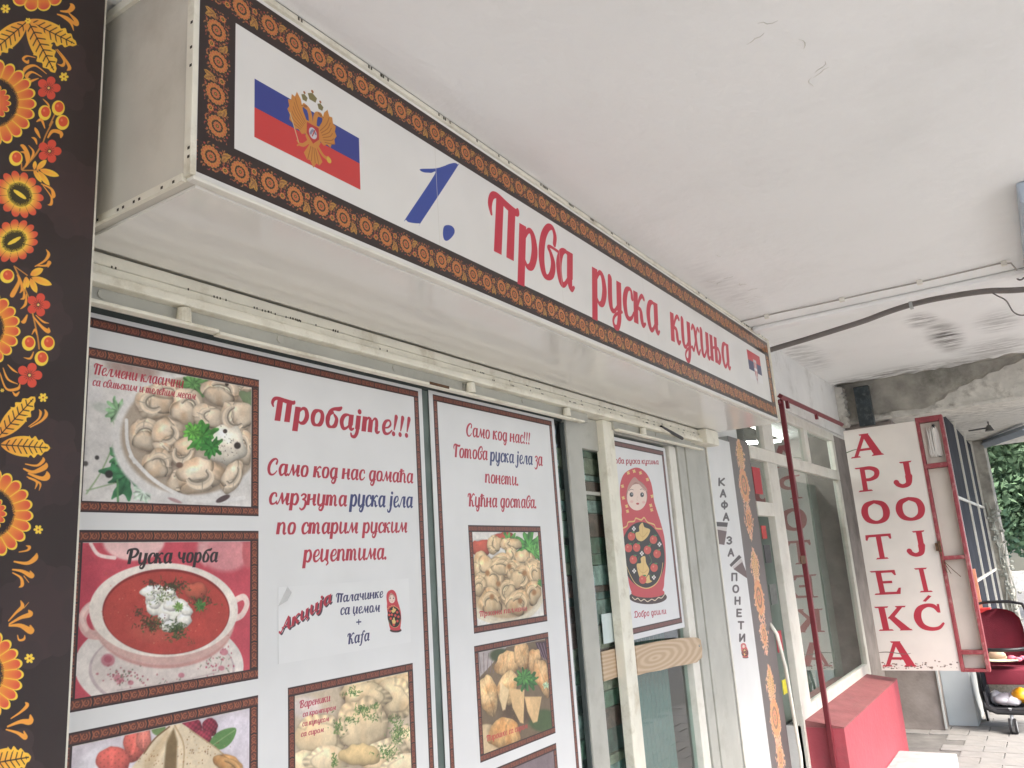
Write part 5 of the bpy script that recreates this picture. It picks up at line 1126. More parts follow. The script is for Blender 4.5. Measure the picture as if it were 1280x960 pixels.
link('wall', MB().box(-3, 5.08, 1.56, 1.9, 2.27, 3.45), M_wall, fas)
link('wall', MB().box(5.08, 8.6, 1.5, 1.9, 2.62, 3.45), M_wall, fas)
link('wall', MB().box(7.69, 8.6, 1.502, 1.9, 0, 2.62), M_column, fas, label='bare brown grey rendered strip of wall')
link('wall', MB().box(-3, 30, 1.52, 1.9, 3.452, 9), M_wall, fas)
link('upper_storey', MB().box(-3, 14.3, CE, 1.5, 3.455, 9), M_wall, fas)
link('wall', MB().box(8.602, 14.3, 1.5, 1.9, 0, 3.45), M_column, fas)
g = random.Random(17); pk = MB()
for (cx, cy, n, sp) in ((1.84, .28, 6, .04), (3.4, .93, 9, .13)):
    for k in range(n):
        x, y, a = cx+g.gauss(0, sp*1.6), cy+g.gauss(0, sp*.6), g.random()*6.28; pts = []
        for q in range(5): pts.append((x, y, 2.7158)); a += g.uniform(-.9, .9); x += .012*math.cos(a); y += .012*math.sin(a)
        pk.tube(pts, [.0004, .0010, .0012, .0009, .0004], 4)
o = tag(link('paint_flakes', pk, M_strip), 'curled edges of peeling paint on the near ceiling', 'paint flakes', kind='stuff')
# far bay ceiling
struct('far_ceiling', MB().box(8.72, 14.3, CE, 1.5, 2.98, 3.45), M_strip)
# broken beam
beam = thing('concrete_beam', 'concrete beam with its plaster fallen away above the pharmacy sign', 'beam', (8.3, 0, 2.77))
link('beam_core', MB().box(8.3, 8.7, CE, 1.5, 2.80, 3.45), M_conc, beam)
b2 = MB(); g = random.Random(5)
pts = [(CE, 2.8), (1.499, 2.8), (1.499, 2.812)]; y = 1.40
while y > .66: pts.append((y, 2.815+g.uniform(0, .018))); y -= g.uniform(.04, .1)
pts += [(.66, 2.86), (.60, 2.875), (.56, 2.92), (.49, 2.93), (.46, 2.965), (.39, 2.975), (.33, 3.01), (.27, 3.005), (.21, 3.045), (.13, 3.05), (.08, 3.085), (.0, 3.09), (-.06, 3.12), (-.3, 3.15), (CE, 3.15)]
b2.prism(pts, 0, 8.282, 8.299); link('plaster_patch', b2, M_strip, beam)
lip = MB(); lp = []
x = 1.499
while x > CE: lp.append((x, 2.765+g.uniform(0, .012))); x -= g.uniform(.05, .14)
lip.prism([(1.499, 2.799)]+lp+[(CE, 2.799)], 0, 8.262, 8.71); link('beam_edge', lip, M_strip, beam)
rg = MB(); q = []
z = 2.74
while z < 3.13: q.append((1.43+g.uniform(-.015, .02), z)); z += g.uniform(.01, .03)
rg.prism([(1.499, 2.74)]+q+[(1.499, 3.13)], 0, 8.14, 8.298); link('broken_plaster', rg, M_strip, beam)
tag(link('downpipe', MB().box(8.16, 8.24, 1.2, 1.335, 2.72, 3.1, .008), mat('dark_blue_green_steel', (52, 62, 66), .4, .4, 10, .1, 60, dirt=.4, dcol=(150, 150, 145), ds=20)), 'short dark square steel pipe set in the broken corner beside the beam', 'pipe')

# ------------------------------------------------------------------ printed art
PPM = 1150
tl_sign = ornament_tile(.127, .074, 1400)
tl_post = scroll_tile(.05, .021, PPM); tl_pic = scroll_tile(.055, .023, PPM, (164, 88, 56))
WHITE = (226, 226, 224)
# shop sign face
SX0, SX1, SZ0, SZ1 = .765, 4.268, 2.272, 2.706
c = Canvas(SX0, SZ0, SX1-SX0, SZ1-SZ0, 1400, (226, 224, 220))
for z0, z1 in ((2.287, 2.361), (2.619, 2.694)): c.tile(tl_sign, .77, 4.258, z0, z1)
for x0, x1 in ((.77, .845), (4.186, 4.258)): c.tile(tl_sign, x0, x1, 2.361, 2.619, True)
c.rect(.772, .778, 2.287, 2.694, DRK); c.rect(.836, .846, 2.356, 2.622, DRK); c.rect(.77, 4.258, 2.355, 2.363, DRK) if False else None
for z in (2.287, 2.356, 2.617, 2.689): c.rect(.846 if z in (2.356, 2.617) else .77, 4.186 if z in (2.356, 2.617) else 4.258, z, z+.006, DRK)
c.rect(.889, 1.165, 2.465, 2.524, (52, 62, 134)); c.rect(.889, 1.165, 2.404, 2.465, (196, 62, 60))
# double-headed eagle
def eagle(c, cx, cz, k):
    G, G2, R_ = (196, 132, 62), (150, 92, 40), (176, 52, 52)
    P = lambda pts, col: c.P([(cx+a*k, cz+b*k) for a, b in pts], col)
    S = lambda pts, w, col: c.S([(cx+a*k, cz+b*k, w*k) for a, b in pts], col)
    for s_ in (-1, 1):
        P([(s_*a, b) for a, b in ((.12, .1), (.3, .42), (.38, .72), (.5, .86), (.56, .7), (.66, .72), (.68, .56), (.78, .52), (.74, .36), (.8, .26), (.72, .14), (.74, .0), (.62, -.04), (.58, -.16), (.46, -.12), (.36, -.2), (.16, -.1))], G)
        for q in range(6): S([(s_*(.24+q*.03), .16-q*.05), (s_*(.45+q*.04), .42-q*.09), (s_*(.55+q*.035), .66-q*.13)], .018, G2)
        S([(s_*.06, .2), (s_*.08, .42), (s_*.14, .56), (s_*.26, .6)], .13, G); S([(s_*.2, .62), (s_*.33, .56)], .06, G2); S([(s_*.3, .57), (s_*.38, .5)], .035, G)
        S([(s_*.14, -.3), (s_*.3, -.46), (s_*.42, -.5)], .09, G); S([(s_*.42, -.5), (s_*.5, -.44)], .05, G); S([(s_*.42, -.5), (s_*.5, -.56)], .04, G)
        P([(s_*a, b) for a, b in ((.2, .74), (.16, .86), (.26, .92), (.36, .86), (.32, .74))], (120, 112, 70)); c.E((cx+s_*.26*k, cz+.96*k, .035*k, 0, 0, .035*k), G2)
    P([(-.1, .86), (-.15, 1.0), (0, 1.08), (.15, 1.0), (.1, .86)], (120, 112, 70)); c.E((cx, cz+1.12*k, .04*k, 0, 0, .04*k), G2)
    P([(-.2, .25), (.2, .25), (.24, -.2), (.1, -.42), (-.1, -.42), (-.24, -.2)], G)
    P([(-.08, -.3), (-.3, -.66), (-.2, -.8), (-.1, -.78), (0, -.94), (.1, -.78), (.2, -.8), (.3, -.66), (.08, -.3)], G)
    for q in (-.18, -.06, .06, .18): S([(q*.4, -.4), (q, -.78)], .02, G2)
    P([(-.19, .2), (.19, .2), (.2, -.1), (.0, -.3), (-.2, -.1)], R_); c.E((cx, cz-.02*k, .13*k, 0, 0, .15*k), (200, 196, 200)); S([(-.08, -.06), (0, .06), (.09, .0)], .06, (130, 130, 150)); S([(-.02, -.1), (.06, .08)], .03, R_)
    S([(-.46, -.46), (-.72, .2)], .03, (200, 180, 140)); c.E((cx+.52*k, cz-.52*k, .08*k, 0, 0, .08*k), (206, 170, 70))
eagle(c, 1.033, 2.478, .082)
for o in ART['sign_text'][:2]: c.P(o[1], o[2], smooth=True)
SRED = (192, 44, 66)
c.T('Прва', (1.635, 2.421), (2.096, 2.422), .124, SRED, 1.12); c.T('руска', (2.21, 2.420), (2.752, 2.423), .121, SRED, 1.1); c.T('кухиња', (2.862, 2.424), (3.565, 2.429), .119, SRED, 1.1)
c.rect(3.862, 4.075, 2.535, 2.585, (190, 54, 64)); c.rect(3.862, 4.075, 2.485, 2.535, (52, 58, 96)); c.rect(3.862, 4.075, 2.44, 2.485, (232, 230, 228))
c.P([(3.95, 2.55), (4.0, 2.55), (4.0, 2.47), (3.975, 2.42), (3.95, 2.47)], (204, 196, 196)); c.P([(3.957, 2.535), (3.993, 2.535), (3.993, 2.48), (3.975, 2.44), (3.957, 2.48)], (178, 60, 66)); c.S([(3.96, 2.5, .014), (3.99, 2.5, .014)], (232, 228, 224)); c.S([(3.975, 2.53, .012), (3.975, 2.46, .012)], (232, 228, 224))
for x in (1.43, 2.02, 2.64, 3.26): c.rect(x, x+.0012, 2.363, 2.617, (210, 206, 198))
P_sign = print_mat('sign_face', c, .3, .05, (1.06, .98, 2))
sign = thing('shop_sign', 'long white lightbox sign of the Russian kitchen with flowered border and flags', 'sign', (2.5, 1.3, SZ0))
link('cabinet', MB().box(SX0-.004, SX1, 1.085, 1.499, SZ0-.002, SZ1, .003), M_cab, sign)
sheet('sign_face', c, 'y', 1.0825, P_sign, sign)
link('soffit_panel', MB().box(SX0+.012, SX1-.006, 1.094, 1.44, SZ0-.008, SZ0-.0025), M_soffit, sign)
for z0, z1, m_ in ((SZ0-.005, SZ0+.002, M_white), (SZ1-.004, SZ1+.008, M_cream)): link('edge_trim', MB().box(SX0-.006, SX1+.006, 1.074, 1.092, z0, z1, .002), m_, sign)
for x0, x1 in ((SX0-.012, SX0-.001), (SX1-.002, SX1+.006)): link('edge_trim', MB().box(x0, x1, 1.074, 1.094, SZ0+.0025, SZ1-.0045, .002), M_cream, sign)
link('edge_trim', MB().box(SX0-.012, SX0-.0045, 1.096, 1.498, SZ0-.004, SZ0+.010), M_cream, sign); link('edge_trim', MB().box(SX0-.012, SX0-.0045, 1.096, 1.498, SZ1-.012, SZ1+.006), M_cream, sign)
g = random.Random(9); bl_ = MB()
for i in range(34):     # black specks of grime along the trims
    x = g.uniform(SX0, SX1)
    for k in range(g.choice((1, 2, 2))): bl_.box(x+k*.008, x+k*.008+.0035, 1.0712, 1.072, SZ1-.003, SZ1+.004)
for i in range(24):
    z = SZ0+.03+i*.016+g.uniform(-.004, .004)
    if g.random() < .28: bl_.box(SX0-.0125, SX0-.0121, 1.077, 1.083, z, z+.005)
    y = 1.1+i*.016
    if g.random() < .28: bl_.box(SX0-.0126, SX0-.0122, y, y+.006, SZ0-.001, SZ0+.004)
o = link('grime_spots', bl_, M_grime, sign); o['kind'] = 'stuff'

# left flowered panel on its pillar
c = Canvas(.2, .7, .522, 2.3, 1400, (49, 38, 36))
nn = np.indices((c.H, c.W)).astype(np.float32)
c.a += ((vnoise(nn[1]/1400, nn[0]/1400, .09, 1)-.5)*7)[..., None]
for q in range(9):      # faint tone-on-tone flowers
    c.E((.655+.03*math.sin(q*2.3), .9+q*.23, .055, 0, 0, .07), (60, 45, 44)); 
    for k in range(7): a = k*.9; c.E((.655+.03*math.sin(q*2.3)+.05*math.cos(a), .9+q*.23+.062*math.sin(a), .018, 0, 0, .02), (58, 44, 43))
c.run(ART['panel'])
pil = thing('flower_panel_pillar', 'dark pillar cladding printed with big orange folk flowers at the left edge', 'panel', (.46, 1.35, 0))
link('pillar', MB().box(-.4, .70, 1.325, 1.9, 0, 3.2), M_cab, pil)
sheet('printed_panel', c, 'y', 1.3, print_mat('flower_panel', c, .42, .12, (1.05, 1.0, 2)), pil, thick=.02)
link('edge_strip', MB().box(.7225, .7275, 1.304, 1.32, .7, 3.0), M_cream, pil)

def picture(c, x0, x1, z0, z1, d, key, tl):
    c.rect(x0, x1, z0, z1, (60, 40, 38)); grid_ops(c, None, x0, x1, z0, z1, tl, d)
    c.clip = (x0+d-c.h0, x1-d-c.h0, z0+d-c.z0, z1-d-c.z0); c.rect(x0+d, x1-d, z0+d, z1-d, (200, 190, 180)); c.run([o_ for o_ in ART[key] if o_[0] != 'T'])
    j0, j1 = int(round((z0+d-c.z0)*c.ppm)), int(round((z1-d-c.z0)*c.ppm)); i0, i1 = int(round((x0+d-c.h0)*c.ppm)), int(round((x1-d-c.h0)*c.ppm))
    R_ = c.a[j0:j1, i0:i1]
    for _ in range(2):
        R_[1:-1, 1:-1] = (R_[1:-1, 1:-1]*2+R_[:-2, 1:-1]+R_[2:, 1:-1]+R_[1:-1, :-2]+R_[1:-1, 2:])/6
    yy, xx_ = np.indices(R_.shape[:2]).astype(np.float32)/c.ppm
    f_ = 1+.10*(vnoise(xx_, yy, .05, 1)-.5)+.08*(vnoise(xx_, yy, .012, 2)-.5)+.06*(vnoise(xx_, yy, .004, 3)-.5)
    R_ *= f_[..., None]; R_ += np.random.default_rng(3).normal(0, 3.0, R_.shape[:2]+(1,))
    c.run([o_ for o_ in ART[key] if o_[0] == 'T']); c.clip = None
# poster 1
c = Canvas(.70, .74, 1.156, 1.4145, PPM, WHITE)
grid_ops(c, None, .74, 1.838, .78, 2.145, tl_post, .021)
picture(c, .818, 1.249, 1.764, 2.084, .0215, 'pelmeni', tl_pic); picture(c, .822, 1.249, 1.413, 1.731, .0225, 'soup', tl_pic)
picture(c, .822, 1.249, 1.06, 1.379, .0225, 'crepe', tl_pic); picture(c, 1.332, 1.766, 1.06, 1.382, .0205, 'vareniki', tl_post)
c.run(ART['p1text'])
p1 = thing('poster', 'large white menu poster with red script and pictures of dumplings, red soup and crepes', 'poster', (1.28, 1.5, .74))
sheet('printed_sheet', c, 'y', 1.5, print_mat('menu_poster', c), p1)
c = Canvas(1.304, 1.436, .457, .168, 1500, (229, 229, 227)); c.run(ART['sticker'])
st_ = thing('promo_sticker', 'small pancake and coffee offer sticker with red slanted word, stuck on the big poster', 'sticker', (1.53, 1.498, 1.436))
sheet('printed_sheet', c, 'y', 1.4985, print_mat('promo_sticker', c), st_, thick=.0008)
mb = MB(); q_ = [(1.304, 1.604), (1.304, 1.566), (1.326, 1.597), (1.332, 1.604)]; mb.bm.faces.new([mb.bm.verts.new((x, 1.4985-d, z)) for (x, z), d in zip(((1.3035, 1.562), (1.332, 1.6045), (1.331, 1.590), (1.318, 1.572)), (0, 0, .014, .014))]); link('curled_corner', mb, mat('paper_back', (206, 206, 206), .7), st_)
# poster 2
c = Canvas(1.889, .74, .752, 1.4165, PPM, WHITE)
grid_ops(c, None, 1.908, 2.622, .76, 2.146, tl_post, .02)
picture(c, 2.053, 2.484, 1.43, 1.752, .0205, 'pelmeni_fried', tl_post); picture(c, 2.05, 2.482, 1.07, 1.394, .0205, 'pastries', tl_post); picture(c, 2.05, 2.48, .78, 1.04, .0205, 'fourth', tl_post)
c.run(ART['p2text'])
p2 = thing('poster', 'narrower white poster about ready meals and home delivery with two pastry pictures', 'poster', (2.26, 1.5, .74))
sheet('printed_sheet', c, 'y', 1.5, print_mat('delivery_poster', c), p2)
# doll poster on the door
c = Canvas(3.04, 1.30, .662, .838, 1000, (224, 224, 224)); grid_ops(c, None, 3.06, 3.676, 1.322, 2.122, scroll_tile(.05, .024, 1000, (132, 74, 66)), .024); c.run(ART['doll_poster'])
P_doll = print_mat('doll_poster', c)
p3 = thing('poster', 'white door poster with a painted red nesting doll and a welcome line', 'poster', (3.37, 1.5, 1.3))
sheet('printed_sheet', c, 'y', 1.496, P_doll, p3)

# ------------------------------------------------------------------ shop window, shutter header, door
sw = thing('shop_window', 'tall greenish glazed shop window behind the two white posters', 'window', (1.7, 1.52, 0))
link('pane', MB().box(.70, 2.80, 1.512, 1.518, .42, 2.22), M_glass, sw)
link('gap_sheet', MB().box(.72, 2.63, 1.505, 1.5065, .43, 2.154), mat('grey_green_gap_tone', (98, 110, 104), .5, .3, 14), sw)  # added sheet, supplies the grey-green tone of the gap between posters
link('plinth', MB().box(.70, 2.715, 1.5, 1.56, 0, .42), M_greyframe, sw)
link('window_frame', MB().box(2.700, 2.7085, 1.495, 1.511, 0, 2.15), M_darkgap, sw)
sh = thing('shutter_header', 'cream roller shutter box rail with grimy edges above the posters', 'shutter', (2.5, 1.45, 2.1))
link('upper_moulding', MB().box(.70, 4.21, 1.448, 1.56, 2.236, 2.262, .003), M_cream, sh)
link('middle_moulding', MB().box(.70, 4.19, 1.44, 1.558, 2.214, 2.233, .003), M_cream, sh)
link('lower_moulding', MB().box(.70, 4.17, 1.425, 1.556, 2.19, 2.2115, .005), M_cream, sh)
for x0, x1 in ((.745, 2.0), (2.01, 2.83), (3.06, 3.95)): link('shutter_bar', MB().box(x0, x1, 1.452, 1.472, 2.156, 2.198, .002), M_greyframe, sh)
for x0, x1, dz in ((.70, 1.08, .002), (1.081, 2.75, -.002), (3.05, 3.55, 0), (3.551, 4.05, .002)):
    link('shutter_lip', MB().box(x0, x1, 1.425, 1.448, 2.146+dz, 2.154+dz, .002), M_cream, sh)
for x in (1.0, 2.02, 2.63, 3.32):
    link('stop_knob', MB().tube([(x, 1.436, 2.155), (x, 1.436, 2.186)], [.0155, .0135], 14), M_cream, sh, smooth=False)
for x in (.83, 1.27, 1.68, 2.35, 3.5): link('screw', MB().tube([(x, 1.4515, 2.178), (x, 1.4485, 2.178)], .0095, 14), M_greyframe, sh)
link('rust_patch', MB().box(1.80, 1.89, 1.422, 1.4245, 2.146, 2.154), M_rust, sh)
link('torn_tape', MB().tube([(.745, 1.444, 2.266), (.748, 1.436, 2.25), (.744, 1.438, 2.235), (.75, 1.434, 2.22), (.746, 1.438, 2.205)], [.004, .006, .003, .006, .004], 6), M_rust, sh)
link('wedge', MB().tube([(3.52, 1.43, 2.214), (3.75, 1.42, 2.18)], .008, 6), M_black, sh)
link('rail_end', MB().box(4.05, 4.235, 1.40, 1.50, 2.185, 2.262, .006), M_cream, sh)
gs = MB(); g = random.Random(21)
for i in range(70):
    x = g.uniform(.76, 4.1); z, yy = g.choice(((2.2335, 1.4395), (2.2125, 1.4245), (2.2345, 1.4395)))
    for k in range(g.choice((1, 2, 3))): gs.box(x+k*.008, x+k*.008+.0032, yy-.0006, yy-.0001, z-.003, z+.002)
o = link('grime_spots', gs, M_grime, sh); o['kind'] = 'stuff'
link('dark_slot', MB().box(.70, 2.74, 1.5035, 1.511, 2.1555, 2.215), M_darkgap, sh)

dk = thing('strip_tone_stack', 'stacked colourful packs added behind the narrow glass strips for their reflected colours', 'blocks', (2.7, 1.55, 0)); g = random.Random(14)  # coloured boxes added in place of the reflections in these strips
cols_ = [mat('tone_block_'+n_, c_, .5, .6, 30) for n_, c_ in (('green', (104, 134, 114)), ('teal', (124, 152, 152)), ('pale', (176, 190, 186)), ('red', (132, 92, 88)), ('dark', (78, 98, 94)), ('straw', (160, 154, 134)))]
for x0, x1 in ((2.632, 2.80), (2.84, 3.14)):
    z = .45; k = 0
    while z < 2.05:
        h = g.uniform(.025, .10); w_ = g.uniform(0, .012); link('package', MB().box(x0+w_, x1-w_, 1.522+g.uniform(0, .012), 1.57, z, z+h-.004, .002), g.choice(cols_), dk); z += h
sl = thing('side_light', 'narrow glazed side panel with grey frame left of the white door post', 'window', (2.84, 1.5, 0))
link('stile', MB().box(2.7095, 2.83, 1.488, 1.511, 0, 2.187, .003), M_greyframe, sl)
link('pane', MB().box(2.831, 3.06, 1.512, 1.517, .3, 2.06), M_glass, sl)
for a in ((1.49, 1.53, 2.061, 2.187), (1.503, 1.511, 1.88, 1.893), (1.49, 1.53, 0, .299)): link('rail', MB().box(2.831, 3.06, *a), M_greyframe, sl)
link('gap_strip', MB().box(3.045, 3.06, 1.501, 1.511, 0, 2.187), M_darkgap, sl)  # dark strip painted in for the shaded gap beside the white post
tag(link('notice', MB().box(2.90, 3.03, 1.506, 1.508, 1.31, 1.42), mat('notice_paper', (206, 218, 216), .7)), 'small pale notice taped inside the narrow side pane', 'notice')
post = thing('door_post', 'white wooden post standing proud between side panel and door', 'post', (3.0, 1.47, 0))
link('shaft', MB().box(2.975, 3.025, 1.46, 1.50, 0, 2.189, .004), M_cream, post); link('shaft', MB().box(3.026, 3.078, 1.463, 1.50, 0, 2.189, .004), M_cream, post)

dr_ = thing('shop_door', 'glazed shop door with pale frame, nesting doll poster and rough wooden handle', 'door', (3.4, 1.5, 0))
link('pane', MB().box(3.079, 3.715, 1.512, 1.517, .3, 2.15), M_glass, dr_)
link('top_rail', MB().box(3.079, 3.80, 1.488, 1.53, 2.151, 2.186, .002), M_greyframe, dr_)
link('stile', MB().box(3.716, 3.80, 1.482, 1.53, 0, 2.15, .003), M_white, dr_)
link('kick_rail', MB().box(3.079, 3.715, 1.488, 1.53, 0, .299), M_white, dr_)
pts = []
top = [(3.08, 1.282), (3.2, 1.279), (3.3, 1.277), (3.42, 1.272), (3.55, 1.266), (3.68, 1.256), (3.76, 1.248), (3.795, 1.236)]
bot = [(3.803, 1.19), (3.79, 1.155), (3.72, 1.142), (3.6, 1.148), (3.45, 1.158), (3.3, 1.162), (3.18, 1.170), (3.08, 1.172)]
hb = MB().prism(top+bot, 1, 1.462, 1.478); bmesh.ops.bevel(hb.bm, geom=[e for e in hb.bm.edges if len(e.link_faces) == 2 and abs(e.verts[0].co.y-e.verts[1].co.y) < 1e-4], offset=.0025, segments=2, affect='EDGES')
tag(link('board_offcut', MB().box(2.87, 3.04, 1.503, 1.511, 1.178, 1.285, .003), M_wood), 'short end of wooden board seen in the narrow side pane left of the post', 'board')
hd = link('handle', hb, M_wood, dr_, label='rough pale wooden board used as a handle')
c_ = MB().tube([(3.765, 1.462, 1.21), (3.765, 1.4585, 1.21)], .005, 12); link('bolt', c_, M_lightgrey, dr_)

jb = thing('jamb_board', 'wide plain grey board with dark joints right of the doll door', 'board', (4.0, 1.5, 0))
link('board', MB().box(3.812, 3.905, 1.476, 1.54, 0, 2.2, .003), M_greyframe, jb); link('board', MB().box(3.91, 4.19, 1.47, 1.54, 0, 2.23, .003), M_greyframe, jb)
link('joint', MB().box(3.80, 4.245, 1.541, 1.56, 0, 2.25), M_black, jb)
c = Canvas(4.245, .0, .44, 2.262, 600, (222, 222, 220)); c.run(ART['pilaster'])
pl = thing('pilaster', 'white pilaster with vertical takeaway coffee lettering and two paper cups', 'pilaster', (4.46, 1.5, 0))
link('core', MB().box(4.246, 4.684, 1.492, 1.6, 0, 2.264, .004), M_white, pl); sheet('printed_panel', c, 'y', 1.489, print_mat('coffee_pilaster', c, .35), pl)
link('edge_bead', MB().box(4.246, 4.262, 1.478, 1.488, 0, 2.262, .003), M_white, pl)
c = Canvas(4.69, 0, .385, 2.30, 600, (104, 98, 96))
for k in range(4):
    zc = 2.0-k*.66; g_ = random.Random(k)
    for q in range(420):
        t = g_.uniform(-1, 1); wd = .105*(1-abs(t)**3)**.5*(.75+.25*math.cos(t*9)); xx = 4.885+g_.uniform(-1, 1)*wd; zz = zc+t*.30; l = g_.uniform(.008, .02); a = g_.random()*6.28
        c.S([(xx, zz, .011), (xx+l*math.cos(a), zz+l*math.sin(a), .005)], g_.choice(((234, 160, 130), (232, 184, 128), (218, 136, 112), (238, 204, 156), (228, 150, 120))))
    for zo, R2 in ((.02, .085), (-.19, .05)): rosette(c, (4.885, zc+zo, R2, 0, 0, R2*1.25), 14, 0)
    for l_ in ((4.86, zc+.18, 1.9), (4.91, zc+.18, 1.2), (4.885, zc+.23, 1.57)): leaf(c, (l_[0], l_[1], .06*math.cos(l_[2]), .06*math.sin(l_[2]), -.025*math.sin(l_[2]), .025*math.cos(l_[2])), True, (228, 184, 120))
mk = np.any(np.abs(c.a-np.array((104, 98, 96))) > 6, axis=2); c.a[mk] = c.a[mk]*.5+np.array((238, 180, 146))*.5
fs = thing('flower_strip', 'narrow grey strip with faded orange folk flowers beside the coffee lettering', 'panel', (4.88, 1.5, 0))
link('backing', MB().box(4.688, 5.076, 1.498, 1.6, 0, 2.30, .003), M_lightgrey, fs); sheet('printed_panel', c, 'y', 1.495, print_mat('flower_strip', c, .3), fs)

# ------------------------------------------------------------------ second shop front
pf = thing('pharmacy_storefront', 'white framed shop front with large glass and small top lights beside the pharmacy sign', 'shop front', (6.4, 1.5, 0))
for (x0, x1, z0, z1) in ((5.085, 5.43, 2.285, 2.55), (5.66, 6.58, 2.285, 2.55), (6.69, 7.6, 2.285, 2.55), (5.66, 7.6, .655, 2.2), (5.085, 5.43, 1.93, 2.2)):
    link('pane', MB().box(x0-.01, x1+.01, 1.512, 1.517, z0-.01, z1+.01), M_glass2, pf)
for args in ((5.08, 7.69, 2.552, 2.622), (5.08, 7.69, 2.2, 2.283), (5.43, 5.66, 0, 2.199), (5.43, 5.66, 2.284, 2.551), (6.58, 6.69, 2.284, 2.551), (7.6, 7.69, .557, 2.199), (7.6, 7.69, 2.284, 2.551), (5.661, 7.599, .557, .652), (5.08, 5.429, 1.84, 1.928)):
    link('frame_bar', MB().box(args[0], args[1], 1.488, 1.535, args[2], args[3], .004), M_white, pf)
link('sill_wall', MB().box(5.43, 7.69, 1.51, 1.6, 0, .556), M_wall, pf)
link('cladding', MB().box(5.6, 8.1, 1.482, 1.4995, 2.64, 2.70, .003), M_wall, pf)
hdl = thing('door_handle_bar', 'long white curved pull bar in the open pharmacy doorway', 'handle', (4.9, 1.43, .3)); link('bar', MB().tube([(5.04, 1.5, 1.2), (5.02, 1.46, 1.14), (5.03, 1.44, .95), (5.06, 1.44, .7), (5.09, 1.44, .45), (5.10, 1.46, .2), (5.10, 1.5, .15)], .011, 10), M_white, hdl, smooth=True)
rw = thing('red_wall', 'low bright red painted wall under the pharmacy window', 'wall', (6.4, 1.38, 0))
link('wall_body', MB().box(5.46, 7.5, 1.262, 1.509, 0, .545), M_red, rw)
link('sill', MB().prism([(1.26, .546), (1.487, .546), (1.487, .585), (1.26, .553)], 0, 5.458, 7.502), M_redsill, rw)
rb = thing('awning_frame', 'thin dark red steel frame standing on the red wall before the glass', 'frame', (5.42, 1.33, .56))
link('upright', MB().box(5.42, 5.45, 1.33, 1.36, .0, 2.60, .003), M_redbar, rb)
link('top_bar', MB().tube([(5.37, 1.33, 2.61), (7.3, 1.33, 2.64)], .02, 4), M_redbar, rb)
for x in (5.52, 6.35): link('hook', MB().box(x, x+.03, 1.32, 1.34, 2.545+(x-5.4)*.03, 2.595+(x-5.4)*.03), M_redbar, rb)
link('latch', MB().box(5.30, 5.42, 1.33, 1.337, 1.53, 1.58, .004), M_rust, rb)
link('mount', MB().box(5.37, 5.44, 1.34, 1.49, 2.565, 2.585), M_redbar, rb)
st2 = thing('doorstep', 'pale concrete step against the end of the red wall', 'step', (6.6, 1.05, 0)); link('slab', MB().box(5.6, 7.05, .865, 1.26, .005, .10, .012), M_lightgrey, st2)

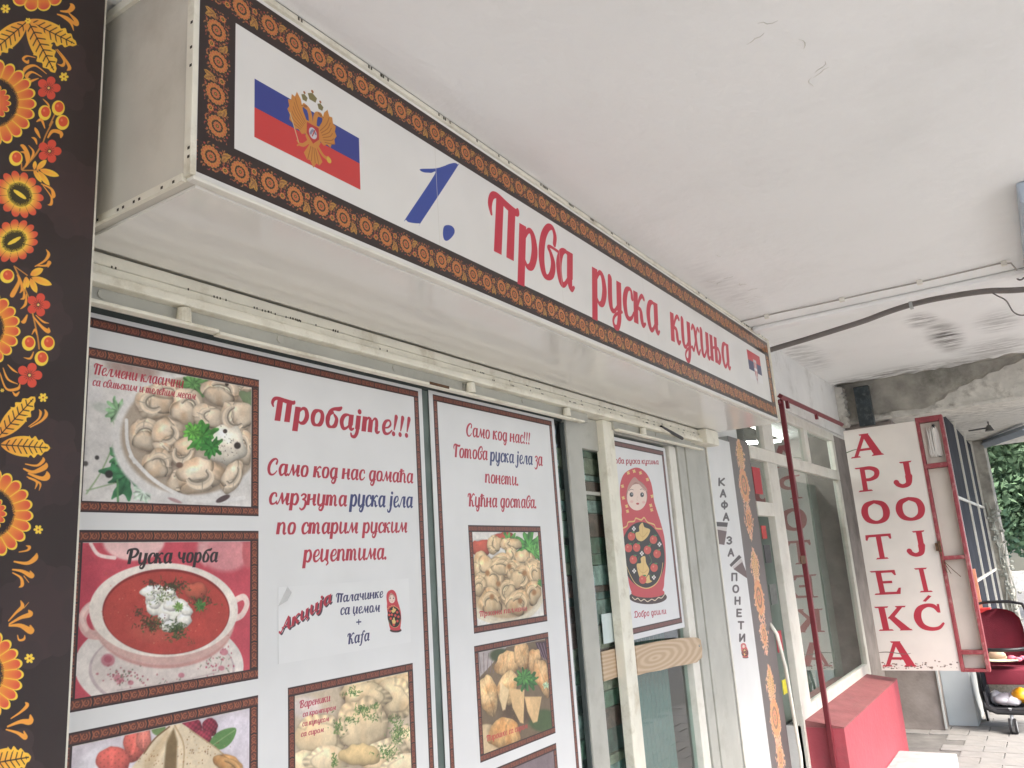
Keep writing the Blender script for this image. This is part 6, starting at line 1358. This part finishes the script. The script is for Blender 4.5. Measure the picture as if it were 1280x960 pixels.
# pharmacy sign -------------------------------------------------------
AX = 8.25
c = Canvas(1.502, .515, .637, 2.195, 620, (222, 214, 204), hs=-1)
AR = (186, 34, 54)
def serif(ch, ya, yb, z0, z1):
    """ya = left edge, yb = right edge in Y; flared Roman capitals"""
    X = lambda t: ya+(yb-ya)*t; Zf = lambda t: z0+(z1-z0)*t
    P = lambda *pts: c.P([(X(a), Zf(b)) for a, b in pts], AR)
    def S(pts): c.S([(X(a), Zf(b), w*(z1-z0)) for a, b, w in pts], AR)
    def stemv(a, b, w=.24): P((a-w*.5, 0), (a+w*.5, 0), (a+w*.36, .5), (b+w*.5, 1), (b-w*.5, 1), (a-w*.36, .5)) if False else P((a-w*.42, 0), (a+w*.42, 0), (b+w*.42, 1), (b-w*.42, 1))
    def ser(a, t, w=.5): P((a-w/2, t), (a+w/2, t), (a+w/2*.8, t+(.06 if t < .5 else -.06)), (a-w/2*.8, t+(.06 if t < .5 else -.06)))
    if ch == 'A': P((.04, .02), (.17, .02), (.5, .86), (.42, 1)); P((.4, 1), (.62, 1), (1.0, .02), (.72, .02), (.45, .85)); P((.2, .27), (.8, .27), (.78, .37), (.24, .37)); ser(.1, 0, .34); ser(.84, 0, .42); ser(.48, 1, .34)
    if ch == 'P': stemv(.3, .3); ser(.3, 0, .6); ser(.24, 1, .5); S([(.3, .93, .13), (.62, .93, .15), (.86, .8, .2), (.82, .58, .18), (.58, .47, .13), (.36, .47, .12)])
    if ch == 'O': S([(.5, .93, .13), (.22, .8, .22), (.13, .5, .27), (.22, .2, .22), (.5, .07, .13), (.78, .2, .22), (.87, .5, .27), (.78, .8, .22), (.5, .93, .13)])
    if ch == 'T': stemv(.52, .5); ser(.52, 0, .5); P((.0, 1), (1, 1), (1.0, .8), (.94, .78), (.88, .9), (.12, .9), (.04, .76), (-.02, .8))
    if ch == 'E': stemv(.3, .26); P((.15, 1), (.88, 1), (.9, .78), (.84, .78), (.76, .9), (.2, .9)); P((.3, .46), (.72, .46), (.72, .56), (.3, .56)); P((.15, 0), (.95, 0), (1.0, .26), (.92, .26), (.82, .1), (.2, .1)); ser(.24, 0, .5); ser(.2, 1, .5)
    if ch == 'K': stemv(.24, .2); ser(.24, 0, .48); ser(.2, 1, .46); P((.34, .5), (.74, 1), (.9, 1), (.5, .48)); P((.36, .55), (.54, .62), (1.04, .0), (.72, .0)); ser(.86, 0, .4); ser(.8, 1, .34)
    if ch == 'J': P((.5, 1), (.86, 1), (.86, .3), (.6, .3), (.58, 1)); S([(.74, .4, .26), (.68, .14, .2), (.42, .05, .15), (.2, .12, .17), (.12, .22, .2)]); ser(.7, 1, .6)
    if ch == 'I': stemv(.5, .42, .34); ser(.5, 0, .8); ser(.4, 1, .8)
    if ch == 'C': S([(.86, .72, .12), (.74, .9, .15), (.5, .94, .14), (.24, .8, .22), (.14, .5, .27), (.24, .2, .22), (.5, .07, .15), (.78, .1, .12), (.95, .26, .08)]); P((.84, .98), (.92, .98), (.92, .66), (.86, .66)); P((.4, 1.1), (.62, 1.32), (.72, 1.28), (.5, 1.08))
for ch, y0, y1, z0, z1 in (('A', 1.452, 1.188, 2.438, 2.656), ('P', 1.452, 1.238, 2.116, 2.345), ('O', 1.461, 1.207, 1.808, 2.03), ('T', 1.455, 1.237, 1.49, 1.715), ('E', 1.458, 1.228, 1.174, 1.388), ('K', 1.474, 1.206, .857, 1.07), ('A', 1.475, 1.217, .548, .765),
        ('J', 1.135, .955, 2.118, 2.352), ('O', 1.162, .912, 1.81, 2.028), ('J', 1.126, .953, 1.497, 1.719), ('I', 1.093, .96, 1.18, 1.392), ('C', 1.167, .923, .85, 1.08)): serif(ch, y0, y1, z0, z1)
gr = random.Random(8)
for i in range(70):
    c.E((gr.uniform(.88, 1.49), .53+abs(gr.gauss(0, .03)), gr.uniform(.003, .014), 0, 0, gr.uniform(.002, .009)), gr.choice(((120, 96, 84), (150, 120, 104), (96, 84, 78))), .4)
c.S([(1.50, .67, .006), (1.42, .672, .008), (1.30, .655, .006), (1.24, .66, .003)], (110, 96, 86)); c.S([(1.5, 2.5, .01), (1.44, 2.515, .008), (1.40, 2.52, .004)], (96, 110, 80))
ps = thing('pharmacy_sign', 'tall white projecting pharmacy sign with red serif capitals in two columns and red frame', 'sign', (8.3, 1.2, .5))
link('sign_box', MB().box(AX+.004, AX+.10, .868, 1.5, .517, 2.708, .003), M_strip, ps)
sheet('lettered_panel', c, 'x', AX, print_mat('pharmacy_panel', c, .45, .1), ps)
for a in ((.838, .866, .505, 2.735), (.642, .672, .505, 2.735)): link('frame_bar', MB().box(AX-.01, AX+.09, *a, .003), M_redframe, ps)
for z0, z1 in ((2.685, 2.735), (2.262, 2.305), (1.448, 1.482), (.648, .682), (.505, .530)): link('frame_bar', MB().box(AX-.008, AX+.088, .6725, .8375, z0, z1, .003), M_redframe, ps)
for z0, z1 in ((2.306, 2.684), (1.483, 2.261), (.683, 1.447), (.531, .647)): link('back_panel', MB().box(AX+.06, AX+.072, .6725, .8375, z0, z1), mat('sign_back_sheet', (206, 200, 188), .6, .06, 4, .05, 20, dirt=.2, dcol=(170, 160, 146)), ps)
bs = MB(); g = random.Random(2)
for i in range(9):
    y0 = .80-i*.012; bs.prism([(y0, 2.36+g.uniform(0, .04)), (y0-.01, 2.36), (y0-.012+g.uniform(-.01, .01), 2.62+g.uniform(-.06, .03)), (y0+g.uniform(-.01, .01), 2.64)], 0, AX+.02+g.uniform(0, .02), AX+.045)
link('torn_sheet', bs, mat('shredded_film', (224, 222, 216), .5), ps); link('tube_stub', MB().tube([(AX+.05, .72, 2.36), (AX+.05, .73, 2.66)], .012, 8), M_black, ps)
link('wire_tuft', MB().tube([(AX-.02, .85, 1.53), (AX-.03, .85, 1.40), (AX-.02, .83, 1.34)], .004, 5).tube([(AX-.02, .84, 1.44), (AX-.03, .78, 1.36), (AX-.02, .73, 1.30)], .003, 5).tube([(AX-.02, .84, 1.43), (AX-.03, .80, 1.33)], .003, 5).box(AX-.03, AX-.011, .84, .862, 1.52, 1.62), M_rust, ps)
link('hinge', MB().box(AX-.03, AX-.002, .868, .885, 1.53, 1.6), M_rust, ps)
ps.scale = (.885, .885, .885); ps.location = (7.345, 1.062, .6265)      # modelled 13% over size
tag(link('side_pillar', MB().box(8.36, 8.75, 1.08, 1.5, 0, 2.764, .004), M_column), 'brown grey rendered pillar behind the pharmacy sign', 'pillar')
tag(link('steel_rail', MB().box(8.34, 8.37, 1.065, 1.079, .02, .6), M_lightgrey), 'thin pale steel rail on the edge of the grey brown pillar', 'rail')
gp = thing('grey_cabinet', 'plain grey metal cabinet standing below the pharmacy sign', 'cabinet', (8.8, 1, 0))
link('door_panel', MB().box(8.6, 8.62, .845, 1.078, 0, 1.15, .004), M_grey, gp); link('side_panel', MB().box(8.621, 9.25, .84, 1.05, 0, 1.148), M_lightgrey, gp)
# ------------------------------------------------------------------ glazed side wall further along, far bay
gw = thing('glazed_partition', 'dark blue glazed wall with thin white bars receding behind the pharmacy sign', 'glass wall', (11.5, .74, 0))
xs = [9.3, 10.75, 12.1, 13.2]
for i in range(3):
    for z0, z1 in ((.05, 1.18), (1.21, 2.02), (2.05, 2.93)):
        link('pane', MB().box(xs[i]+.02, xs[i+1]-.02, .735+.002*i, .745+.002*i, z0, z1), M_bluedark, gw)
for x in xs: link('mullion', MB().box(x-.018, x+.018, .715, .76, 0, 2.975), M_white, gw)
for z in (1.195, 2.035): 
    for i in range(3): link('transom', MB().box(xs[i]+.019, xs[i+1]-.019, .72, .755, z-.014, z+.014), M_white, gw)
link('inner_panel', MB().box(9.3, 9.32, .76, 1.06, 0, 2.97), M_bluedark, gw)
col_ = thing('end_column', 'slim pale grey column closing the glazed wall under the far ceiling', 'column', (13.6, .7, 0)); link('shaft', MB().box(13.25, 13.95, .58, .9, 0, 2.975, .01), M_conc, col_); link('base', MB().box(13.22, 13.98, .56, .92, .0, .3, .01), M_lightgrey, col_)
vn = MB(); g = random.Random(31)
for k in range(4):
    p = Vector((13.2, .60+k*.02, .3)); pts = [p]
    for q in range(9): pts.append(pts[-1]+Vector((g.uniform(-.02, .02), g.uniform(-.05, .05), .2))); 
    vn.tube(pts, .008, 5)
for k in range(60): x, y, z = 13.2+g.uniform(-.04, .02), .62+g.gauss(0, .06), .3+g.random()*1.7; vn.sphere((x, y, z), .02, .03, .02, 5, 4)
tag(link('climbing_plant', vn, mat('pale_dry_vine', (176, 178, 168), .9, .3)), 'pale dry climbing stems on the slim grey column', 'plant')
tag(link('ceiling_strut', MB().tube([(11.9, .02, 2.90), (13.9, .80, 2.93)], .06, 4), M_tin), 'pale blue grey strut running diagonally under the far ceiling', 'strut')
for i, (x, y) in enumerate(((11.2, .40),)):
    t = thing('ceiling_lamp', 'small dark lamp on a bracket under the far ceiling', 'lamp', (x, y, 2.9))
    link('arm', MB().tube([(x, y, 2.975), (x, y, 2.90), (x+.05, y+.22, 2.90)], .010, 6), M_lampgrey, t); link('shade', MB().tube([(x, y, 2.93), (x, y, 2.86)], [.02, .05], 10), M_lampgrey, t)
tag(link('hanging_banner', MB().box(8.9, 8.93, .66, .715, .86, 1.34, .004), mat('faded_orange_print', (224, 150, 120), .6, .2, 8)), 'narrow faded orange and white banner edge seen past the sign', 'banner')
tag(link('blue_crate', MB().box(8.86, 8.98, .60, .72, .84, .93, .006), mat('blue_plastic', (62, 80, 160), .4)), 'small blue plastic box above the stroller', 'box')
tag(link('red_crate', MB().box(8.86, 8.98, .595, .72, .935, .985, .006), mat('red_plastic', (216, 60, 60), .4)), 'small red box lying on the blue box above the stroller', 'box')

# ------------------------------------------------------------------ stroller
SXc, SYc = 8.62, .54
M_maroon = mat('maroon_fabric', (118, 30, 48), .8, .15, 8, .25, 120); M_dkfab = mat('dark_fabric', (52, 52, 56), .85, .2, 12, .2, 80); M_chrome = mat('grey_wheel_plastic', (170, 172, 174), .35, .1, 9)
so = thing('stroller', 'maroon baby stroller with black frame and loaded basket parked on the pavement', 'stroller', (SXc, SYc, 0))
def shell(cx, cy, prof, thick, n=14):
    """upholstered board: profile rows (z, half width, x offset)"""
    mb = MB(); R = []
    for z, hw, xo in prof:
        R.append([mb.bm.verts.new((cx+xo+.05*math.cos(t)*1.0-.05, cy+hw*math.sin(t)*1.0, z)) for t in [(-math.pi/2+math.pi*k/(n-1)) for k in range(n)]])
    for A, B in zip(R[:-1], R[1:]):
        for k in range(n-1): mb.bm.faces.new((A[k], A[k+1], B[k+1], B[k]))
    bmesh.ops.solidify(mb.bm, geom=list(mb.bm.faces), thickness=thick); return mb
link('backrest', shell(SXc+.12, SYc, [(.50, .15, -.06), (.58, .175, -.03), (.70, .182, .0), (.82, .18, .03), (.90, .165, .05), (.95, .13, .06), (.975, .08, .065), (.985, .02, .066)], .04), M_maroon, so, smooth=True)
link('seat', MB().box(SXc-.22, SXc+.08, SYc-.165, SYc+.165, .43, .51, .03), M_maroon, so, smooth=True)
link('front_flap', MB().box(SXc-.24, SXc-.215, SYc-.16, SYc+.16, .385, .51, .01), M_maroon, so, smooth=True)
hp = [(SXc+.02, SYc+.235, .48), (SXc+.22, SYc+.235, .9), (SXc+.28, SYc+.2, 1.01), (SXc+.29, SYc+.1, 1.035), (SXc+.29, SYc-.1, 1.035), (SXc+.28, SYc-.2, 1.01), (SXc+.22, SYc-.235, .9), (SXc+.02, SYc-.235, .48)]
link('handle', MB().tube(hp, .014, 8), M_black, so, smooth=True)
bb = [(SXc+.0, SYc+.2, .60)]+[(SXc-.02-.20*math.sin(math.pi*k/10), SYc+.2*math.cos(math.pi*k/10), .665) for k in range(1, 10)]+[(SXc, SYc-.2, .60)]
link('bumper_bar', MB().tube(bb, .016, 8), M_black, so, smooth=True)
for s_ in (-1, 1):
    link('side_frame', MB().tube([(SXc+.24, SYc+s_*.235, .12), (SXc+.02, SYc+s_*.235, .5), (SXc-.14, SYc+s_*.225, .3), (SXc-.26, SYc+s_*.2, .2)], .014, 8), M_black, so, smooth=True)
bk = MB()
bk.prism([(SYc-.2, .32), (SYc-.19, .205), (SYc-.15, .175), (SYc+.15, .175), (SYc+.19, .205), (SYc+.2, .32), (SYc+.185, .32), (SYc+.175, .21), (SYc+.14, .19), (SYc-.14, .19), (SYc-.175, .21), (SYc-.185, .32)], 0, SXc-.24, SXc+.2)
link('basket', bk, M_dkfab, so); link('basket_back', MB().box(SXc+.2, SXc+.21, SYc-.19, SYc+.19, .18, .36), mat('basket_mesh', (150, 146, 136), .9, .3, 60), so)
link('basket_rim', MB().tube([(SXc-.25, SYc-.2, .2), (SXc-.26, SYc-.12, .165), (SXc-.26, SYc+.12, .165), (SXc-.25, SYc+.2, .2)], .018, 8), M_black, so)
for x, y in ((SXc-.28, SYc+.02), (SXc-.28, SYc-.2), (SXc+.26, SYc+.245), (SXc+.26, SYc-.245)):
    w = MB()
    for dy in ((-.02, .02) if x < SXc else (0,)):
        r0 = .062 if x < SXc else .08
        w.tube([(x, y+dy-.009, r0), (x, y+dy+.009, r0)], r0, 20)
    wh = link('wheel', w, M_black, so); 
    h = MB(); r0 = .062 if x < SXc else .08
    for dy in ((-.02, .02) if x < SXc else (0,)): h.tube([(x, y+dy-.0105, r0), (x, y+dy+.0105, r0)], r0*.72, 20)
    link('rim', h, M_chrome, wh)
    if x < SXc: link('fork', MB().tube([(x+.02, y, .2), (x+.03, y, .14), (x, y, .07)], .014, 8), M_chrome, so)
def blob(name, cs, m, label, cat):
    mb = MB()
    for x, y, z, a, b_, c_2 in cs: mb.sphere((x, y, z), a, b_, c_2, 14, 10)
    g = random.Random(len(cs)*7)
    for v in mb.bm.verts: v.co += Vector((g.uniform(-.007, .007), g.uniform(-.007, .007), g.uniform(-.007, .007)))
    return tag(link(name, mb, m, smooth=True), label, cat)
blob('white_bag', [(SXc-.08, SYc+.06, .245, .11, .09, .05), (SXc-.12, SYc+.0, .24, .08, .07, .045), (SXc-.05, SYc+.12, .25, .08, .05, .06)], mat('white_plastic_bag', (224, 222, 226), .3, .05), 'crumpled white plastic bag in the stroller basket', 'bag')
blob('yellow_bag', [(SXc-.08, SYc-.07, .28, .10, .075, .062), (SXc-.02, SYc-.11, .27, .06, .05, .06)], mat('yellow_plastic_bag', (236, 168, 30), .4, .1), 'bright yellow bag beside the white one in the stroller basket', 'bag')
hat = thing('sun_hat', 'dark brimmed hat with pale rim lying on the stroller seat', 'hat', (SXc-.1, SYc+.02, .53))
link('brim', MB().tube([(SXc-.16, SYc+.02, .575), (SXc-.16, SYc+.02, .583)], [.15, .155], 22), M_dkfab, hat); link('rim', MB().tube([(SXc-.16, SYc+.02, .5835), (SXc-.16, SYc+.02, .590)], [.158, .15], 22), mat('pale_straw', (216, 206, 176), .8), hat)
link('crown', MB().sphere((SXc-.13, SYc+.05, .61), .06, .07, .045, 14, 8), mat('beige_cloth', (206, 176, 150), .8), hat, smooth=True)
tag(link('pink_blossom_cloth', MB().sphere((SXc-.2, SYc-.06, .60), .03, .035, .022, 8, 6).sphere((SXc-.22, SYc-.11, .59), .025, .03, .02, 8, 6).sphere((SXc-.2, SYc-.14, .6), .02, .022, .018, 8, 6), mat('pink_cloth', (226, 120, 140), .8), smooth=True), 'small pink cloth bunched on the stroller hat rim', 'cloth')

# ------------------------------------------------------------------ conduit, wiring, ceiling fixture
cp = [(4.33, 1.40, 2.62), (4.32, 1.25, 2.645), (4.32, 1.094, 2.669), (4.32, .90, 2.688), (4.32, .737, 2.706), (4.32, .60, 2.722), (4.32, .485, 2.742), (4.32, .366, 2.755), (4.32, .234, 2.756), (4.32, .055, 2.743), (4.32, -.095, 2.713), (4.32, -.4, 2.68), (4.32, -.9, 2.7)]
cq = catmull([(*p[1:], 0) for p in cp], 6)
cd = thing('sagging_conduit', 'thick grey plastic conduit sagging across the passage below the ceiling', 'conduit', (4.32, .5, 2.65))
link('tube', MB().tube([(4.32, a, b) for a, b, _ in cq], .014, 10), M_cable, cd, smooth=True)
link('strap', MB().box(4.30, 4.34, .37, .385, 2.735, 2.775), M_lightgrey, cd)
link('hanger', MB().tube([(4.32, .377, 2.77), (4.32, .377, 3.128)], .002, 5), M_thin, cd)
cw = thing('ceiling_wire', 'thin clipped wire running across the ceiling edge', 'wire', (3.8, .7, 2.7))
link('wire', MB().tube([(3.80+.006*math.sin(y*5), y, 2.710-.002*abs(math.sin(y*7))) for y in [1.15-.09*k for k in range(14)]]+[(3.80, -.06, 2.70), (3.82, -.075, 2.67)], .0035, 6), M_thin, cw, smooth=True)
for y in (.948, .605, .283, -.036): link('clip', MB().box(3.79, 3.81, y-.011, y+.011, 2.695, 2.7155, .003), M_white, cw)
tag(link('cable_cover', MB().box(3.955, 4.028, CE, 1.07, 2.690, 2.7155, .01), M_ceil), 'shallow white cover strip along the edge of the near ceiling', 'strip')
wl = thing('loose_wire', 'thin loose wire hanging in loops under the ceiling fixture', 'wire', (4.1, -.1, 2.55))
def loop(p): q = catmull([(a, b, 0) for a, b in p], 6); return [(4.1, a, b) for a, b, _ in q]
link('loop', MB().tube(loop([(-.062, 2.775), (-.066, 2.735), (-.08, 2.705), (-.10, 2.71), (-.115, 2.75)]), .004, 6), M_cable, wl, smooth=True)
link('loop', MB().tube(loop([(.03, 2.672), (.011, 2.652), (-.017, 2.622), (-.035, 2.565), (-.07, 2.543), (-.12, 2.56), (-.15, 2.62)]), .0032, 6), M_cable, wl, smooth=True)
lf = thing('ceiling_fixture', 'long blue grey light fitting fixed to the ceiling at the right edge', 'lamp', (3.4, -.2, 2.62))
link('housing', MB().box(2.95, 3.97, -.26, -.105, 2.645, 2.7155, .008), M_tin, lf); link('end_cap', MB().box(3.972, 3.995, -.25, -.115, 2.64, 2.71, .004), M_lightgrey, lf); link('diffuser', MB().box(2.97, 3.95, -.25, -.118, 2.63, 2.644, .004), mat('frosted_cover', (196, 206, 212), .3), lf)

# ------------------------------------------------------------------ interiors behind the glass
r1 = thing('shop_interior', 'dim shop room behind the posters', 'room', (2.8, 3, 0))
link('back_wall', MB().box(.6, 5.07, 4.0, 4.05, 0, 3), M_room, r1); link('side_wall', MB().box(.55, .6, 1.57, 4.05, 0, 3), M_room, r1); link('side_wall', MB().box(5.0, 5.05, 1.62, 4.0, 0, 3), M_room, r1); link('room_ceiling', MB().box(.6, 5.0, 1.91, 4.0, 2.9, 2.95), M_room, r1); link('room_floor', MB().box(.6, 5.0, 1.57, 4.0, .0, .02), M_shelf, r1)
goods = [(196, 60, 54), (70, 130, 90), (210, 190, 120), (90, 140, 160), (230, 226, 214), (160, 70, 90), (60, 90, 130), (214, 140, 60)]
GM = [mat('package_print', c_, .45, .3, 20) for c_ in goods]
def ordn(n): return ('zeroth', 'first', 'second', 'third', 'fourth', 'fifth', 'sixth', 'seventh', 'eighth', 'ninth', 'tenth', 'eleventh', 'twelfth', 'thirteenth', 'fourteenth', 'fifteenth', 'sixteenth')[n]
def shelf(label, x0, x1, y, zs, n, seed):
    s_ = thing('goods_shelf', label, 'shelf', ((x0+x1)/2, y+.15, 0)); g = random.Random(seed)
    for z in zs: link('shelf_board', MB().box(x0, x1, y, y+.3, z-.02, z), M_shelf, s_)
    link('shelf_side', MB().box(x0-.02, x0, y, y+.3, 0, zs[-1]+.35), M_shelf, s_); link('shelf_side', MB().box(x1, x1+.02, y, y+.3, 0, zs[-1]+.35), M_shelf, s_)
    k = 0; where = 'in the kitchen shop' if y < 2.0 else 'in the second shop'
    for zi, z in enumerate(zs):
        x = x0+.03; col_n = 1; rown = ('lowest', 'second lowest', 'middle', 'fourth', 'top')[zi]
        while x < x1-.12:
            w = g.uniform(.06, .12); h = g.uniform(.12, .25); mb = MB()
            if g.random() < .5: mb.box(x, x+w, y+.04, y+.2, z+.001, z+h, .006)
            else: mb.tube([(x+w/2, y+.1, z+.001), (x+w/2, y+.1, z+h*.75), (x+w/2, y+.1, z+h*.85), (x+w/2, y+.1, z+h)], [w*.45, w*.45, w*.2, w*.2], 12)
            cn = ('red', 'green', 'straw', 'teal', 'cream', 'plum', 'navy', 'orange')[k % 8]
            tag(link('package', mb, GM[k % 8]), f'{cn} package, {ordn(col_n)} along the {rown} shelf board {where}', 'package', f'packages {where}'); col_n += 1; k += 1; x += w+g.uniform(.02, .09)
shelf('shelf of goods behind the narrow glass strip beside the posters', 2.6, 3.05, 1.68, (.5, .9, 1.3, 1.7, 2.1), 0, 5)
shelf('shelf of goods inside the second shop behind its door', 5.3, 6.5, 2.6, (.5, .9, 1.3, 1.7), 0, 8)
r2 = thing('second_shop_interior', 'dim second shop room with pale walls', 'room', (6.6, 3, 0))
link('back_wall', MB().box(5.06, 8.3, 4.5, 4.55, 0, 3), M_room, r2); link('side_wall', MB().box(8.25, 8.3, 1.91, 4.5, 0, 3), M_room, r2); link('room_ceiling', MB().box(5.06, 8.25, 1.91, 4.5, 2.9, 2.95), M_room, r2); link('room_floor', MB().box(5.06, 8.25, 1.61, 4.5, 0, .02), M_shelf, r2)
tag(link('door_infill', MB().prism([(3.092+k*.0215, 1.60+.006*(k % 2)) for k in range(29)]+[(3.694-k*.0215, 1.612+.006*((k+1) % 2)) for k in range(29)], 2, .02, 2.15), mat('teal_reflection_tone', (116, 140, 138), .7, .3, 2.2)), 'teal grey blind added inside the doll poster door to give its reflected tone', 'infill')  # added pleated sheet, its teal colour stands in for reflected outdoors
tag(link('backdrop', MB().prism([(5.72+k*.05, 1.70+.02*(k % 2)) for k in range(41)]+[(7.72-k*.05, 1.712+.02*((k+1) % 2)) for k in range(41)], 2, .5, 2.18), mat('pale_backdrop', (130, 137, 130), .8, .2, 3)), 'pale grey green curtain added inside the second shop window to lighten it', 'backdrop')  # pleated sheet added behind the pane so its dark half reads lighter
em = bpy.data.materials.new('lit_tube'); em.use_nodes = True; bb_ = em.node_tree.nodes['Principled BSDF']; bb_.inputs['Emission Color'].default_value = (1, 1, 1, 1); bb_.inputs['Emission Strength'].default_value = 14
tag(link('tube_lamp', MB().tube([(6.5, 1.93, 2.49), (7.55, 1.93, 2.61)], .014, 8), em), 'lit fluorescent tube inside the second shop under its ceiling', 'lamp')
tag(link('red_notice', MB().box(5.14, 5.30, 1.508, 1.511, 1.98, 2.15), mat('red_notice_paper', (186, 52, 62), .5)), 'small red notice on the upper pane of the shop door', 'notice')
for i, (z0, z1, cc, w_) in enumerate(((1.70, 1.78, (190, 60, 56), .1), (1.55, 1.66, (70, 70, 72), .13), (1.30, 1.42, (96, 100, 96), .14), (1.02, 1.14, (170, 44, 60), .12), (.78, .86, (206, 196, 50), .1))):
    n_ = ('bright red', 'charcoal', 'grey green', 'crimson', 'yellow')[i]; tag(link('door_notice', MB().box(5.16, 5.16+w_, 1.508, 1.511, z0, z1), mat('notice_print', cc, .5, .3, 30)), f'small {n_} notice stuck in the column beside the white pull bar', 'notice')

# ------------------------------------------------------------------ trees, buildings and street beyond
def tree(label, x, y, h, cr, seed, m=M_leaf, n=900, zlo=.35, group='street trees', dy=0):
    g = random.Random(seed); t = thing('street_tree', label, 'tree', (x, y, -.1), group)
    tr = MB().tube([(x, y, -.12), (x+.05, y, h*.25), (x-.05, y+.05, h*.5), (x, y, h*.8)], [.2, .16, .12, .04], 8)
    for k in range(7):
        a = g.random()*6.28; z = h*(.35+.06*k); L = cr*g.uniform(.6, .9); tr.tube([(x, y, z), (x+math.cos(a)*L*.5, y+math.sin(a)*L*.5, z+L*.35), (x+math.cos(a)*L, y+math.sin(a)*L, z+L*.5)], [.07, .04, .015], 6)
    link('trunk', tr, M_bark, t)
    cl = [(x+g.gauss(0, cr*.45), y+dy+g.gauss(0, cr*.45), h*(zlo+(.98-zlo)*g.random()), g.uniform(.25, .5)*cr) for _ in range(26)]
    V = []; F_ = []
    for i in range(n*4):
        cx, cy, cz, r_ = cl[i % 26]; d = Vector((g.gauss(0, 1), g.gauss(0, 1), g.gauss(0, .8))).normalized()*r_*(g.random()**.4); c0 = Vector((cx, cy, cz))+d
        s = g.uniform(.05, .10)*(1 if n > 2000 else 1.5); a = Vector((g.gauss(0, 1), g.gauss(0, 1), g.gauss(0, 1))).normalized(); b = a.cross(Vector((g.gauss(0, 1), g.gauss(0, 1), g.gauss(0, 1)))).normalized()
        k = len(V); V += [c0-a*s, c0+b*s*.5, c0+a*s, c0-b*s*.5]; F_.append((k, k+1, k+2, k+3))
    me = bpy.data.meshes.new('crown'); org = ORIGIN[t.name]; me.from_pydata([v-org for v in V], [], F_); me.materials.append(m); o = bpy.data.objects.new('crown', me); COL.objects.link(o); o.parent = t
tree('leafy green tree hanging over the pavement beyond the far ceiling', 21, 2.6, 5.6, 2.2, 1, M_leaf, 7500, .34, dy=-2.1)
tree('paler tree rising behind the leafy one at the far right', 26, 1.9, 8.6, 2.6, 2, M_leaf2, 1000, .42)
tree('broad street tree standing across the road far along the row', 24, -8.5, 7.5, 3, 3, M_leaf, 1000)
tree('street tree across the road opposite the second shop', 14, -13, 8, 3.2, 4, M_leaf2, 1000)
tree('street tree across the road opposite the kitchen shop', 5, -13, 7.5, 3, 5, M_leaf, 1000)
M_bld = mat('far_beige_render', (150, 146, 130), .9, .12, .8, .1, 5, dirt=.3, dcol=(150, 140, 124), ds=.7); M_win = mat('far_window_glass', (70, 82, 96), .15)
def building(label, x0, x1, y0, y1, h, face, wins, m=M_bld, ledge=None):
    b = thing('building', label, 'building', ((x0+x1)/2, (y0+y1)/2, -.1)); link('wall', MB().box(x0, x1, y0, y1, -.1, h), m, b); link('roof_edge', MB().box(x0-.2, x1+.2, y0-.2, y1+.2, h+.002, h+.25), M_lightgrey, b)
    for (a, z, w, hh) in wins:
        if face == 'x': fr = MB().box(x0-.05, x0-.002, a-w/2-.06, a+w/2+.06, z-.06, z+hh+.06); pn = MB().box(x0-.06, x0-.052, a-w/2, a+w/2, z, z+hh)
        else: fr = MB().box(a-w/2-.06, a+w/2+.06, y1+.002, y1+.05, z-.06, z+hh+.06); pn = MB().box(a-w/2, a+w/2, y1+.052, y1+.06, z, z+hh)
        f_ = link('window', fr, M_white, b); link('pane', pn, M_win, f_)
    if ledge: link('ledge', MB().box(x0-.5, x0-.002, y0, y1, ledge, ledge+.18), M_strip, b)
    return b
building('beige far building with grey ledge seen past the slim column', 32, 40, -.35, 7, 9, 'x', [(1.75, .85, .55, 1.0), (1.75, .1, .55, .5), (.25, 2.6, .5, .9), (1.6, 3.2, .7, 1.2), (3.4, 3.2, .7, 1.2), (3.4, .9, .7, 1.2), (1.6, 5.8, .7, 1.2)], ledge=2.12)
building('pale grey blue building farther off to the right of the beige one', 46, 56, -14, -.6, 8, 'x', [(-1.3-2*k, z, .9, 1.3) for k in range(5) for z in (.8, 3.4, 6)], mat('blue_grey_render', (176, 188, 198), .85, .1, .6))
building('long cream apartment block across the road', -10, 30, -32, -22, 13, 'y', [(x, z, 1.3, 1.5) for x in range(-8, 29, 4) for z in (1.5, 4.6, 7.7, 10.6)], mat('cream_render', (206, 200, 186), .9, .08, .5))
car_m = mat('silver_car_paint', (176, 180, 184), .25, .03, 3, metal=.3)
tag(link('stall_sign', MB().box(31.2, 31.3, 1.5, 2.05, 1.95, 2.1), mat('blue_sign', (60, 70, 170), .5)), 'small blue sign above the far window', 'sign')
verge = MB(); struct('far_path', MB().box(30.5, 60, -14, 12, -.1, -.095), M_pave)
tag(link('low_wall', MB().box(30.9, 31.1, -.3, 6, -.1, .55), M_strip), 'low pale wall before the far beige building', 'wall')
